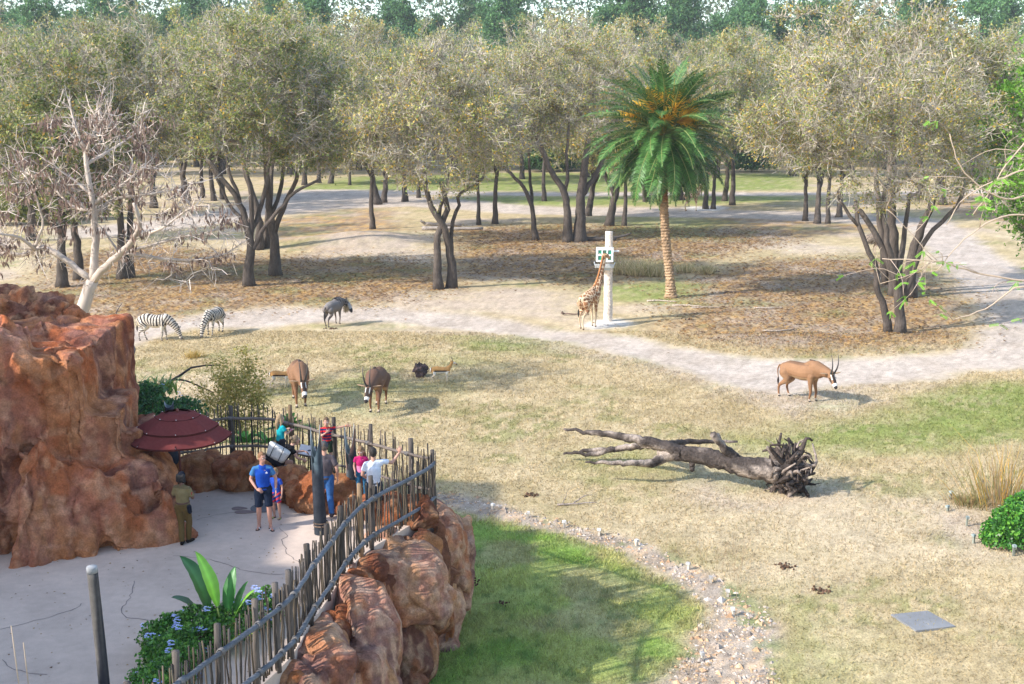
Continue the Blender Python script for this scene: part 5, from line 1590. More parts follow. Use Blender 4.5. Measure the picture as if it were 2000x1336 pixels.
def strelitzia():
    rng = np.random.default_rng(9)
    p = at(428, 1262, ZP)
    T = thing('banana_plant', 'banana plant with large paddle leaves beside the front fence, one leaf bright', 'plant', (p.x, p.y, ZP), 0.0, None, 1.08)
    for (x, y, h, L, W, rz, ti, col) in ((0.02, 0, 0.55, 0.95, 0.16, 2.7, 0.1, (0.22, 0.48, 0.05)), (-0.14, 0.1, 0.45, 1.0, 0.24, 2.9, 0.05, (0.035, 0.13, 0.03)), (-0.2, 0.15, 0.25, 0.75, 0.26, 3.6, 0.3, (0.03, 0.11, 0.03)),
                                         (0.12, 0.1, 0.45, 0.72, 0.13, 1.2, 0.0, (0.05, 0.18, 0.04)), (0.2, 0.05, 0.35, 0.62, 0.13, 0.1, 0.25, (0.20, 0.42, 0.06)), (0.1, -0.35, 0.05, 0.6, 0.12, 0.3, 0.7, (0.40, 0.52, 0.04)), (0.2, 0.15, 0.35, 0.6, 0.12, 0.6, 0.1, (0.06, 0.2, 0.04))):
        lm = big_leaf(L, W, rng.uniform(0.3, 0.7), col, rng, rng.uniform(0.2, 0.7))
        V, Fs = tube_arr([(-0.02, 0, -h), (-0.01, 0, -h * 0.4), (0.02, 0, 0.05)], [0.02, 0.016, 0.012], 6)
        lm.add(V, Fs, (0.30, 0.38, 0.08))
        o = lm.build('leaf', M['gloss_leaf'], T, loc=(x, y, h))
        o.rotation_euler = (0, ti, rz)
strelitzia()
p = at(296, 880, ZP)
leafy('border_plant', 'dark green planting with blue flowers between the outcrop and the umbrella', 'plant', (p.x, p.y, ZP - 0.3),
      [((0, 0, 0.9), (0.85, 0.7, 0.9)), ((-0.3, 0.5, 1.3), (0.7, 0.7, 0.7)), ((0.6, 0.6, 0.9), (0.7, 0.6, 0.7))], 9000, 0.085, [(0.05, 0.15, 0.04), (0.08, 0.21, 0.05), (0.035, 0.11, 0.04)], 402, flowers=(14, BLUE, 0.05))
def iris_clump():
    rng = np.random.default_rng(12)
    p = at(300, 850, ZP)
    mb = MB()
    for k in range(80):
        a = rng.uniform(0, 2 * pi); L = rng.uniform(0.5, 1.0); b0 = np.array([rng.normal(0, 0.28), rng.normal(0, 0.2), 0.6])
        d = np.array([cos(a), sin(a), 0])
        pts = [b0 + d * L * t * 0.5 + np.array([0, 0, L * (t - 0.55 * t * t)]) for t in (0, 0.35, 0.7, 1.0)]
        w = np.array([-sin(a), cos(a), 0]) * 0.022
        V = []
        for q, ww in zip(pts, (1, 1.1, 0.8, 0.1)): V += [q - w * ww, q + w * ww]
        mb.add(V, np.array([(0, 1, 3, 2), (2, 3, 5, 4), (4, 5, 7, 6)]), np.array((0.16, 0.26, 0.05)) * rng.uniform(0.7, 1.4))
    tag(mb.build('iris_clump', M['gloss_leaf'], smooth=False, loc=(p.x, p.y + 0.7, ZP + 0.35)), 'clump of sword-shaped yellow-green leaves behind the umbrella', 'plant')
iris_clump()
def fern(label, px, py, z, n, L, seed, cat='plant'):
    rng = np.random.default_rng(seed)
    p = at(px, py, z)
    mb = MB()
    for k in range(n):
        a = rng.uniform(0, 2 * pi); l = L * rng.uniform(0.6, 1.1); el = rng.uniform(0.3, 1.2)
        d = np.array([cos(a) * cos(el), sin(a) * cos(el), sin(el)]); sd = np.array([-sin(a), cos(a), 0])
        t = np.linspace(0.2, 1, 12)
        B = d * l * t[:, None] + np.array([0, 0, -0.45]) * (t ** 2)[:, None] * l
        for s in (-1, 1):
            tip = B + sd * s * 0.13 * l + d * 0.05 * l
            w = d * 0.04 * l
            V = np.stack([B, (B + tip) / 2 + w, tip, (B + tip) / 2 - w], 1).reshape(-1, 3)
            mb.add(V, np.arange(48).reshape(-1, 4), np.array((0.10, 0.30, 0.04)) * rng.uniform(0.7, 1.3))
        V, Fs = frusta(B[:-1], B[1:], 0.008, 0.006, 3); mb.add(V, Fs, (0.10, 0.2, 0.04))
    tag(mb.build('leafy_plant', M['gloss_leaf'], smooth=False, loc=tuple(p)), label, cat)
fern('bright green feathery plant just outside the fence behind the girl in teal', 566, 842, 2.5, 34, 0.85, 13)
fern('low green leafy plant outside the back fence near the umbrella', 480, 868, 2.6, 30, 0.7, 14)
fern('small green fern showing through the pickets beside the girl in teal', 522, 868, 2.7, 26, 0.6, 15)

def dry_tuft(name, label, cat, loc, n, h, spread, cols, seed, group=None, w=0.012, lean=0.4):
    rng = np.random.default_rng(seed)
    b = rng.normal(0, spread * 0.4, (n, 3)) * np.array([1, 1, 0])
    d = np.column_stack([b[:, 0] * lean * 2 / max(spread, 0.01) + rng.normal(0, lean * 0.5, n), b[:, 1] * lean * 2 / max(spread, 0.01) + rng.normal(0, lean * 0.5, n), np.ones(n)])
    L = h * rng.uniform(0.45, 1.1, n)[:, None]
    m = b + d * L * 0.55; e = b + d * L + np.column_stack([rng.normal(0, 0.12, n), rng.normal(0, 0.12, n), -0.08 * np.ones(n)]) * L
    a = rng.uniform(0, 2 * pi, n)[:, None]
    ww = np.column_stack([np.cos(a), np.sin(a), np.zeros(n)]) * w
    V = np.stack([b - ww, b + ww, m - ww * 0.8, m + ww * 0.8, e], 1).reshape(-1, 3)
    k = np.arange(n) * 5
    c = np.array(cols)[rng.integers(0, len(cols), n)] * rng.uniform(0.8, 1.2, n)[:, None]
    return tag(MB().add(V, [np.stack([k, k + 1, k + 3, k + 2], 1), np.stack([k + 2, k + 3, k + 4], 1)], np.repeat(c, 5, 0)).build(name, M['blade'], smooth=False, loc=tuple(loc)), label, cat, group)
STRAW = [(0.62, 0.50, 0.29), (0.70, 0.59, 0.37), (0.50, 0.41, 0.22), (0.32, 0.31, 0.13)]
for i, (px, py, h, s, lb) in enumerate([(1216, 533, 1.3, 1.1, 'greyish green tall grass tuft next to the feeder post'), (1243, 538, 0.8, 0.7, 'small pale straw tuft with a dark log behind the feeder'), (1262, 537, 1.2, 0.9, 'tallest pale straw tuft between feeder and palm'),
                                    (1280, 539, 1.0, 0.8, 'broad pale straw tuft close to the palm trunk'), (1338, 533, 0.7, 0.7, 'low straw tuft just beyond the palm trunk'), (1380, 536, 0.7, 0.6, 'lone straw tuft farthest from the palm trunk')]):
    dry_tuft('grass_tuft', lb, 'grass tuft', gp(px, py), 420, h, s, STRAW, 500 + i, 'dry grass tufts by the palm', w=0.016)
dry_tuft('grass_tuft', 'tiny yellow dry tuft alone in the meadow below the zebras', 'grass tuft', gp(378, 697), 140, 0.4, 0.4, [(0.52, 0.36, 0.10), (0.42, 0.30, 0.1)], 510, w=0.014)
# the wispy yellowish shrub over the back fence
def wispy():
    rng = np.random.default_rng(23)
    Y = 33.0
    p = at_y(470, 830, Y)
    T = thing('wispy_shrub', 'thin see-through yellowish shrub rising behind the back fence', 'shrub', (p.x, p.y, 0))
    top = at_y(460, 690, Y).z
    lines = [np.array([(0, 0, 0), (0.1, 0, 1.2), (0.0, 0.1, 2.4)])]
    A, PR, R, tips, nst, lc = grow([smooth_path(lines[0], step=0.2)], [(np.array([-0.1, 0, top - 1.1]), np.array([1.0, 0.8, 1.2]))], 120, rng, 0.05, r_tip=0.003, step=0.2)
    R = np.minimum(R, 0.012)
    wood_mesh(A, PR, R, nst, [], rng, bark=(0.40, 0.34, 0.2), pale=(0.45, 0.38, 0.2)).build('stems', M['twig'], T)
    tw, lf = crown_mesh(A, PR, R, tips, rng, 900, 6500, 0.075, np.array([(0.42, 0.36, 0.10), (0.30, 0.30, 0.09), (0.5, 0.38, 0.12)]), np.array([0.4, 0.4, 0.2]), 0.4, 0.003, (0.42, 0.36, 0.18))
    tag(lf.build('foliage', M['blade'], T, smooth=False), kind='stuff')
wispy()
# shrub at the right edge
p = at(1985, 1066)
leafy('glossy_shrub', 'dense glossy green shrub with creamy flower heads at the picture edge', 'shrub', (p.x, p.y, 0), [((0.1, 0.1, 0.45), (0.95, 0.7, 0.62)), ((-0.45, -0.1, 0.3), (0.5, 0.5, 0.45)), ((0.5, 0.6, 0.55), (0.8, 0.7, 0.65))], 9500, 0.105, [(0.06, 0.21, 0.03), (0.10, 0.30, 0.04), (0.16, 0.38, 0.04), (0.04, 0.13, 0.025)], 403, flowers=(10, (0.6, 0.62, 0.45), 0.05))
q = at(1968, 992)
dry_tuft('reed_clump', 'tall orange-brown reeds standing up behind the glossy shrub', 'reeds', (q.x, q.y + 0.3, 0), 300, 2.1, 1.0, [(0.60, 0.36, 0.08), (0.50, 0.40, 0.28), (0.45, 0.30, 0.14), (0.3, 0.28, 0.1)], 520, w=0.010, lean=0.28)
q = at(1890, 985)
dry_tuft('grass_tuft', 'brownish grass tuft beside the glossy shrub', 'grass tuft', (q.x, q.y, 0), 220, 0.4, 0.6, [(0.36, 0.25, 0.12), (0.25, 0.24, 0.09)], 521, w=0.012)
# stems standing along the gravel, reeds at the bottom edge, dried flower heads
def weed(name, label, loc, stems, seed, col=(0.38, 0.27, 0.17), group=None, heads=None, r=0.005, leaf=None, cat='weed'):
    rng = np.random.default_rng(seed)
    mb = MB()
    hd = MB()
    for dx, dy, h, lx, ly in stems:
        P = smooth_path([(dx, dy, -0.03), (dx + lx * 0.4 + rng.normal(0, 0.02), dy + ly * 0.4, h * 0.5), (dx + lx, dy + ly, h)], n=8)
        V, Fs = tube_arr(P, np.linspace(r, r * 0.5, 8), 4); mb.add(V, Fs, np.array(col) * rng.uniform(0.8, 1.2))
        if leaf is not None:
            for k in range(14):
                t = rng.uniform(0.1, 1); c = P[int(t * 7)]; a = rng.uniform(0, 2 * pi)
                u = np.array([cos(a), sin(a), 0.5]) * 0.05; w = np.array([-sin(a), cos(a), 0]) * 0.012
                mb.add([c, c + u * 0.5 + w, c + u, c + u * 0.5 - w], np.array([[0, 1, 2, 3]]), np.array(leaf) * rng.uniform(0.7, 1.3))
        if heads:
            hc, hs = heads
            for k in range(22):
                c = P[-1] + rng.normal(0, 1, 3) * np.array([hs, hs, hs * 0.35])
                V, Fs = sphere_arr(c, hs * 0.28, 6, 4); hd.add(V, Fs, np.array(hc) * rng.uniform(0.6, 1.3))
    T = thing(name, label, cat, tuple(loc), group=group)
    mb.build('stalk', M['twig'], T)
    if heads: tag(hd.build('seed_heads', M['twig'], T), kind='stuff')
    return T
_r = np.random.default_rng(66)
for i, (px, py, lb) in enumerate([(1185, 1030, 'sparse brown weed stalks at the upper end of the gravel strip'), (1250, 1050, 'thin tall weed stalks leaning over the gravel where it bends'), (1345, 1090, 'loose weed stalks beyond the middle of the gravel strip'),
                              (1405, 1110, 'forked thin weed stalk on the meadow side of the gravel'), (1430, 1130, 'tallest weed stalks at the gravel bend'), (1450, 1180, 'weed stalks beside the widest stones'), (1400, 1240, 'thin weed in the middle of the widening gravel'), (1350, 1320, 'weed stalks at the lawn edge near the bottom')]):
    p = at(px, py)
    weed('weed', lb, p, [(_r.normal(0, 0.25), _r.normal(0, 0.25), _r.uniform(0.5, 1.15), _r.normal(0, 0.18), _r.normal(0, 0.1)) for k in range(4)], 600 + i, group='weeds along the gravel strip')
p = at(38, 1336, ZP); p = at_y(55, 1470, 14.0)
weed('reed', 'two bare tan reed stalks rising at the bottom corner', (p.x, p.y, ZP - 0.4), [(0, 0, at_y(38, 1222, 14.0).z - ZP + 0.4, -0.08, 0), (0.07, 0.1, at_y(48, 1262, 14.0).z - ZP + 0.4, -0.06, 0)], 620, col=(0.52, 0.40, 0.28), r=0.012)
p = at(885, 1195)
weed('dried_flowers', 'dark maroon dried flower heads on straw stalks against the small boulder', (p.x, p.y, 0), [(_r.normal(0, 0.3), _r.normal(-0.1, 0.2), _r.uniform(0.25, 1.05), _r.normal(-0.05, 0.15), _r.normal(0, 0.1)) for k in range(16)], 621, col=(0.50, 0.34, 0.14), heads=((0.10, 0.035, 0.035), 0.085), r=0.008, cat='flowers')
p = at(962, 1185)
weed('dried_flowers', 'fallen straw stalk with a maroon head lying on the lawn', (p.x - 0.3, p.y, 0.05), [(0, 0, 0.08, 0.55, -0.05)], 622, col=(0.52, 0.38, 0.16), heads=((0.10, 0.035, 0.035), 0.06), r=0.008, cat='flowers')
p = at(790, 1345)
weed('flowering_weed', 'yellow-green weed with small pale blue flowers at the foot of the boulders', (p.x, p.y, 0), [(_r.normal(0, 0.12), _r.normal(0, 0.1), _r.uniform(0.4, 0.8), _r.normal(0, 0.1), 0) for k in range(6)], 623, col=(0.25, 0.36, 0.06), heads=((0.5, 0.52, 0.75), 0.03), leaf=(0.24, 0.40, 0.05), cat='weed')
# ------------------------------------------------------------------ animals: one continuous body each
def chain(mb, pts, radii, n=None, sides=14, flat=1.0):
    """a limb or trunk: smooth tapering tube with rounded ends"""
    P = np.array(pts, float); R = np.array(radii, float)
    Q = smooth_path(np.column_stack([P, R]), n=n or max(6, 4 * len(P)))
    pth, rr = Q[:, :3], np.maximum(Q[:, 3], 0.004)
    V, Fs = tube_arr(pth, rr, sides, True, flat=flat)
    mb.add(V, Fs)
    for k in range(len(pth)):
        if k in (0, len(pth) - 1):
            V, Fs = sphere_arr(pth[k], rr[k], 12, 8); mb.add(V, Fs)
def seg_param(V, pts):
    """distance to a polyline and arc length along it"""
    P = np.array(pts, float)
    best = np.full(len(V), 1e9); s = np.zeros(len(V)); acc = 0.0
    for a, b in zip(P[:-1], P[1:]):
        e = b - a; L = np.linalg.norm(e)
        t = np.clip(((V - a) @ e) / (L * L), 0, 1)
        d = np.linalg.norm(V - a - t[:, None] * e, axis=1)
        k = d < best
        s = np.where(k, acc + t * L, s); best = np.minimum(best, d); acc += L
    return best, s
def quad(spec, voxel):
    """spec: dict of chains name -> (pts, radii); returns V, polys, normals"""
    mb = MB()
    for nm, c in spec.items():
        chain(mb, c[0], c[1], flat=c[2] if len(c) > 2 else 1.0)
    return remeshed(mb, voxel, 4)
def legs(xf, xr, yf, yr, zs, zh, s, thin=1.0, off=((0, 0), (0, 0), (0, 0), (0, 0))):
    """four jointed legs; off: forward shift of each hoof (front left, front right, hind left, hind right)"""
    d = {}
    for k, sg in ((0, 1), (1, -1)):
        o, oy = off[k]
        d['front%d' % k] = ([(xf, sg * yf, zs * 0.86), (xf - 0.03 * s, sg * yf, zs * 0.60), (xf + 0.02 * s + o * 0.5, sg * yf * 0.95, zs * 0.33), (xf + o * 0.9, sg * yf * 0.92, zs * 0.09), (xf + 0.035 * s + o, sg * yf * 0.92 + oy, 0.025 * s)],
                            [0.15 * s * thin, 0.085 * s * thin, 0.050 * s * thin, 0.034 * s * thin, 0.05 * s * thin])
    for k, sg in ((2, 1), (3, -1)):
        o, oy = off[k]
        d['hind%d' % k] = ([(xr, sg * yr, zh * 0.84), (xr + 0.10 * s, sg * yr * 1.08, zh * 0.62), (xr - 0.13 * s + o * 0.5, sg * yr, zh * 0.385), (xr - 0.09 * s + o * 0.9, sg * yr * 0.95, zh * 0.10), (xr - 0.05 * s + o, sg * yr * 0.95 + oy, 0.025 * s)],
                           [0.20 * s * thin, 0.125 * s * thin, 0.052 * s * thin, 0.036 * s * thin, 0.05 * s * thin])
    return d
def K(*c): return np.array(c)[None, :]
def mix(a, b, t): return a * (1 - t[:, None]) + b * t[:, None]
def curved_horn(pts, r0, name, parent, col, ring=0):
    P = smooth_path(pts, n=26)
    R = np.linspace(r0, r0 * 0.18, 26)
    if ring: R = R * (1 + 0.10 * (np.arange(26) % 2) * (np.arange(26) < 20))
    V, Fs = tube_arr(P, R, 8)
    MB().add(V, Fs, col).build(name, M['horn'], parent)
def ear_part(c, d, L, w, parent, col, inner=None):
    d = np.array(d, float); d /= np.linalg.norm(d)
    t = np.linspace(0, 1, 8)
    P = np.array(c) + d * L * t[:, None]
    V, Fs = tube_arr(P, np.maximum(w * np.sin(np.clip(t * 0.93 + 0.07, 0, 1) * pi) ** 0.7, 0.006), 8, True, flat=0.45)
    col_ = np.tile(np.array(col)[None], (len(V), 1))
    MB().add(V, Fs, col_).build('ear', M['hide'], parent)
def eye_part(c, r, parent):
    V, Fs = sphere_arr(c, r, 8, 6)
    MB().add(V, Fs, (0.012, 0.009, 0.008)).build('eye', M['horn'], parent)
def tail_part(pts, r0, parent, col, tuft=None, tl=0.3, tw=0.05):
    P = smooth_path(pts, n=10)
    V, Fs = tube_arr(P, np.linspace(r0, r0 * 0.5, 10), 7)
    mb = MB().add(V, Fs, col)
    if tuft is not None:
        e = P[-1]
        t = np.linspace(0, 1, 7)
        V, Fs = tube_arr(e + np.column_stack([0 * t, 0 * t, 0.05 - t * tl]), np.maximum(tw * np.sin(np.clip(t * 0.9 + 0.1, 0, 1) * pi), 0.008), 7)
        mb.add(V, Fs, tuft)
    mb.build('tail', M['hide'], parent)

def zebra(label, px, py, heading, turn, seed, off):
    s = 1.0
    neck = [(0.52, 0, 1.10), (0.80, 0.05 * turn, 0.92), (1.02, 0.16 * turn, 0.66), (1.13, 0.26 * turn, 0.46)]
    head = [(1.12, 0.26 * turn, 0.47), (1.20, 0.31 * turn, 0.26), (1.25, 0.34 * turn, 0.075)]
    spec = {'trunk': ([(-0.66, 0, 1.00), (-0.45, 0, 1.03), (0.0, 0, 0.95), (0.38, 0, 1.00), (0.60, 0, 1.02)], [0.24, 0.315, 0.33, 0.29, 0.19]),
            'withers': ([(-0.5, 0, 1.17), (0.1, 0, 1.12), (0.42, 0, 1.16)], [0.15, 0.15, 0.13]),
            'neck': (neck, [0.25, 0.19, 0.15, 0.125]), 'head': (head, [0.125, 0.10, 0.07])}
    spec.update(legs(0.42, -0.58, 0.15, 0.15, 1.05, 1.05, 1.0, 1.0, off))
    V, Fc, N = quad(spec, 0.0215)
    dn, sn = seg_param(V, neck + head[1:]); dh, sh = seg_param(V, head)
    x, y, z = V.T
    # stripes: upright on the barrel, fanning back over the rump, round the neck and legs
    piv = np.array((-0.12, 0.42))
    ang = np.arctan2(z - piv[1], -(x - piv[0]))
    ph_body = np.where(x > piv[0], (x - piv[0]), -(pi / 2 - ang) * 0.62)
    ph = ph_body
    isneck = (x > 0.5) & (z > 0.15) & (dn < 0.30)
    ph = np.where(isneck, 0.62 + sn, ph)
    isleg = (z < 0.66) & ~isneck
    ph_leg = z * 1.5
    wob = (fbm(V * 3.0, 2, seed) - 0.5) * 0.10
    f = np.where(isleg, 10.0, np.where(isneck, 11.5, 9.0))
    st = np.sin((np.where(isleg, ph_leg, ph) + wob) * f * 2 * pi / 1.25)
    blk = sstep(-0.12, 0.12, st)
    belly = sstep(0.0, 0.25, -N[:, 2]) * (z < 0.75) * (z > 0.5) * (np.abs(x) < 0.5)
    C = mix(K(0.56, 0.50, 0.42), K(0.03, 0.025, 0.025), blk)
    C = mix(C, K(0.68, 0.62, 0.52), belly * 0.9)
    muz = sstep(0.42, 0.50, sh) * (dh < 0.16) * (x > 0.9)
    C = mix(C, K(0.03, 0.025, 0.025), muz)
    C = mix(C, K(0.03, 0.025, 0.02), (z < 0.065).astype(float))
    T = thing('zebra', label, 'zebra', gp(px, py), heading, 'zebras grazing by the dirt road')
    link('body', mesh_from('zebra', V, Fc, C, M['hide']), T)
    mb = MB()
    P = smooth_path([(0.40, 0, 1.30), (0.62, 0.02 * turn, 1.31), (0.88, 0.08 * turn, 1.12), (1.09, 0.18 * turn, 0.85), (1.20, 0.26 * turn, 0.60)], n=30)
    Vv, Fs = tube_arr(P, np.full(30, 0.055), 6, True, flat=0.35)
    i = np.repeat(np.arange(30), 6)
    mb.add(Vv, Fs, np.where((i % 4 < 2)[:, None], K(0.62, 0.55, 0.46), K(0.03, 0.025, 0.025)))
    mb.build('mane', M['hide'], T)
    for sg in (-1, 1):
        ear_part((1.12, 0.26 * turn + sg * 0.08, 0.56), (0.35, sg * 0.6, 0.75), 0.19, 0.05, T, (0.30, 0.26, 0.22))
        eye_part((1.19, 0.29 * turn + sg * 0.095, 0.36), 0.022, T)
    tail_part([(-0.86, 0, 1.10), (-0.95, 0, 0.95), (-0.95, 0.02, 0.7)], 0.03, T, (0.5, 0.45, 0.38), (0.03, 0.025, 0.02), 0.35, 0.045)
zebra('zebra seen side on grazing with its head down, nearer the red rocks', 305, 664, radians(-6), 0.3, 1, ((0.05, 0), (-0.10, 0), (0.10, 0), (-0.14, 0)))
zebra('zebra facing the viewer with its head down to the grass', 419, 652, radians(-104), -0.2, 2, ((0.05, 0), (-0.05, 0), (0.08, 0), (-0.12, 0)))

def giraffe(label, p, heading, name_seed, scale, look_down=False):
    neck = [(0.50, 0, 1.72), (0.74, 0, 2.15), (0.98, 0, 2.68), (1.16, 0, 3.18), (1.26, 0, 3.52)]
    head = [(1.24, 0, 3.55), (1.40, 0, 3.56), (1.60, 0, 3.45), (1.74, 0, 3.36)]
    spec = {'trunk': ([(-0.52, 0, 1.50), (-0.2, 0, 1.52), (0.2, 0, 1.58), (0.52, 0, 1.66)], [0.24, 0.33, 0.36, 0.28]),
            'hump': ([(0.0, 0, 1.78), (0.4, 0, 1.94)], [0.16, 0.15]),
            'neck': (neck, [0.30, 0.20, 0.14, 0.115, 0.11]), 'head': (head, [0.12, 0.115, 0.085, 0.06])}
    spec.update(legs(0.42, -0.48, 0.16, 0.16, 1.72, 1.55, 1.25, 0.86, ((0.05, 0), (-0.08, 0), (0.08, 0), (-0.12, 0))))
    V, Fc, N = quad(spec, 0.026)
    x, y, z = V.T
    f1, f2, cid = voro(V * np.array([5.6, 5.6, 5.0]) + 3, name_seed)
    e = f2 - f1
    pat = sstep(0.06, 0.16, e)
    low = 1 - sstep(0.45, 0.95, z)
    brown = K(0.235, 0.108, 0.05) * (0.75 + 0.5 * cid)[:, None]
    C = mix(K(0.66, 0.51, 0.34), brown, pat * (1 - low))
    C = mix(C, K(0.55, 0.41, 0.27), low * 0.8)
    dh, sh = seg_param(V, head)
    C = mix(C, K(0.40, 0.24, 0.12), ((dh < 0.15) & (x > 1.14)).astype(float) * 0.6)
    C = mix(C, K(0.05, 0.035, 0.03), (z < 0.06).astype(float))
    T = thing('giraffe', label, 'giraffe', p, heading, None, scale)
    link('body', mesh_from('giraffe', V, Fc, C, M['hide']), T)
    P = smooth_path([(0.35, 0, 2.06), (0.55, 0, 2.22), (0.80, 0, 2.72), (1.01, 0, 3.22), (1.13, 0, 3.58)], n=24)
    Vv, Fs = tube_arr(P, np.full(24, 0.05), 6, True, flat=0.4)
    MB().add(Vv, Fs, (0.33, 0.14, 0.05)).build('mane', M['hide'], T)
    for sg in (-1, 1):
        V_, Fs = tube_arr([(1.26, sg * 0.05, 3.62), (1.24, sg * 0.06, 3.72), (1.23, sg * 0.06, 3.79)], [0.022, 0.02, 0.03], 7)
        MB().add(V_, Fs, (0.10, 0.06, 0.04)).build('horn', M['hide'], T)
        ear_part((1.20, sg * 0.09, 3.6), (-0.3, sg, 0.25), 0.19, 0.05, T, (0.5, 0.36, 0.22))
        eye_part((1.40, sg * 0.10, 3.60), 0.025, T)
    tail_part([(-0.76, 0, 1.58), (-0.86, 0, 1.35), (-0.87, 0, 1.0)], 0.03, T, (0.5, 0.36, 0.22), (0.02, 0.017, 0.015), 0.42, 0.055)
    return T
pf = gp(1150, 638)
giraffe('reticulated giraffe feeding at the box on the pale post', pf, radians(50), 5, 1.03)
giraffe('giraffe standing half hidden behind the palm fronds, only its legs showing', gp(1351, 412), radians(10), 9, 1.15)

def roan(label, px, py, heading, turn, seed, dark, scale=1.0, low=0.0, off=((0, 0),) * 4):
    T = thing('antelope', label, 'antelope', gp(px, py), heading, 'brown antelopes with ringed horns', scale)
    hx, hz = 1.10, 0.92 - low
    hd = np.array((0.42 * cos(turn), 0.42 * sin(turn), -0.42)); hd = hd / np.linalg.norm(hd)
    pol = np.array((hx, 0.16 * sin(turn), hz + 0.12))
    neck = [(0.50, 0, 1.18), (0.78, 0.02 * sin(turn), 1.12 - low * 0.4), tuple(pol)]
    head = [tuple(pol), tuple(pol + hd * 0.20), tuple(pol + hd * 0.40), tuple(pol + hd * 0.53)]
    spec = {'trunk': ([(-0.72, 0, 1.03), (-0.48, 0, 1.05), (0.0, 0, 1.0), (0.40, 0, 1.05), (0.62, 0, 1.05)], [0.19, 0.265, 0.31, 0.29, 0.20]),
            'hump': ([(-0.5, 0, 1.18), (0.05, 0, 1.18), (0.36, 0, 1.33), (0.60, 0, 1.24)], [0.14, 0.14, 0.13, 0.12]),
            'neck': (neck, [0.27, 0.21, 0.145]), 'head': (head, [0.135, 0.115, 0.085, 0.065])}
    spec.update(legs(0.42, -0.62, 0.15, 0.15, 1.08, 1.08, 1.0, 1.0, off))
    V, Fc, N = quad(spec, 0.0215)
    x, y, z = V.T
    base = K(0.26, 0.14, 0.072) * (1 - dark) + K(0.12, 0.066, 0.045) * dark
    C = base * (0.9 + 0.3 * fbm(V * 2.5, 3, seed))[:, None]
    C = mix(C, K(0.40, 0.26, 0.15), sstep(0.2, 0.7, -N[:, 2]) * (z > 0.5) * (z < 0.85) * 0.8)
    C = mix(C, K(0.20, 0.085, 0.035), (1 - sstep(0.35, 0.6, z)) * 0.6)
    C = mix(C, K(0.10, 0.055, 0.035), sstep(0.75, 0.95, N[:, 2]) * (x < 0.3) * (x > -0.8) * (z > 1.0) * 0.6)
    # black and white face
    dh, sh = seg_param(V, head)
    rel = V - pol
    side = np.cross(hd, [0, 0, 1.0]); side /= np.linalg.norm(side)
    up = np.cross(side, hd)
    ls, lu = rel @ side, rel @ up
    onh = (dh < 0.17) & (rel @ hd > -0.06)
    C = np.where((onh & (sh > 0.10) & (sh < 0.40) & (np.abs(ls) < 0.052))[:, None], K(0.035, 0.025, 0.022), C)
    C = np.where((onh & (sh > 0.08) & (sh < 0.27) & (np.abs(ls) >= 0.055) & (np.abs(ls) < 0.08) & (lu > -0.05))[:, None], K(0.72, 0.68, 0.62), C)
    C = np.where((onh & (sh > 0.20) & (sh < 0.40) & (np.abs(ls) >= 0.088))[:, None], K(0.06, 0.04, 0.03), C)
    C = np.where((onh & (sh >= 0.40))[:, None], K(0.72, 0.69, 0.65), C)
    C = np.where((onh & (sh > 0.50) & (lu > -0.03))[:, None], K(0.03, 0.025, 0.025), C)
    C = mix(C, K(0.03, 0.025, 0.022), (z < 0.055).astype(float))
    C = mix(C, K(0.52, 0.44, 0.36), ((z > 0.055) & (z < 0.11)).astype(float) * 0.8)
    link('body', mesh_from('roan', V, Fc, C, M['hide']), T)
    P = smooth_path([(0.25, 0, 1.45), (0.52, 0, 1.42), (0.80, 0.03 * sin(turn), 1.30 - low * 0.4), tuple(pol + np.array([-0.05, 0, 0.14]))], n=20)
    Vv, Fs = tube_arr(P, np.full(20, 0.045), 6, True, flat=0.4)
    MB().add(Vv, Fs, (0.05, 0.03, 0.025)).build('mane', M['hide'], T)
    for sg in (-1, 1):
        b = pol + up * 0.10 + side * sg * 0.055 + hd * 0.05
        curved_horn([b, b + up * 0.26 + side * sg * 0.035 - hd * 0.06, b + up * 0.46 + side * sg * 0.06 - hd * 0.22, b + up * 0.56 + side * sg * 0.07 - hd * 0.42], 0.034, 'horn', T, (0.06, 0.055, 0.055), 1)
        ear_part(pol + side * sg * 0.10 + up * 0.03, side * sg * 1.0 + up * 0.05 - hd * 0.15, 0.32, 0.05, T, (0.36, 0.24, 0.15))
        eye_part(pol + hd * 0.17 + side * sg * 0.112 + up * 0.03, 0.024, T)
    tail_part([(-0.92, 0, 1.12), (-1.0, 0, 0.95), (-0.98, 0.02, 0.62)], 0.03, T, tuple(base[0] * 0.9), (0.03, 0.02, 0.018), 0.3, 0.04)
roan('ginger brown antelope alone by the road bend, its head turned to the viewer', 1566, 779, radians(-44), radians(-30), 1, 0.12, 1.14, -0.04, ((0.03, 0), (-0.06, 0), (0.10, 0), (-0.14, 0)))
roan('brown antelope facing the viewer with head lowered to the hay, white-tailed gazelle behind it', 586, 789, radians(-76), radians(6), 2, 0.45, 1.24, 0.10, ((-0.04, 0), (0.08, 0), (0.05, 0), (-0.08, 0)))
roan('darkest brown antelope facing the viewer, between the other antelope and the lava rock', 737, 800, radians(-95), radians(-6), 3, 0.95, 1.17, 0.05, ((0.05, 0), (-0.03, 0), (-0.05, 0), (0.06, 0)))

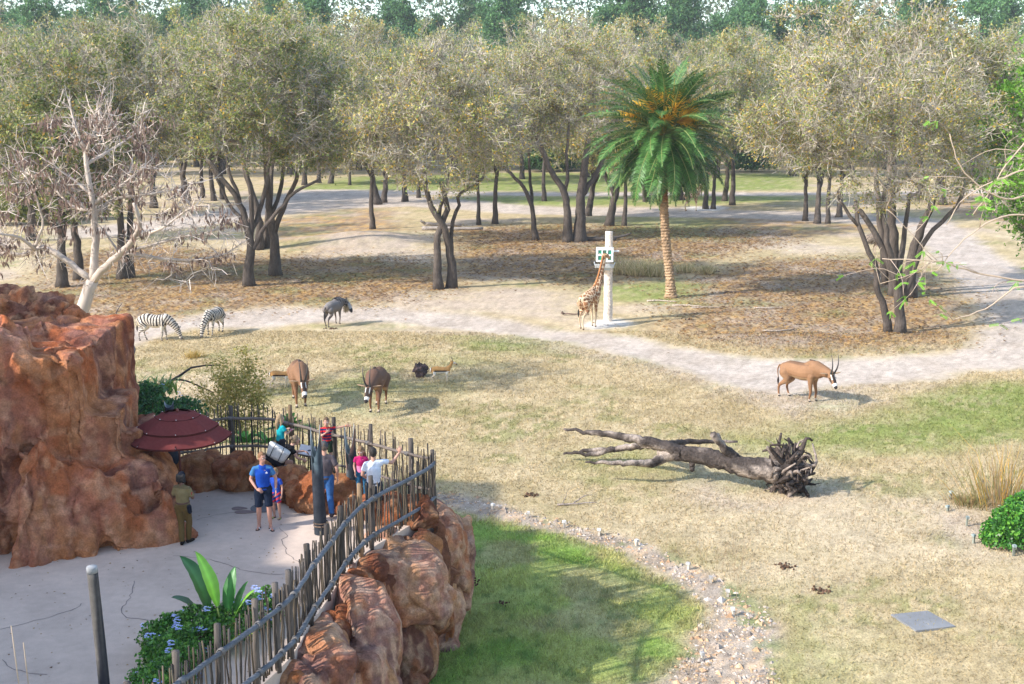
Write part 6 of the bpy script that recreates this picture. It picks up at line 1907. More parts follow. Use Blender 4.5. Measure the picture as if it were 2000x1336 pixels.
def wildebeest():
    T = thing('wildebeest', 'grey wildebeest with black mane and dark tail standing on the dirt road', 'wildebeest', gp(652, 634), radians(66), None, 1.0)
    neck = [(0.46, 0, 1.16), (0.74, -0.08, 1.14), (0.93, -0.22, 1.08)]
    head = [(0.93, -0.22, 1.08), (1.00, -0.34, 0.92), (1.04, -0.42, 0.72), (1.05, -0.45, 0.60)]
    spec = {'trunk': ([(-0.60, 0, 0.98), (-0.35, 0, 1.0), (0.1, 0, 0.98), (0.42, 0, 1.02)], [0.20, 0.29, 0.33, 0.31]), 'hump': ([(-0.4, 0, 1.12), (0.1, 0, 1.18), (0.36, 0, 1.30), (0.6, 0, 1.22)], [0.14, 0.15, 0.14, 0.13]),
            'neck': (neck, [0.27, 0.22, 0.15]), 'head': (head, [0.135, 0.115, 0.10, 0.08])}
    spec.update(legs(0.40, -0.54, 0.15, 0.15, 1.04, 1.04, 0.92, 0.92, ((0.03, 0), (-0.04, 0), (0.06, 0), (-0.12, 0))))
    V, Fc, N = quad(spec, 0.0215)
    x, y, z = V.T
    C = K(0.145, 0.125, 0.115) * (0.8 + 0.45 * fbm(V * 2, 3, 4))[:, None]
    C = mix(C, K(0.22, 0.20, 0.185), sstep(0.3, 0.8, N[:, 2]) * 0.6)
    stripe = sstep(0.2, 0.6, np.sin(x * 38 + (fbm(V * 3, 2, 8) - 0.5) * 4)) * sstep(0.1, 0.3, x) * (x < 0.75) * (z > 0.75)
    C = mix(C, K(0.05, 0.045, 0.045), stripe * 0.8)
    C = mix(C, K(0.13, 0.095, 0.08), (z < 0.62).astype(float) * 0.75)
    dh, sh = seg_param(V, head)
    C = mix(C, K(0.33, 0.33, 0.34), ((dh < 0.16) & (sh > 0.08) & (x > 0.85)).astype(float))
    C = mix(C, K(0.035, 0.033, 0.035), ((dh < 0.16) & (sh > 0.40) & (x > 0.85)).astype(float))
    C = mix(C, K(0.02, 0.018, 0.018), (z < 0.06).astype(float))
    link('body', mesh_from('wildebeest', V, Fc, C, M['hide']), T)
    rng = np.random.default_rng(5)
    n = 260
    t = rng.uniform(0, 1, n)
    P = smooth_path([(0.15, 0, 1.38), (0.42, 0, 1.42), (0.68, -0.05, 1.34), (0.88, -0.18, 1.22)], n=20)
    A = np.column_stack([np.interp(t, np.linspace(0, 1, 20), P[:, k]) for k in range(3)]) + rng.normal(0, 0.02, (n, 3))
    B = A + np.column_stack([rng.normal(0, 0.03, n), rng.choice([-1, 1], n) * rng.uniform(0.10, 0.26, n), -rng.uniform(0.05, 0.5, n)])
    Vv, Fs = frusta(A, B, 0.022, 0.008, 3)
    MB().add(Vv, Fs, (0.028, 0.026, 0.03)).build('mane', M['hide'], T)
    A = np.column_stack([np.interp(rng.uniform(0, 1, 90), [0, 1], [0.75, 1.0]), np.interp(rng.uniform(0, 1, 90), [0, 1], [-0.15, -0.36]), rng.uniform(0.78, 0.98, 90)])
    Vv, Fs = frusta(A, A + np.array([0, 0, -0.25]) + rng.normal(0, 0.03, (90, 3)), 0.014, 0.006, 3)
    MB().add(Vv, Fs, (0.42, 0.31, 0.18)).build('beard', M['hide'], T)
    for sg in (-1, 1):
        b = np.array((0.93, -0.22, 1.20))
        sd = np.array((0.85, 0.5, 0)) * sg
        curved_horn([b + sd * 0.04, b + sd * 0.20 + np.array([0, 0, -0.06]), b + sd * 0.30 + np.array([0, 0, 0.06]), b + sd * 0.24 + np.array([0, 0, 0.22])], 0.045, 'horn', T, (0.04, 0.038, 0.04))
        ear_part(b + sd * 0.10 + np.array([0, 0, -0.1]), sd + np.array([0, 0, -0.25]), 0.20, 0.04, T, (0.22, 0.17, 0.14))
        eye_part(np.array((0.99, -0.31, 0.97)) + sd * 0.10, 0.02, T)
    tail_part([(-0.78, 0, 1.06), (-0.86, 0, 0.92), (-0.86, 0, 0.78)], 0.028, T, (0.08, 0.07, 0.07), (0.022, 0.02, 0.022), 0.58, 0.06)
wildebeest()

def gazelle(label, px, py, heading, seed, alert=True):
    T = thing('gazelle', label, 'gazelle', gp(px, py), heading, 'small gazelles in the meadow', 1.05)
    neck = [(0.24, 0, 0.56), (0.36, 0, 0.68), (0.43, 0, 0.82)]
    head = [(0.43, 0, 0.83), (0.50, 0, 0.81), (0.58, 0, 0.76), (0.62, 0, 0.74)]
    spec = {'trunk': ([(-0.36, 0, 0.53), (-0.2, 0, 0.54), (0.05, 0, 0.51), (0.26, 0, 0.53)], [0.10, 0.135, 0.135, 0.11]), 'neck': (neck, [0.10, 0.062, 0.052]), 'head': (head, [0.058, 0.052, 0.035, 0.026])}
    spec.update(legs(0.22, -0.31, 0.065, 0.065, 0.54, 0.55, 0.46, 0.82, ((0.04, 0), (-0.04, 0), (0.04, 0), (-0.06, 0))))
    V, Fc, N = quad(spec, 0.012)
    x, y, z = V.T
    C = K(0.46, 0.245, 0.085) * (0.9 + 0.2 * fbm(V * 6, 2, 3))[:, None]
    C = np.where(((z < 0.475) & (np.abs(x) < 0.33) & (z > 0.36))[:, None], K(0.74, 0.70, 0.64), C)
    C = np.where(((z < 0.36))[:, None], K(0.60, 0.50, 0.38), C)
    zb = 0.50 + 0.06 * (0.2 - x)
    C = np.where(((np.abs(z - 0.495) < 0.03) & (x > -0.27) & (x < 0.22))[:, None], K(0.035, 0.022, 0.018), C)
    C = np.where(((x < -0.40) & (z > 0.36))[:, None], K(0.74, 0.70, 0.64), C)
    C = np.where(((x < -0.38) & (x > -0.41) & (z > 0.38))[:, None], K(0.06, 0.04, 0.03), C)
    dh, sh = seg_param(V, head)
    C = np.where(((dh < 0.06) & (sh > 0.05) & (np.abs(y) > 0.022) & (z > 0.77))[:, None], K(0.7, 0.62, 0.5), C)
    C = np.where(((x > 0.60))[:, None], K(0.05, 0.04, 0.035), C)
    C = np.where((z < 0.03)[:, None], K(0.03, 0.025, 0.02), C)
    link('body', mesh_from('gazelle', V, Fc, C, M['hide']), T)
    for sg in (-1, 1):
        curved_horn([(0.45, sg * 0.022, 0.87), (0.44, sg * 0.03, 0.95), (0.40, sg * 0.04, 1.03), (0.40, sg * 0.045, 1.10)], 0.013, 'horn', T, (0.05, 0.04, 0.035))
        ear_part((0.41, sg * 0.04, 0.86), (-0.4, sg, 0.5), 0.11, 0.024, T, (0.45, 0.28, 0.14))
        eye_part((0.505, sg * 0.048, 0.82), 0.011, T)
    tail_part([(-0.46, 0, 0.58), (-0.49, 0, 0.5), (-0.485, 0.01, 0.40)], 0.014, T, (0.03, 0.025, 0.02))
gazelle('small tan gazelle with black side stripe standing beside the dark lava rock', 862, 750, radians(4), 1)
gazelle('gazelle half hidden behind the brown antelope, white rump showing', 549, 757, radians(-4), 2)

def ostrich():
    T = thing('ostrich', 'shaggy grey-brown ostrich half hidden behind the stems of the spreading oak', 'ostrich', gp(1708, 497), radians(8), None, 1.15)
    neck = [(0.42, 0, 1.05), (0.62, 0, 1.15), (0.68, 0.02, 0.95), (0.74, 0.05, 0.55)]
    spec = {'trunk': ([(-0.5, 0, 1.12), (-0.2, 0, 1.10), (0.2, 0, 1.05), (0.42, 0, 1.02)], [0.18, 0.33, 0.33, 0.18]), 'neck': (neck, [0.13, 0.06, 0.045, 0.04]), 'head': ([(0.74, 0.05, 0.56), (0.78, 0.06, 0.48), (0.82, 0.07, 0.40)], [0.06, 0.055, 0.02])}
    for sg in (-1, 1):
        spec['leg%d' % sg] = ([(0.05, sg * 0.14, 0.95), (0.12, sg * 0.14, 0.75), (-0.04, sg * 0.14, 0.42), (0.02, sg * 0.14, 0.05), (0.13, sg * 0.14, 0.03)], [0.14, 0.09, 0.035, 0.03, 0.028])
    V, Fc, N = quad(spec, 0.02)
    z = V[:, 2]
    C = mix(K(0.24, 0.19, 0.15), K(0.40, 0.30, 0.24), (z < 0.8).astype(float)) * (0.8 + 0.4 * fbm(V * 4, 2, 3))[:, None]
    link('body', mesh_from('ostrich', V, Fc, C, M['hide']), T)
    rng = np.random.default_rng(3)
    n = 700
    d = rng.normal(0, 1, (n, 3)); d /= np.linalg.norm(d, axis=1)[:, None]
    A = np.array((-0.1, 0, 1.1)) + d * np.array((0.52, 0.36, 0.34))
    B = A + np.column_stack([-rng.uniform(0.05, 0.25, n), rng.normal(0, 0.04, n), -rng.uniform(0.0, 0.22, n)])
    a = np.cross(B - A, d); a /= np.linalg.norm(a, axis=1)[:, None] + 1e-9
    Vv = np.stack([A - a * 0.025, A + a * 0.025, B], 1).reshape(-1, 3)
    tag(MB().add(Vv, np.arange(3 * n).reshape(-1, 3), np.repeat(K(0.30, 0.24, 0.19) * rng.uniform(0.5, 1.4, n)[:, None], 3, 0)).build('feathers', M['hide'], T, smooth=False), kind='stuff')
ostrich()
# ------------------------------------------------------------------ people
SKIN = np.array((0.50, 0.275, 0.20)); SKIN_D = np.array((0.13, 0.065, 0.045))
def vv(*a): return np.array(a, float)
def hand_mesh(mb, w, d, palm_n, s, curl=0.5, side=1):
    """palm and five separate bent fingers; w wrist, d direction of the fingers, palm_n the palm's normal; side +1/-1 puts the thumb"""
    d = d / np.linalg.norm(d); n = palm_n - d * np.dot(palm_n, d); n /= np.linalg.norm(n)
    x = np.cross(d, n) * side
    V, Fs = sphere_arr((0, 0, 0), 1.0, 10, 8)
    R = np.stack([x * 0.042 * s, d * 0.056 * s, n * 0.017 * s], 0)
    mb.add(V @ R + w + d * 0.055 * s, Fs)
    for k, (ox, L) in enumerate(((0.031, 0.070), (0.011, 0.080), (-0.010, 0.074), (-0.029, 0.058))):
        b = w + (d * 0.09 + x * ox) * s
        c1 = curl * (0.8 + 0.15 * k); c2 = curl * 1.7
        p1 = b + (d * cos(c1) + n * sin(c1)) * L * 0.5 * s
        p2 = p1 + (d * cos(c2) + n * sin(c2)) * L * 0.5 * s
        V, Fs = tube_arr(smooth_path([b - d * 0.02 * s, b, p1, p2], n=8), np.linspace(0.0095, 0.0068, 8) * s, 6); mb.add(V, Fs)
    b = w + (d * 0.03 + x * 0.03) * s
    p1 = b + (d * 0.028 + x * 0.028 + n * 0.006) * s; p2 = p1 + (d * 0.032 + x * 0.006 + n * 0.014 * (1 + curl)) * s
    V, Fs = tube_arr(smooth_path([b - x * 0.012 * s, b, p1, p2], n=8), np.linspace(0.0125, 0.0085, 8) * s, 6); mb.add(V, Fs)
def chain_o(mb, pts, radii, flat=1.0, sides=16, ends=(True, False)):
    """like chain, but open-hemmed: a rounded end only where asked"""
    Q = smooth_path(np.column_stack([np.array(pts, float), np.array(radii, float)]), n=max(6, 4 * len(pts)))
    V, Fs = tube_arr(Q[:, :3], np.maximum(Q[:, 3], .004), sides, True, flat=flat)
    mb.add(V, Fs)
    for k, e in ((0, ends[0]), (len(Q) - 1, ends[1])):
        if e:
            V, Fs = sphere_arr(Q[k, :3], (Q[k, 3], Q[k, 3], Q[k, 3]), 12, 8); mb.add(V, Fs)
def person(label, loc, facing, h, pose=None, skin=SKIN, hair=(0.10, 0.06, 0.035), hair_style='short', top=None, bottom=None, shoes=None, female=False, look=0.0, nod=0.0, child=False, stout=1.0, extra=None):
    """local space: x to the person's right, y ahead of them, z up; metres for 1.75 m, scaled to h"""
    s = h / 1.75 * 0.95
    hs = 1.0 if not child else 1.28
    J = dict(pel=vv(0, 0, .94), waist=vv(0, 0, 1.08), chest=vv(0, .01, 1.28), neck=vv(0, 0, 1.47), head=vv(0, .02, 1.62),
             shR=vv(.168, 0, 1.385), elR=vv(.235, -.03, 1.12), wrR=vv(.26, .06, .89), shL=vv(-.168, 0, 1.385), elL=vv(-.235, -.03, 1.12), wrL=vv(-.26, .06, .89),
             hiR=vv(.095, 0, .90), knR=vv(.105, .02, .49), anR=vv(.11, -.02, .08), hiL=vv(-.095, 0, .90), knL=vv(-.105, .02, .49), anL=vv(-.11, -.02, .08))
    handR = dict(d=vv(0.0, 0.15, -1), n=vv(-1, 0.2, 0), curl=0.5); handL = dict(d=vv(0.0, 0.15, -1), n=vv(1, 0.2, 0), curl=0.5)
    footR, footL = vv(0.25, 1, 0), vv(-0.25, 1, 0)
    if pose:
        for k, v in pose.items():
            if k == 'handR': handR.update(v)
            elif k == 'handL': handL.update(v)
            elif k == 'footR': footR = v
            elif k == 'footL': footL = v
            else: J[k] = np.array(v, float)
    T = thing('person', label, 'person', loc, facing, None, s)
    yaw = rotm('Z', look) @ rotm('X', -nod)
    H = lambda *p: J['head'] + (yaw @ vv(*p)) * hs
    w = stout
    mb = MB()
    chain(mb, [J['pel'], J['waist'], J['chest'], (J['chest'] + J['neck']) / 2 + vv(0, -.01, .0)], [.112 * w, .100 * w, .112 * w, .075], sides=16, flat=1.32)
    for k in ('R', 'L'):
        chain(mb, [J['chest'] + (J['sh' + k] - J['chest']) * 0.3, J['sh' + k] + vv(0, 0, -.015)], [.080, .046])
        chain(mb, [J['neck'] + vv(0, 0, -.05), J['sh' + k] + vv(0, 0, -.01)], [.050, .040])
        chain(mb, [J['sh' + k] + vv(0, 0, -.012), (J['sh' + k] + J['el' + k]) / 2, J['el' + k]], [.046, .044, .037])
        chain(mb, [J['el' + k], J['el' + k] * .65 + J['wr' + k] * .35, J['wr' + k]], [.037, .037, .025])
        chain(mb, [J['hi' + k], (J['hi' + k] + J['kn' + k]) / 2, J['kn' + k]], [.098 * w, .080 * w, .054])
        chain(mb, [J['kn' + k], J['kn' + k] * .68 + J['an' + k] * .32 + vv(0, -.015, 0), J['an' + k]], [.053, .056, .034])
        f = (footR if k == 'R' else footL); f = f / np.linalg.norm(f)
        chain(mb, [J['an' + k] + vv(0, 0, -.02) - f * .03, J['an' + k] + f * .08 + vv(0, 0, -.045), J['an' + k] + f * .17 + vv(0, 0, -.058)], [.040, .034, .024])
    chain(mb, [J['neck'] + vv(0, -.005, -.05), (J['neck'] + J['head']) / 2, J['head'] + vv(0, 0, -.02)], [.062, .054, .052])
    V, Fs = sphere_arr((0, 0, 0), 1.0, 16, 12)
    mb.add((V * vv(.074, .092, .112) * hs) @ yaw.T + J['head'] + vv(0, 0, .01), Fs)
    V, Fs = sphere_arr((0, 0, 0), 1.0, 12, 10)
    mb.add((V * vv(.056, .062, .070) * hs) @ yaw.T + H(0, .028, -.062), Fs)       # jaw
    chain(mb, [H(0, .086, .018), H(0, .104, -.014), H(0, .112, -.030)], [.010, .013, .015])     # nose
    for sg in (-1, 1):
        V, Fs = sphere_arr((0, 0, 0), 1.0, 8, 6)
        mb.add((V * vv(.011, .022, .032) * hs) @ yaw.T + H(sg * .077, -.005, -.008), Fs)    # ears
    V, Fc, N = remeshed(mb, 0.0145, 3)
    loc_h = ((V - J['head']) @ yaw) / hs
    C = np.tile(skin[None], (len(V), 1)) * (0.94 + 0.12 * fbm(V * 14, 2, 3))[:, None]
    mouth = (np.abs(loc_h[:, 2] + .066) < .008) & (np.abs(loc_h[:, 0]) < .026) & (loc_h[:, 1] > .05)
    C[mouth] = skin * vv(.75, .45, .45)
    brow = (np.abs(loc_h[:, 2] - .034) < .006) & (np.abs(np.abs(loc_h[:, 0]) - .032) < .018) & (loc_h[:, 1] > .05)
    C[brow] = np.array(hair) * .8
    b = MB().add(V, Fc, C)
    hm = MB()
    hand_mesh(hm, J['wrR'], handR['d'], handR['n'], 1.0 * hs ** .5, handR['curl'], 1)
    hand_mesh(hm, J['wrL'], handL['d'], handL['n'], 1.0 * hs ** .5, handL['curl'], -1)
    Vh, Fh, Ch = hm.arrays()
    b.add(Vh, Fh, skin)
    body = b.build('body', M['skin'], T)
    for sg in (-1, 1):
        V, Fs = sphere_arr(H(sg * .031, .081, .014), .0125 * hs, 8, 6)
        e = MB().add(V, Fs, (0.75, 0.73, 0.70)).build('eye', M['plastic'], body)
        V, Fs = sphere_arr(H(sg * .031, .091, .014), .0065 * hs, 6, 5)
        MB().add(V, Fs, (0.03, 0.02, 0.015)).build('pupil', M['plastic'], body)
    # hair
    hmb = MB()
    if hair_style != 'bald':
        V, Fs = sphere_arr((0, 0, 0), 1.0, 18, 12)
        top_ = V * vv(.081, .098, .118) * hs
        keep = lambda P: P
        cap = top_ @ yaw.T + H(0, -.014, .022)
        hmb.add(cap, Fs)
        if hair_style == 'long':
            chain(hmb, [H(0, -.06, .02), H(0, -.10, -.10), H(.0, -.105, -.24)], [.075, .07, .035])
            for sg in (-1, 1): chain(hmb, [H(sg * .055, -.03, .03), H(sg * .085, -.03, -.10), H(sg * .075, -.05, -.22)], [.04, .035, .02])
        if hair_style == 'bun':
            chain(hmb, [H(0, -.085, .05), H(0, -.12, .07)], [.05, .045])
            chain(hmb, [H(0, -.07, -.02), H(0, -.08, -.06)], [.055, .04])
        if hair_style == 'curly':
            for sg in (-1, 0, 1): chain(hmb, [H(sg * .06, -.05, .05), H(sg * .07, -.055, -.06)], [.06, .05])
        Vc, Fcc, Nn = remeshed(hmb, 0.011, 2)
        q = ((Vc - J['head']) @ yaw) / hs
        # keep the face clear: drop what lies in front below the hairline
        hl = 0.055 if hair_style != 'thin' else 0.075
        face = (q[:, 1] > 0.035) & (q[:, 2] < hl) | ((q[:, 1] > -0.015) & (q[:, 2] < -0.0) & (hair_style in ('short', 'thin'))) | ((q[:, 2] < -.075) & (hair_style in ('short', 'thin')))
        Vc = Vc + Nn * (0.012 * (fbm(Vc * 45, 2, 4) - 0.5))[:, None]
        Fk = [f[~face[f].any(1)] for f in Fcc]
        Fk = [f for f in Fk if len(f)]
        MB().add(Vc, Fk, np.array(hair)[None] * (0.7 + 0.6 * fbm(Vc * 40, 2, 6))[:, None]).build('hair', M['hair'], T)
    # clothes
    def cloth(name, mbx, col, vox=0.0155, folds=0.011, sm=2, mat='cloth'):
        V, Fc, N = remeshed(mbx, vox, sm)
        V = V + N * (folds * (fbm(V * vv(9, 9, 5), 3, 12) - 0.5) * 2)[:, None]
        c = col(V) if callable(col) else np.tile(np.array(col)[None], (len(V), 1))
        return MB().add(V, Fc, c).build(name, M[mat], T)
    if top:
        m = MB(); g = .020
        lowz = top.get('len', 0.10)
        dn = (J['pel'] - J['waist']); dn /= np.linalg.norm(dn)
        chain_o(m, [J['pel'] + dn * (lowz - .08), J['waist'], J['chest'], (J['chest'] * .45 + J['neck'] * .55)], [(.124 if not female else .128) * w, .114 * w, .122 * w, .066], flat=1.32, ends=(False, True))
        chain(m, [J['chest'] * .5 + J['neck'] * .5, J['neck'] + vv(0, 0, -.035)], [.084, .061])
        for k in ('R', 'L'):
            chain(m, [J['neck'] + vv(0, 0, -.055), J['sh' + k] + vv(0, 0, -.012)], [.066, .058])
            sl = top.get('sleeve', 0.55)
            chain(m, [J['chest'] + (J['sh' + k] - J['chest']) * .3, J['sh' + k] + vv(0, 0, -.018)], [.090, .056])
            e = J['sh' + k] * (1 - sl) + J['el' + k] * sl if sl <= 1 else J['el' + k]
            chain_o(m, [J['sh' + k] + vv(0, 0, -.01), (J['sh' + k] + e) / 2, e], [.060, .062, .062], sides=12)
            if sl > 1: chain(m, [J['el' + k], J['el' + k] * (2 - sl) + J['wr' + k] * (sl - 1)], [.062, .05])
        cloth('shirt', m, top['col'])
    if bottom:
        m = MB()
        chain(m, [J['waist'] * .55 + J['pel'] * .45, J['pel'], (J['hiR'] + J['hiL']) / 2 + vv(0, 0, -.02)], [.112 * w, .122 * w, .105 * w], sides=16, flat=1.3)
        L = bottom.get('len', 2.0)
        for k in ('R', 'L'):
            a, kn, an = J['hi' + k], J['kn' + k], J['an' + k]
            if L <= 1: chain_o(m, [a, (a + kn) / 2, a * (1 - L) + kn * L], [.108 * w, .094 * w, .088 * w])
            else:
                chain(m, [a, (a + kn) / 2, kn], [.108 * w, .088 * w, .068 * w]); t = L - 1
                chain_o(m, [kn, (kn + an) / 2 + vv(0, -.008, 0), kn * (1 - t) + an * t + vv(0, 0, -.01)], [.068 * w, .064 * w, .060])
        cloth(bottom.get('name', 'trousers'), m, bottom['col'], folds=0.010)
    if shoes:
        for k in ('R', 'L'):
            f = (footR if k == 'R' else footL); f = f / np.linalg.norm(f)
            a = J['an' + k]; m = MB()
            if shoes.get('sandal'):
                sd = np.cross(f, [0, 0, 1.0])
                P = [a + f * t + vv(0, 0, -.078 - (a[2] - .08) * 0) for t in (-.07, .05, .20)]
                V, Fs = tube_arr(smooth_path(P, n=9), np.array([.030, .036, .038, .038, .040, .044, .044, .040, .025]), 10, True, flat=0.28); m.add(V, Fs, shoes['col'])
                o = m.build('sandal', M['cloth'], T)
                V, Fs = tube_arr([a + f * .10 + sd * t * .052 + vv(0, 0, -.030 - .045 * t * t) for t in np.linspace(-1, 1, 9)], .013, 6, True)
                MB().add(V, Fs, shoes.get('strap', (0.5, 0.5, 0.5))).build('strap', M['cloth'], o)
            else:
                chain(m, [a - f * .035 + vv(0, 0, -.03), a + f * .06 + vv(0, 0, -.04), a + f * .17 + vv(0, 0, -.052)], [.048, .044, .032])
                cloth('shoe', m, shoes['col'], 0.011, 0.002)
    if extra: extra(T, J, H, cloth)
    return T
def foot(px, py, z=ZP): 
    p = at(px, py, z); return (p.x, p.y, z)
FACE_CAM = pi          # facing the viewer

# --- the man in blue
def man_blue_extra(T, J, H, cloth):
    for sg in (-1, 1):
        a = np.linspace(0, 2 * pi, 13)
        P = [H(sg * .032 + .021 * cos(t), .099 - .25 * abs(sg * .032 + .021 * cos(t)) * .4, .012 + .014 * sin(t)) for t in a]
        V, Fs = tube_arr(P, .0022, 4, False)
        MB().add(V, Fs, (0.08, 0.05, 0.04)).build('eyeglass', M['plastic'], T)
    for k in range(3):
        V, Fs = box_arr((0, 0, 0), (0.011, 0.006, 0.020 + 0.012 * k), rotm('Y', 0.5))
        MB().add(V + vv(-.085 + 0.014 * (2 - k) - 0.012, .142, 1.305 + 0.005 * k), Fs, (0.85, 0.86, 0.88)).build('shirt_logo', M['cloth'], T, smooth=False)
    V, Fs = tube_arr([J['wrL'] + vv(.0, .0, .03) + vv(.032 * cos(t), .030 * sin(t), 0) for t in np.linspace(0, 2 * pi, 11)], .011, 6, False)
    MB().add(V, Fs, (0.02, 0.16, 0.45)).build('wristband', M['plastic'], T)
def blue_shirt(V):
    c = np.tile(K(0.012, 0.060, 0.34), (len(V), 1))
    side = (np.abs(V[:, 0]) > .165) & (V[:, 2] > 1.15) | (V[:, 2] > 1.385) & (np.abs(V[:, 0]) > .075)
    c[side] = (0.055, 0.17, 0.36)
    return c
person('man with glasses in blue tee shirt, navy shorts and striped sandals walking forward', foot(517, 1032), FACE_CAM + radians(12), 1.70,
       dict(elR=(.26, -.05, 1.13), wrR=(.14, .13, .96), elL=(-.28, -.02, 1.12), wrL=(-.27, .05, .88), handR=dict(d=vv(-.8, .5, -.3), n=vv(0, -.6, -1), curl=.5), knL=(-.11, .09, .50), anL=(-.13, .06, .08), anR=(.12, -.06, .08)),
       hair=(0.22, 0.11, 0.05), hair_style='thin', top=dict(col=blue_shirt, sleeve=.62, len=.12), bottom=dict(name='shorts', col=(0.012, 0.018, 0.035), len=.93), shoes=dict(sandal=True, col=(0.02, 0.02, 0.025), strap=(0.55, 0.56, 0.58)), look=radians(38), nod=.12, extra=man_blue_extra, skin=np.array((0.50, 0.26, 0.19)))
def kid_shorts(V):
    return np.where(((np.sin(V[:, 2] * 40 + V[:, 0] * 25)) > .25)[:, None], K(0.55, 0.04, 0.05), K(0.02, 0.05, 0.22))
person('small child in blue top and red-and-blue shorts half hidden behind the man in blue', foot(541, 1012), FACE_CAM + radians(-20), 1.12, dict(elR=(.24, .02, 1.16), wrR=(.20, .18, 1.0)), child=True, hair=(0.26, 0.16, 0.07),
       top=dict(col=(0.02, 0.07, 0.40), sleeve=.6, len=.08), bottom=dict(name='shorts', col=kid_shorts, len=.8), shoes=dict(sandal=True, col=(0.05, 0.05, 0.05), strap=(0.35, 0.6, 0.12)))
# --- ranger
def ranger_extra(T, J, H, cloth):
    m = MB(); V, Fs = tube_arr([vv(.152 * cos(t), .138 * sin(t), 1.035 + .01 * sin(t)) for t in np.linspace(0, 2 * pi, 21)], .020, 8, False)
    m.add(V, Fs, (0.10, 0.045, 0.03)); m.build('belt', M['plastic'], T)
    m = MB(); chain(m, [(.19, -.05, .94), (.205, -.05, .82)], [.062, .050]); cloth('radio_pouch', m, (0.012, 0.014, 0.022), 0.012, 0.004)
    V, Fs = box_arr((.265, -.02, 1.27), (.008, .05, .06)); MB().add(V, Fs, (0.30, 0.03, 0.03)).build('sleeve_badge', M['cloth'], T, smooth=False)
    m = MB(); chain(m, [H(0, -.01, .06), H(0, -.005, .085)], [.095, .075]); cloth('cap', m, (0.012, 0.014, 0.022), 0.011, 0.003)
def khaki(V):
    return np.where((V[:, 2] > 1.385)[:, None], K(0.125, 0.10, 0.055), K(0.20, 0.155, 0.075)) * (0.9 + .2 * fbm(V * 8, 2, 3))[:, None]
person('ranger seen from behind in khaki shirt and olive trousers with black hip pouch', foot(361, 1062), radians(-14), 1.53,
       dict(elR=(.25, .03, 1.14), wrR=(.16, .24, 1.16), elL=(-.25, .03, 1.14), wrL=(-.16, .24, 1.14), handR=dict(d=vv(-.6, .8, .1), n=vv(-.5, 0, .8), curl=.9), handL=dict(d=vv(.6, .8, .1), n=vv(.5, 0, .8), curl=.9),
            knL=(-.06, -.01, .49), anL=(-.015, -.09, .085), knR=(.075, .12, .50), anR=(.05, .10, .08)),
       skin=SKIN_D, hair=(0.012, 0.011, 0.012), hair_style='curly', top=dict(col=khaki, sleeve=.8, len=.04), bottom=dict(col=(0.125, 0.080, 0.030), len=1.97), shoes=dict(col=(0.015, 0.013, 0.012)), female=True, stout=1.06, extra=ranger_extra)
# --- woman leaning on the rocks, with the tote bag
wpos = foot(548, 968)
person('woman in black top bending over with one foot up on the rock, hair tied up', wpos, radians(-62), 1.62,
       dict(pel=(0, -.05, .88), waist=(0, .06, 1.00), chest=(0, .20, 1.13), neck=(0, .34, 1.27), head=(0, .44, 1.38), shR=(.17, .27, 1.22), shL=(-.17, .27, 1.22), elR=(.22, .40, .98), wrR=(.14, .56, .90), elL=(-.22, .46, 1.02), wrL=(-.16, .70, 1.02),
            hiR=(.09, -.05, .84), knR=(.10, .02, .45), anR=(.10, -.10, .08), hiL=(-.09, -.05, .84), knL=(-.11, .34, .80), anL=(-.11, .30, .40), handL=dict(d=vv(0, 1, -.5), n=vv(0, -.4, -1), curl=.5), handR=dict(d=vv(0, .8, -.6), n=vv(-1, 0, 0), curl=.5)),
       hair=(0.21, 0.145, 0.085), hair_style='bun', top=dict(col=(0.012, 0.012, 0.014), sleeve=.5, len=.06), bottom=dict(name='shorts', col=(0.014, 0.014, 0.016), len=.5), shoes=dict(sandal=True, col=(0.03, 0.02, 0.02), strap=(0.06, 0.04, 0.03)), female=True, look=radians(8))
def tote():
    c = Vector(wpos) + Vector((-0.02, -0.16, 0.98))
    T = thing('tote_bag', 'large cream tote bag with navy base and straps on the shoulder of the woman', 'bag', c, radians(-8))
    T.rotation_euler = (radians(8), radians(28), radians(-8))
    def cut(z0, z1, col, nm):
        sec = []
        for z in np.linspace(z0, z1, 5):
            k = (z + .2) / .4
            sec.append((z, .20 + .055 * k, .085 + .02 * sin(k * pi)))
        V, C = [], []
        for z, a, b in sec:
            for t in np.linspace(0, 2 * pi, 20, endpoint=False):
                V.append((a * np.sign(cos(t)) * abs(cos(t)) ** .6, b * np.sign(sin(t)) * abs(sin(t)) ** .7, z))
        Q = [(i * 20 + j, i * 20 + (j + 1) % 20, (i + 1) * 20 + (j + 1) % 20, (i + 1) * 20 + j) for i in range(4) for j in range(20)]
        MB().add(V, [np.array(Q), np.arange(20)[None, ::-1], (80 + np.arange(20))[None]], col).build(nm, M['cloth'], T)
    cut(-.20, -.075, (0.012, 0.013, 0.02), 'bag_base'); cut(-.073, .20, (0.62, 0.60, 0.56), 'bag_body')
    for sx in (-1, 1):
        for sy in (-1, 1):
            V, Fs = tube_arr([(sx * .105, sy * .098, -.07), (sx * .105, sy * .112, .05), (sx * .105, sy * .11, .20), (sx * .085, sy * .06, .34), (0.02, 0.02 * sy, .42)], .014, 6, True, flat=.5)
            MB().add(V, Fs, (0.012, 0.013, 0.02)).build('strap', M['cloth'], T)
tote()
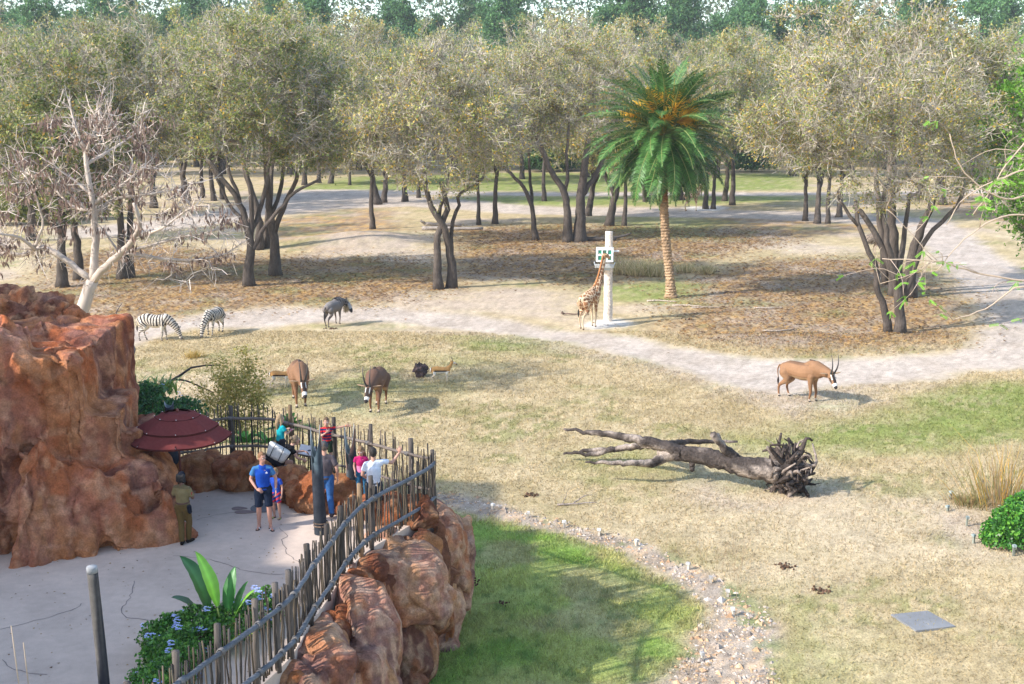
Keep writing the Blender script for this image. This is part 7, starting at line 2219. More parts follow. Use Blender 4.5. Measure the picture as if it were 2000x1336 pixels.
# --- girl in teal
def wrist_pink(T, J, H, cloth):
    V, Fs = tube_arr([J['wrR'] + vv(.03 * cos(t), 0.0, .03 * sin(t)) for t in np.linspace(0, 2 * pi, 11)], .011, 6, False)
    MB().add(V, Fs, (0.75, 0.08, 0.30)).build('wristband', M['plastic'], T)
g = at(550, 912, 3.35)
person('girl with long fair hair and teal tee shirt looking over the back fence', (g.x, g.y, 3.35), radians(-48), 1.28, dict(elR=(.24, .10, 1.14), wrR=(.16, .30, 1.22), elL=(-.24, .10, 1.14), wrL=(-.14, .32, 1.20), handR=dict(d=vv(-.2, 1, .2), n=vv(0, 0, -1), curl=.6), handL=dict(d=vv(.2, 1, .2), n=vv(0, 0, -1), curl=.6)),
       child=True, hair=(0.34, 0.235, 0.13), hair_style='long', top=dict(col=(0.015, 0.36, 0.40), sleeve=.55, len=.12), bottom=dict(name='shorts', col=(0.02, 0.02, 0.025), len=.6), shoes=dict(col=(0.3, 0.3, 0.3)), female=True, extra=wrist_pink)
# --- boy in stripes pointing
def stripes(V):
    return np.where((np.sin(V[:, 2] * 58) > 0.1)[:, None], K(0.62, 0.025, 0.025), K(0.022, 0.03, 0.10))
def collar(T, J, H, cloth):
    V, Fs = tube_arr([J['wrL'] + vv(0.0, .03 * cos(t), .03 * sin(t)) for t in np.linspace(0, 2 * pi, 11)], .011, 6, False)
    MB().add(V, Fs, (0.80, 0.22, 0.04)).build('wristband', M['plastic'], T)
g = at(640, 915, 3.45)
person('boy in red and navy striped polo shirt stretching out one arm to point', (g.x, g.y, 3.45), FACE_CAM + radians(10), 1.22, dict(elL=(-.40, .02, 1.42), wrL=(-.64, .02, 1.46), elR=(.20, .12, 1.16), wrR=(.02, .18, 1.30), handL=dict(d=vv(-1, 0, .05), n=vv(0, 1, 0), curl=.4), handR=dict(d=vv(-.7, .2, .6), n=vv(0, -1, 0), curl=.7)),
       child=True, hair=(0.11, 0.065, 0.035), top=dict(col=stripes, sleeve=.6, len=.12), bottom=dict(name='shorts', col=(0.02, 0.035, 0.02), len=.8), shoes=dict(col=(0.05, 0.05, 0.05)), look=radians(-8), extra=collar)
# --- man in grey with a cap
def cap_extra(T, J, H, cloth):
    m = MB(); chain(m, [H(0, -.012, .04), H(0, -.008, .075)], [.098, .080]); cloth('cap', m, (0.075, 0.075, 0.08), 0.011, 0.002)
    V, Fs = tube_arr([H(t * .07, .10 + .05 * (1 - t * t), .045) for t in np.linspace(-1, 1, 9)], .03, 6, True, flat=.15)
    MB().add(V, Fs, (0.07, 0.07, 0.075)).build('cap_brim', M['cloth'], T)
person('man in grey tee shirt, grey cap and blue jeans behind the pointed post', foot(637, 1008), radians(8), 1.70,
       dict(knR=(.10, -.02, .49), anR=(.13, -.20, .12), knL=(-.09, .10, .50), anL=(-.10, .08, .08), wrR=(.28, .02, .89), elR=(.27, -.06, 1.13)), hair=(0.12, 0.09, 0.07),
       top=dict(col=lambda V: K(0.10, 0.082, 0.088) * (0.85 + .3 * fbm(V * 7, 2, 2))[:, None], sleeve=.75, len=.13), bottom=dict(name='jeans', col=lambda V: K(0.035, 0.105, 0.27) * (0.75 + .5 * fbm(V * 6, 2, 5))[:, None], len=1.98), shoes=dict(col=(0.05, 0.04, 0.05)), stout=1.10, extra=cap_extra)
# --- man in white with raised arm, girl in pink
person('man in white tee shirt and dark jeans raising one arm to the fence', foot(732, 1024), radians(4), 1.72,
       dict(shR=(.19, .02, 1.43), elR=(.40, .12, 1.36), wrR=(.56, .22, 1.56), handR=dict(d=vv(.2, .2, 1), n=vv(0, 1, 0), curl=.7), elL=(-.25, .03, 1.13), wrL=(-.20, .22, 1.02), handL=dict(d=vv(.2, .9, -.3), n=vv(1, 0, 0), curl=.6)),
       hair=(0.025, 0.02, 0.018), top=dict(col=(0.62, 0.66, 0.74), sleeve=.6, len=.12), bottom=dict(name='jeans', col=(0.022, 0.035, 0.055), len=1.98), shoes=dict(col=(0.06, 0.07, 0.09)), stout=1.02)
g = at(709, 975, 3.3)
person('girl in magenta top with brown hair looking down in front of the man in white', (g.x - .02, g.y, 3.3), FACE_CAM + radians(8), 1.20, dict(wrR=(.20, .14, .96)), child=True, hair=(0.20, 0.12, 0.06), hair_style='long', top=dict(col=lambda V: np.where((V[:, 2] > 1.14)[:, None], K(0.42, 0.02, 0.12), K(0.65, 0.20, 0.36)), sleeve=.5, len=.1),
       bottom=dict(name='leggings', col=(0.03, 0.12, 0.22), len=1.9), shoes=dict(col=(0.3, 0.1, 0.15)), female=True, look=radians(-20), nod=.45)
# ------------------------------------------------------------------ built things
def giraffe_feeder():
    b = gp(1187, 625)
    T = thing('feeding_post', 'pale timber feeding post carrying a white hay box with green mesh openings', 'feeder', b, radians(-6))
    rng = np.random.default_rng(8)
    H_ = at_y(1187, 452, b.y).z - b.z
    z = np.linspace(-0.2, H_, 26)
    V, Fs = tube_arr(np.column_stack([0.01 * np.sin(z * 2), 0.01 * np.cos(z * 3), z]), np.linspace(0.25, 0.205, 26), 14, True, bump=0.05, rng=rng)
    C = K(0.66, 0.56, 0.47) * (0.75 + 0.5 * fbm(V * np.array([4, 4, 0.8]), 3, 5))[:, None]
    MB().add(V, Fs, C).build('post', M['deadwood'], T)
    zc = at_y(1187, 497, b.y).z - b.z
    cx, cy = -0.20, -0.36
    W_, Hh = 0.86, 0.62
    white = (0.70, 0.72, 0.70)
    fr = MB()
    for zz in (-Hh / 2, 0, Hh / 2):
        V, Fs = box_arr((0, 0, zz), (W_, 0.06, 0.085)); fr.add(V, Fs, white)
    for xx in (-W_ / 2 + .04, -W_ / 6 + .013, W_ / 6 - .013, W_ / 2 - .04):
        for zz in (-Hh / 4, Hh / 4):
            V, Fs = box_arr((xx, 0, zz), (0.075, 0.054, Hh / 2 - 0.09)); fr.add(V, Fs, white)
    f = fr.build('hay_box_front', M['plastic'], T, smooth=False, loc=(cx, cy, zc)); f.rotation_euler = (radians(-12), 0, 0)
    for i in range(3):
        for j in range(2):
            V, Fs = box_arr((0, 0.03, 0), (0.21, 0.02, 0.23))
            n = fbm(V * 9, 2, i + 3 * j)
            p = MB().add(V, Fs, (0.02, 0.22, 0.13)).build('mesh_opening', M['plastic'], f, smooth=False, loc=((i - 1) * 0.272, 0.005, (j - .5) * 0.31))
    for sx in (-1, 1):
        V = [(0, 0, -.36), (0, 0.34, -.36), (0, 0.34, .36), (0, -0.02, .36)]
        V = np.array(V + [(0.03, y, z_) for _, y, z_ in V])
        Q = np.array([(0, 1, 2, 3), (7, 6, 5, 4), (0, 4, 5, 1), (1, 5, 6, 2), (2, 6, 7, 3), (3, 7, 4, 0)])
        MB().add(V + np.array([sx * (W_ / 2 + .02) - .015, 0.04, 0]), Q, white).build('hay_box_side', M['plastic'], T, smooth=False, loc=(cx, cy, zc))
    V, Fs = box_arr((0, 0.2, .37), (W_ + .06, .42, .03)); MB().add(V, Fs, white).build('hay_box_lid', M['plastic'], T, smooth=False, loc=(cx, cy, zc))
    # tray below, open to the front
    tz = zc - Hh / 2 - 0.28
    for c, s_, r in (((0, -0.12, -.02), (W_ + .14, .52, .03), (radians(-14), 0, 0)), ((0, -.37, .06), (W_ + .14, .03, .20), (radians(22), 0, 0)), ((-(W_ + .14) / 2, -.12, .10), (.03, .52, .26), (0, radians(-22), 0)), (((W_ + .14) / 2, -.12, .10), (.03, .52, .26), (0, radians(22), 0)), ((0, .12, -.12), (.6, .3, .2), (0, 0, 0))):
        V, Fs = box_arr((0, 0, 0), s_)
        o = MB().add(V, Fs, (0.50, 0.53, 0.54)).build('tray_panel', M['plastic'], T, smooth=False, loc=(cx + c[0], cy + c[1], tz + c[2])); o.rotation_euler = r
    V, Fs = box_arr((0, 0, 0), (0.5, .06, .09)); MB().add(V, Fs, white).build('bracket', M['plastic'], T, smooth=False, loc=(0.3, -0.1, zc + .2))
giraffe_feeder()

def fallen_tree():
    b = at(1510, 960)
    Y = b.y
    T = thing('fallen_tree', 'dead grey fallen tree with upturned black root plate lying in the meadow', 'tree', (b.x, b.y, 0))
    rng = np.random.default_rng(31)
    def loc(px, py, dy=0.0):
        q = at_y(px, py, Y + dy) - b
        return np.array((q.x, dy, q.z))
    wood = MB()
    limbs = [([loc(1520, 925), loc(1480, 915, .1), loc(1430, 905, .3), loc(1380, 893, .6), loc(1330, 885, .9), loc(1290, 890, 1.1)], [.50, .44, .40, .36, .34, .30]),
             ([loc(1330, 885, .9), loc(1290, 868, 1.0), loc(1240, 858, 1.2), loc(1180, 848, 1.6), loc(1100, 838, 2.0)], [.30, .23, .19, .14, .045]),
             ([loc(1300, 890, 1.1), loc(1270, 905, .7), loc(1220, 905, .6), loc(1145, 903, .8)], [.26, .17, .12, .04]),
             ([loc(1435, 895, .3), loc(1418, 880, .2), loc(1405, 862, .1), loc(1392, 850, .0)], [.27, .20, .15, .14]), ([loc(1405, 860, .1), loc(1398, 850, .1), loc(1388, 846, .1)], [.12, .10, .06]),
             ([loc(1300, 872, 1.4), loc(1260, 870, 2.6), loc(1200, 877, 3.0), loc(1100, 885, 3.2)], [.18, .16, .13, .05]), ([loc(1200, 876, 3.0), loc(1150, 888, 3.0), loc(1120, 882, 3.0)], [.13, .10, .05]),
             ([loc(1290, 868, 1.8), loc(1330, 864, 3.2), loc(1380, 862, 3.6), loc(1440, 862, 3.6)], [.14, .12, .10, .05]), ([loc(1330, 875, 1.0), loc(1310, 868, .9), loc(1295, 862, .9)], [.12, .08, .03]), ([loc(1345, 885, .9), loc(1335, 868, .8)], [.08, .03]),
             ([loc(1350, 900, .8), loc(1352, 918, .7)], [.14, .09])]
    for pts, rr in limbs:
        Q = smooth_path(np.column_stack([np.array(pts), np.array(rr) * .70]), step=0.12)
        Q[1:, :3] += rng.normal(0, 0.018, (len(Q) - 1, 3))
        V, Fs = tube_arr(Q[:, :3], Q[:, 3], 18, True, bump=0.07, rng=rng)
        ctr = np.repeat(Q[:, :3], 18, 0)
        rad = V - ctr
        V = ctr + rad * (0.78 + 0.5 * fbm(V * np.array([1.6, 7, 7]), 3, 14))[:, None]
        t = sstep(0.50, 0.64, fbm(V * np.array([1.2, 3, 3]), 3, 6))
        C = mix(K(0.070, 0.056, 0.049), K(0.33, 0.27, 0.225), t) * (0.7 + 0.6 * vnoise(V * 5, 3))[:, None]
        wood.add(V, Fs, C)
    wood.build('trunk', M['deadwood'], T)
    roots = MB()
    c = loc(1540, 925, -.1)
    V, Fs = sphere_arr((0, 0, 0), 1, 18, 12)
    V = V * np.array((.30, .50, .48)); V = V * (0.75 + 0.6 * fbm(V * 3, 3, 4))[:, None] + c
    roots.add(V, Fs, (0.045, 0.036, 0.032))
    for i in range(190):
        a = rng.uniform(0, 2 * pi); r0 = rng.uniform(0.1, .55)
        d = np.array((rng.normal(0.1, .6), cos(a), sin(a))); d /= np.linalg.norm(d)
        L = rng.uniform(.2, .55) * (1.3 if d[2] > .5 else 0.8)
        p0 = c + d * r0
        p2 = p0 + d * L + rng.normal(0, .12, 3); p1 = (p0 + p2) / 2 + rng.normal(0, .20, 3)
        p2[2] = max(p2[2], 0.03)
        Q = smooth_path([p0, p1, p2], n=8)
        r = rng.uniform(.035, .11)
        V, Fs = tube_arr(Q, np.linspace(r, r * .25, 8), 6, True, bump=.15, rng=rng)
        roots.add(V, Fs, np.array((0.065, 0.05, 0.043)) * rng.uniform(.6, 1.5) if rng.uniform() > .25 else np.array((0.30, 0.24, 0.20)) * rng.uniform(.6, 1.2))
    roots.build('root_plate', M['deadwood'], T)
fallen_tree()
def ground_branch(name, label, loc, polys, seed, col=(0.22, 0.17, 0.14), cat='branch', mat='deadwood'):
    rng = np.random.default_rng(seed)
    mb = MB()
    for pts, r0, r1 in polys:
        Q = smooth_path(pts, n=12); Q[1:] += rng.normal(0, r0 * .15, (11, 3))
        V, Fs = tube_arr(Q, np.linspace(r0, r1, 12), 7, True, bump=.08, rng=rng)
        mb.add(V, Fs, np.array(col) * rng.uniform(.8, 1.2))
    return tag(mb.build(name, M[mat], loc=tuple(loc)), label, cat)
ground_branch('fallen_branch', 'thin forked grey branch lying on the dry grass above the gravel', at(1125, 988), [([(-.55, -.05, .05), (-.1, 0, .06), (.6, .1, .08)], .03, .012), ([(-.1, 0, .06), (.25, .25, .22), (.5, .4, .2)], .022, .008), ([(-.4, -.03, .05), (-.3, .1, .25), (-.25, .15, .38)], .016, .006)], 1, (0.33, 0.27, 0.23))
ground_branch('fallen_log', 'dark log lying between the double-trunked oak and the feeder post', gp(1168, 472), [([(-1.6, 0, .18), (0, .1, .2), (1.5, .1, .18)], .20, .17)], 2, (0.10, 0.085, 0.075), 'log')
ground_branch('fallen_log', 'dark crooked log sticking out beyond the feeder post', gp(1206, 470), [([(-.6, 0, .2), (.3, 0, .35), (1.2, .2, .55)], .13, .07)], 3, (0.10, 0.085, 0.075), 'log')
ground_branch('fallen_log', 'upper grey log of the pair lying behind the crossing trunks', gp(868, 444), [([(-1.8, .4, .25), (-.4, .3, .22), (1.6, .5, .2)], .2, .13), ([(-1.8, .4, .25), (-2.1, .2, .5), (-2.2, .2, .6)], .15, .1)], 4, (0.28, 0.24, 0.21), 'log')
ground_branch('fallen_log', 'long pale log lying in front of its pair behind the crossing trunks', gp(880, 450), [([(-2.6, 0, .2), (0, -.1, .2), (3.0, .1, .18)], .2, .12)], 5, (0.32, 0.28, 0.25), 'log')
ground_branch('fallen_branch', 'short stick with a knobbed end lying behind the feeding giraffe', gp(1112, 614), [([(-.35, 0, .12), (.3, 0, .08), (1.1, .05, .06)], .05, .03), ([(-.35, 0, .12), (-.42, 0, .2)], .09, .05)], 6, (0.20, 0.14, 0.11))
_r = np.random.default_rng(15)
for i, (px, py, lb) in enumerate([(1340, 596, 'first pale sliver of bark on the leaf litter below the palm'), (1290, 588, 'thin bark strip on the leaf litter right under the palm trunk'), (1378, 600, 'broad pale bark pieces to the side of the palm shadow'), (1500, 600, 'white bark piece in the leaf litter halfway to the spreading oak'), (1520, 645, 'long pale strip of bark near the road below the leaf litter'), (1440, 572, 'small dark twig beside the palm shadow'), (1380, 533, 'dark stick on the litter in the shade beyond the palm')]):
    ground_branch('bark_strip', lb, gp(px, py), [([(-.8, 0, .05), (0, _r.normal(0, .1), .07), (.9, _r.normal(0, .2), .04)], .06, .03)], 30 + i, (0.45, 0.37, 0.30) if i < 5 else (0.14, 0.10, 0.08), 'bark')
for i, (px, py, lb) in enumerate([(648, 642, 'reddish dung pile on the bare ground below the wildebeest'), (1535, 1108, 'upper dark dung heap on the dry meadow'), (1600, 1155, 'lower dark dung heap on the dry meadow'), (1345, 622, 'small dung heap under the palm shadow on the litter'), (1040, 968, 'tiny dark dung spot on the meadow left of the fallen tree')]):
    rng = np.random.default_rng(50 + i); mb = MB()
    for k in range(26):
        V, Fs = sphere_arr(rng.normal(0, 1, 3) * np.array((.13, .10, .0)) + np.array((0, 0, rng.uniform(.0, .05))), rng.uniform(.025, .05), 6, 4); mb.add(V, Fs, np.array((0.11, 0.065, 0.04)) * rng.uniform(.6, 1.4))
    tag(mb.build('dung_heap', M['stone'], loc=tuple(gp(px, py))), lb, 'dung', kind='stuff')
# lava rock by the gazelle
p = gp(823, 738)
rng = np.random.default_rng(2); mb = MB()
V, Fs = chunk(rng, (0, 0, .2), (.42, .34, .36), 12); mb.add(V, Fs); V, Fs = chunk(rng, (-.08, 0, .36), (.26, .24, .32), 10); mb.add(V, Fs)
V, Fc, C = rock_mesh(mb, 0.02, 95, amp=.05, cell=.28, groove=.03, step=.05, fine=.03)
tag(link('lava_rock', mesh_from('lava_rock', V, Fc, K(0.075, 0.052, 0.05) * (0.6 + 0.9 * fbm(V * 9, 3, 3))[:, None], M['dark_rock']), None, tuple(p)), 'dark pitted lava rock lying beside the gazelle', 'rock')
# grey slab set in the grass
q = [at(a, b, 0.03) for a, b in ((1740, 1200), (1812, 1193), (1866, 1223), (1790, 1232))]
V = np.array([tuple(v) for v in q] + [(v.x, v.y, -.15) for v in q])
V[:4, 2] = 0.035
c0 = V[:4].mean(0); c0[2] = 0
tag(MB().add(V - c0, np.array([(0, 3, 2, 1), (0, 1, 5, 4), (1, 2, 6, 5), (2, 3, 7, 6), (3, 0, 4, 7)]), (0.22, 0.222, 0.225)).build('access_cover', M['paving'], smooth=False, loc=tuple(c0)), 'flat grey access cover set level in the dry grass', 'cover')
# hatch and plates in the paving
p = at(517, 992, ZP + .006)
V, Fs = tube_arr([(0, 0, 0), (0, 0, .012)], .30, 24); mb = MB().add(V, Fs, (0.13, 0.125, 0.125))
tag(mb.build('drain_cover', M['plastic'], smooth=False, loc=tuple(p)), 'round dark drain cover in the paving behind the man in blue', 'cover')
for k, (px, py, lb) in enumerate(((482, 1000, 'larger leaf-shaped inlay in the paving beside the drain cover'), (468, 993, 'smaller leaf-shaped inlay in the paving beside the drain cover'))):
    p = at(px, py, ZP + .005); t = np.linspace(0, 2 * pi, 16, endpoint=False)
    V = np.column_stack([(.26 - .09 * k) * np.cos(t), .10 * np.sin(t) * (1 - .5 * np.cos(t)), 0 * t])
    V = np.concatenate([V, V + np.array([0, 0, .006])])
    Q = [(i, (i + 1) % 16, (i + 1) % 16 + 16, i + 16) for i in range(16)]
    tag(MB().add(V, [np.array(Q), (16 + np.arange(16))[None]], (0.24, 0.17, 0.15)).build('paving_inlay', M['paving'], smooth=False, loc=tuple(p)), lb, 'inlay')

# pointed posts like carved tusks
def tusk(label, px, py_base, py_top, d_r, zb, lean, notch=True, seed=0):
    b = at(px, py_base, zb)
    Hh = at_y(px, py_top, b.y).z - zb
    T = thing('pointed_post', label, 'post', tuple(b), 0.0)
    n, m = 70, 28
    z = np.linspace(-0.1, Hh, n)
    V, C = [], []
    rng = np.random.default_rng(seed)
    th = np.linspace(0, 2 * pi, m, endpoint=False)
    # the top is cut into two points: the wall height differs round the rim; the front left has a ragged slit
    if notch:
        rim = Hh - 0.62 * np.abs(np.sin(th + 0.25)) ** 0.85 - 0.06 * (np.cos(th) < 0)
    else:
        rim = Hh - 0.12 * np.abs(np.sin(th))
    for i in range(n):
        t = i / (n - 1)
        r = d_r * (1 - 0.22 * t)
        for j in range(m):
            zz = -0.1 + (rim[j] + 0.1) * t
            V.append((r * cos(th[j]) + lean * t, r * sin(th[j]), zz))
    V = np.array(V)
    i = np.arange(n - 1)[:, None] * m; j = np.arange(m)[None]; k = (j + 1) % m
    Q = np.stack([i + j, i + k, i + m + k, i + m + j], -1).reshape(-1, 4)
    # ragged notches torn out of the side towards the viewer
    cen = V[Q].mean(1); a = np.arctan2(cen[:, 1], cen[:, 0] - lean * cen[:, 2] / Hh)
    if notch:
        cut = (np.abs(a - radians(-128)) < 0.26 * np.clip(np.sin(cen[:, 2] / Hh * 9 + seed) + .25, 0, 1)) & (cen[:, 2] > Hh * .45) & (cen[:, 2] < Hh * .86)
        Q = Q[~cut]
    zf = V[:, 2] / Hh
    nn = fbm(V * np.array([5, 5, 1.2]), 3, seed)
    C = mix(K(0.035, 0.040, 0.050), K(0.13, 0.175, 0.195), sstep(.5, .72, nn) * sstep(.2, .6, zf) * .9)
    C = mix(C, K(0.25, 0.135, 0.09), sstep(.46, .62, fbm(V * np.array([4, 4, .9]) + 7, 3, seed + 5)) * sstep(.25, .6, zf) * .8)
    mb = MB().add(V, [Q], C)
    # inner wall so the shell has thickness
    Vi = V.copy(); Vi[:, 0] = (V[:, 0] - lean * zf) * .9 + lean * zf; Vi[:, 1] *= .9
    mb.add(Vi, [Q[:, ::-1]], mix(C, K(0.26, 0.31, 0.32), np.full(len(C), .7)))
    rim_o = (n - 1) * m + np.arange(m); N0 = len(V)
    mb.add(np.concatenate([V[rim_o], Vi[rim_o]]), [np.stack([np.arange(m), (np.arange(m) + 1) % m, (np.arange(m) + 1) % m + m, np.arange(m) + m], 1)], (0.30, 0.33, 0.35))
    mb.build('shaft', M['tusk'], T)
    for zz in (0.18, 0.24):
        V, Fs = tube_arr([(1.04 * d_r * cos(t), 1.04 * d_r * sin(t), zz) for t in np.linspace(0, 2 * pi, 21)], .014, 6, False)
        MB().add(V, Fs, (0.16, 0.11, 0.08)).build('binding', M['wood'], T)
tusk('tall two-pointed dark post in front of the man in grey', 627, 1042, 826, .132, ZP, -0.05, True, 1)
tusk('two-pointed dark post between the boy in stripes and the man in white', 692, 992, 824, .138, ZP, -0.06, True, 2)
tusk('dark post behind the umbrella beside the outcrop', 343, 946, 784, .13, ZP, -0.05, False, 3)
bb = at_y(205, 1500, 15.0)
def near_post():
    p = at_y(222, 1560, 15.0)
    zt = at_y(192, 1106, 15.0).z
    T = thing('metal_post', 'round dark grey post with worn pale cap standing on the near paving', 'post', (p.x, p.y, ZP))
    H_ = zt - ZP
    V, Fs = tube_arr([(0, 0, 0), (-.03, 0, H_ * .5), (-.075, 0, H_ - .09)], [.075, .072, .068], 20)
    C = mix(K(0.045, 0.055, 0.07), K(0.25, 0.26, 0.26), sstep(.5, .62, fbm(V * np.array([6, 6, .6]), 3, 4)) * sstep(-.02, -.06, V[:, 0] + .02))
    Q = smooth_path([(0, 0, 0), (-.03, 0, H_ * .5), (-.075, 0, H_ - .09)], n=30)
    V, Fs = tube_arr(Q, np.linspace(.075, .068, 30), 20)
    C = mix(K(0.026, 0.027, 0.034), K(0.12, 0.11, 0.10), sstep(.45, .66, fbm(V * np.array([9, 9, .5]), 3, 4)))
    MB().add(V, Fs, C).build('shaft', M['tusk'], T)
    V, Fs = tube_arr([(-.075, 0, H_ - .088), (-.08, 0, H_ - .02), (-.08, 0, H_)], [.071, .071, .062], 20)
    MB().add(V, Fs, (0.30, 0.305, 0.31)).build('cap', M['tusk'], T)
near_post()

# umbrella
def umbrella():
    p = at(357, 1003, ZP)
    T = thing('umbrella', 'three-tiered maroon market umbrella with white studs beside the outcrop', 'umbrella', tuple(p))
    top = at_y(352, 806, p.y).z - ZP
    V, Fs = tube_arr([(0, 0, 0), (0, 0, top - .05)], .022, 10); MB().add(V, Fs, (0.10, 0.025, 0.02)).build('pole', M['plastic'], T)
    V, Fs = sphere_arr((0, 0, top + .04), (.035, .035, .055), 10, 8); MB().add(V, Fs, (0.14, 0.035, 0.025)).build('finial', M['plastic'], T)
    R_, rim = 1.09, top - .46
    N_ = 8
    def tier(r0, z0, r1, z1, nm, sag):
        th = np.linspace(0, 2 * pi, N_ * 8, endpoint=False) + .2
        rows = 7
        V = []
        for i in range(rows):
            t = i / (rows - 1)
            for a in th:
                u = ((a - .2) % (2 * pi / N_)) / (2 * pi / N_)
                k = cos(pi / N_) / cos((u - .5) * 2 * pi / N_)          # straight edges between the ribs
                r = (r0 + (r1 - r0) * t) * k
                V.append((r * cos(a), r * sin(a), z0 + (z1 - z0) * t ** 1.1 - .03 * sin(u * pi) * t - sag * t * sin(u * pi)))
        V = np.array(V); m = len(th)
        i = np.arange(rows - 1)[:, None] * m; j = np.arange(m)[None]; k = (j + 1) % m
        Q = np.stack([i + j, i + m + j, i + m + k, i + k], -1).reshape(-1, 4)
        up = V + np.array([0, 0, .006])
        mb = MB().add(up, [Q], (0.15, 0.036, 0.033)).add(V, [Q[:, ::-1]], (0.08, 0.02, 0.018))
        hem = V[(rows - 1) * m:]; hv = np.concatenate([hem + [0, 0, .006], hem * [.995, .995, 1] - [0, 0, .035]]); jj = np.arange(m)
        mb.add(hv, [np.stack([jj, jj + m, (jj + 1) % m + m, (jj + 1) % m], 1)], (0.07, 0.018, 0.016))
        o = mb.build(nm, M['cloth'], T)
        for q in range(N_):
            a = .2 + q * 2 * pi / N_
            V, Fs = sphere_arr((r1 * .985 * cos(a), r1 * .985 * sin(a), z1 + .012), .010, 8, 6)
            MB().add(V, Fs, (0.75, 0.74, 0.72)).build('stud', M['plastic'], o)
        return o
    tier(.56, rim + .285, R_, rim - .03, 'canopy', 0.0)
    tier(.28, rim + .47, .83, rim + .185, 'middle_tier', -.01)
    tier(.0, top + .01, .47, rim + .405, 'top_tier', -.01)
    for q in range(N_):
        a = .2 + q * 2 * pi / N_
        V, Fs = frusta([(0, 0, top - .10)], [(R_ * cos(a), R_ * sin(a), rim - .01)], .010, .010, 5)
        MB().add(V, Fs, (0.10, 0.03, 0.025)).build('rib', M['wood'], T)
umbrella()
# information board on the fence
p = at_y(604, 880, float(np.interp(0.5, [0, 1], [27.4, 27.4])))
T = thing('info_sign', 'small white information board with a dark bird picture fixed to the back fence', 'sign', tuple(p), radians(-8))
V, Fs = box_arr((0, 0, 0), (.46, .03, .24)); o = MB().add(V, Fs, (0.72, 0.72, 0.74)).build('board', M['plastic'], T, smooth=False); o.rotation_euler = (radians(-38), radians(8), 0)
t = np.linspace(0, 2 * pi, 14, endpoint=False)
V = np.column_stack([.06 * np.cos(t) + .02, 0 * t - .019, .022 * np.sin(t) + .015 * np.cos(t)]); MB().add(V, [np.arange(14)[None]], (0.05, 0.06, 0.09)).build('bird_picture', M['plastic'], o, smooth=False)
V = np.array([(.06, -.019, .03), (.12, -.019, .07), (.05, -.019, .06)]); MB().add(V, [np.array([[0, 1, 2]])], (0.05, 0.06, 0.09)).build('bird_wing', M['plastic'], o, smooth=False)
V, Fs = box_arr((0, .09, -.35), (.05, .05, .7)); MB().add(V, Fs, (0.10, 0.085, 0.075)).build('bracket', M['wood'], T, smooth=False)

# stakes of the low wire along the gravel and by the shrub
def stake(px, py, h, lb, grp, pale=True):
    p = at(px, py)
    T = thing('stake', lb, 'stake', (p.x, p.y, 0), _r.uniform(0, 6.3), grp)
    V, Fs = box_arr((0, 0, h / 2 - .05), (.06, .05, h + .1)); MB().add(V, Fs, (0.42, 0.37, 0.31) if pale else (0.22, 0.23, 0.19)).build('shaft', M['wood'], T, smooth=False)
    V, Fs = box_arr((0, -.01, h), (.10, .08, .06)); MB().add(V, Fs, (0.55, 0.52, 0.48) if pale else (0.30, 0.36, 0.35)).build('cap', M['wood'], T, smooth=False)
G = 'short stakes along the gravel strip'
for px, py, lb in ((962, 996, 'short stake at the top of the gravel nearest the boulder'), (1031, 1012, 'short pale stake, second along the gravel from the boulder'), (1102, 1030, 'whitish stake by the feathery weed in the gravel'), (1170, 1045, 'dark topped stake before the gravel bends'), (1243, 1067, 'small white stake where the gravel starts to bend'),
                   (1344, 1112, 'pale stake standing among the thickest stones'), (1388, 1140, 'broad white stake at the inside of the gravel bend'), (1421, 1166, 'white stake at the widest part of the bend'), (1432, 1202, 'thin dark stake just below the bend'), (1372, 1290, 'dark stub in the gravel near the bottom')):
    stake(px, py, .16, lb, G)
G = 'small capped stakes round the shrub bed'
for px, py, h, lb in ((1856, 975, .22, 'dark capped stake at the top of the bed by the shrub'), (1851, 999, .15, 'small stake beside the bare sand below the top one'), (1888, 1028, .26, 'pale green capped stake left of the glossy shrub'), (1901, 1062, .24, 'capped stake with a shadow just below the shrub edge'), (1979, 1085, .26, 'pale capped stake in front of the glossy shrub'), (1918, 955, .26, 'stake with flat dark cap in the dry tuft behind the bed')):
    stake(px, py, h, lb, G, False)
# dead boughs by the outcrop
def bough(label, Y, px_lines, seed, col):
    rng = np.random.default_rng(seed)
    b = at_y(*px_lines[0][0][0], Y); b.z = 0.0
    T = thing('dead_bough', label, 'branch', tuple(b)); mb = MB()
    for pts, r0, r1 in px_lines:
        P = [np.array(tuple(at_y(q[0], q[1], Y) - b)) + np.array([0, rng.normal(0, .1), 0]) for q in pts]
        if pts is px_lines[0][0]: P = [np.array((0, 0, -.05))] + P
        Q = smooth_path(P, n=16); V, Fs = tube_arr(Q, np.linspace(r0, r1, 16), 7, True, bump=.1, rng=rng)
        mb.add(V, Fs, np.array(col) * rng.uniform(.8, 1.2))
    mb.build('wood', M['deadwood'], T)
bough('dead grey bough curving up beside the outcrop towards the zebra', 34.0, [([(226, 772), (250, 735), (258, 700), (262, 680), (248, 655), (225, 640), (205, 625)], .09, .02), ([(250, 738), (262, 735)], .05, .02), ([(228, 768), (250, 745), (262, 742)], .04, .015), ([(225, 640), (230, 610), (240, 590)], .02, .008)], 5, (0.17, 0.15, 0.145))
bough('black forked dead bough reaching right above the umbrella', 33.0, [([(268, 800), (285, 775), (310, 755), (340, 742), (365, 722), (395, 716), (430, 714)], .10, .018), ([(275, 790), (300, 775), (325, 745)], .05, .02), ([(340, 742), (365, 745), (400, 760), (420, 765)], .03, .01), ([(310, 755), (322, 740)], .03, .012)], 6, (0.055, 0.05, 0.05))
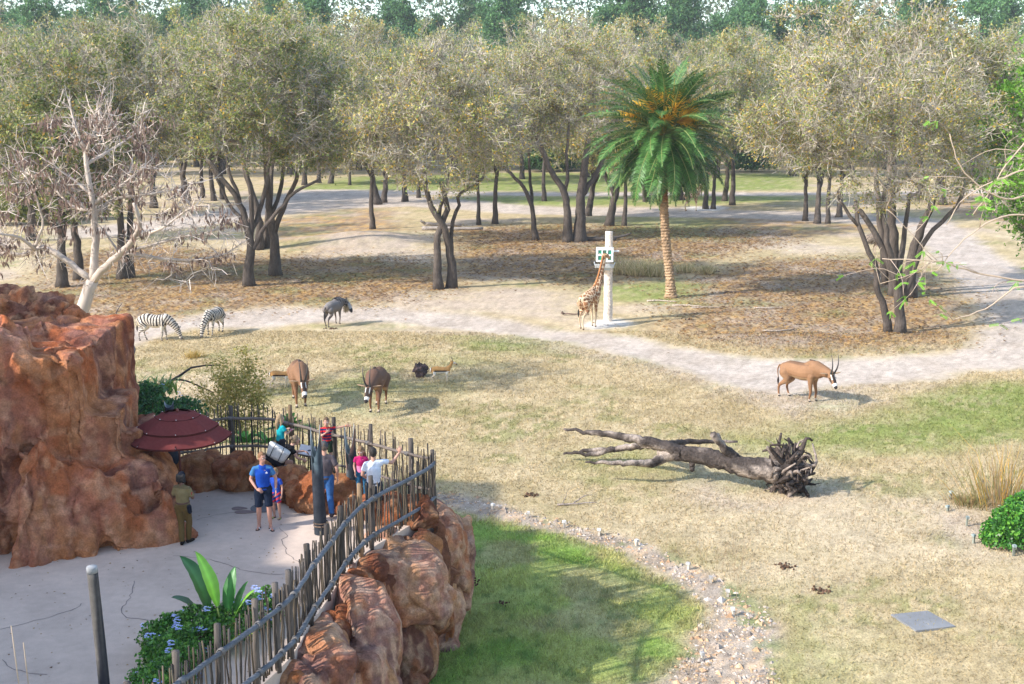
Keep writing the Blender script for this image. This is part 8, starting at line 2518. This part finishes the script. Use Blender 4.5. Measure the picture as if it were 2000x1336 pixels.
# white rail fence and bushes far across the meadow
def far_fence():
    T = thing('rail_fence', 'pale rail fence far away at the back of the meadow', 'fence', tuple(gp(820, 330)))
    b = T.location
    for i in range(15):
        x = -24 + i * 3.6
        V, Fs = box_arr((0, 0, 1.3), (.16, .16, 2.8)); MB().add(V, Fs, (0.55, 0.55, 0.52)).build('post', M['plastic'], T, smooth=False, loc=(x, 0, 0))
    for z in (.7, 1.5, 2.4):
        V, Fs = box_arr((1.2, -.1, z), (51, .08, .13)); MB().add(V, Fs, (0.55, 0.55, 0.52)).build('rail', M['plastic'], T, smooth=False)
far_fence()
for i, (px, py, lb) in enumerate(((1060, 336, 'dark green rounded bush at the back of the meadow by the double oak'), (1115, 334, 'dark bush next to the rounded one at the back of the meadow'), (1470, 336, 'green bush behind the tall pale trunk by the palm'), (640, 332, 'yellowish reedy bush at the far end of the rail fence'), (40, 440, 'yellow-green shrub behind the bare tree'), (110, 430, 'second yellow-green shrub behind the bare tree'))):
    p = gp(px, py); y_ = i > 2
    leafy('bush', lb, 'bush', tuple(p), [((0, 0, 1.6), (3.2, 2.6, 2.4)), ((2, .5, 1.4), (2.4, 2, 2)), ((-2, 0, 1.2), (2.2, 2, 1.8))], 4200, .42, [(0.20, 0.22, 0.04), (0.15, 0.18, 0.04)] if y_ else [(0.05, 0.13, 0.04), (0.08, 0.17, 0.04)], 700 + i, mat='leaf')
# ------------------------------------------------------------------ faint haze in the air over the whole park
def haze():
    V, Fs = box_arr((0, 430, 31.0), (3400, 1300, 68))
    o = MB().add(V, Fs).build('haze', None, smooth=False)
    m = bpy.data.materials.new('haze'); m.use_nodes = True
    nt = m.node_tree
    for n in list(nt.nodes): nt.nodes.remove(n)
    out = nt.nodes.new('ShaderNodeOutputMaterial'); v = nt.nodes.new('ShaderNodeVolumePrincipled')
    v.inputs['Color'].default_value = (0.86, 0.91, 0.97, 1); v.inputs['Density'].default_value = 0.00026
    nt.links.new(v.outputs[0], out.inputs['Volume'])
    o.data.materials.clear(); o.data.materials.append(m)
    tag(o, kind='stuff')
haze()
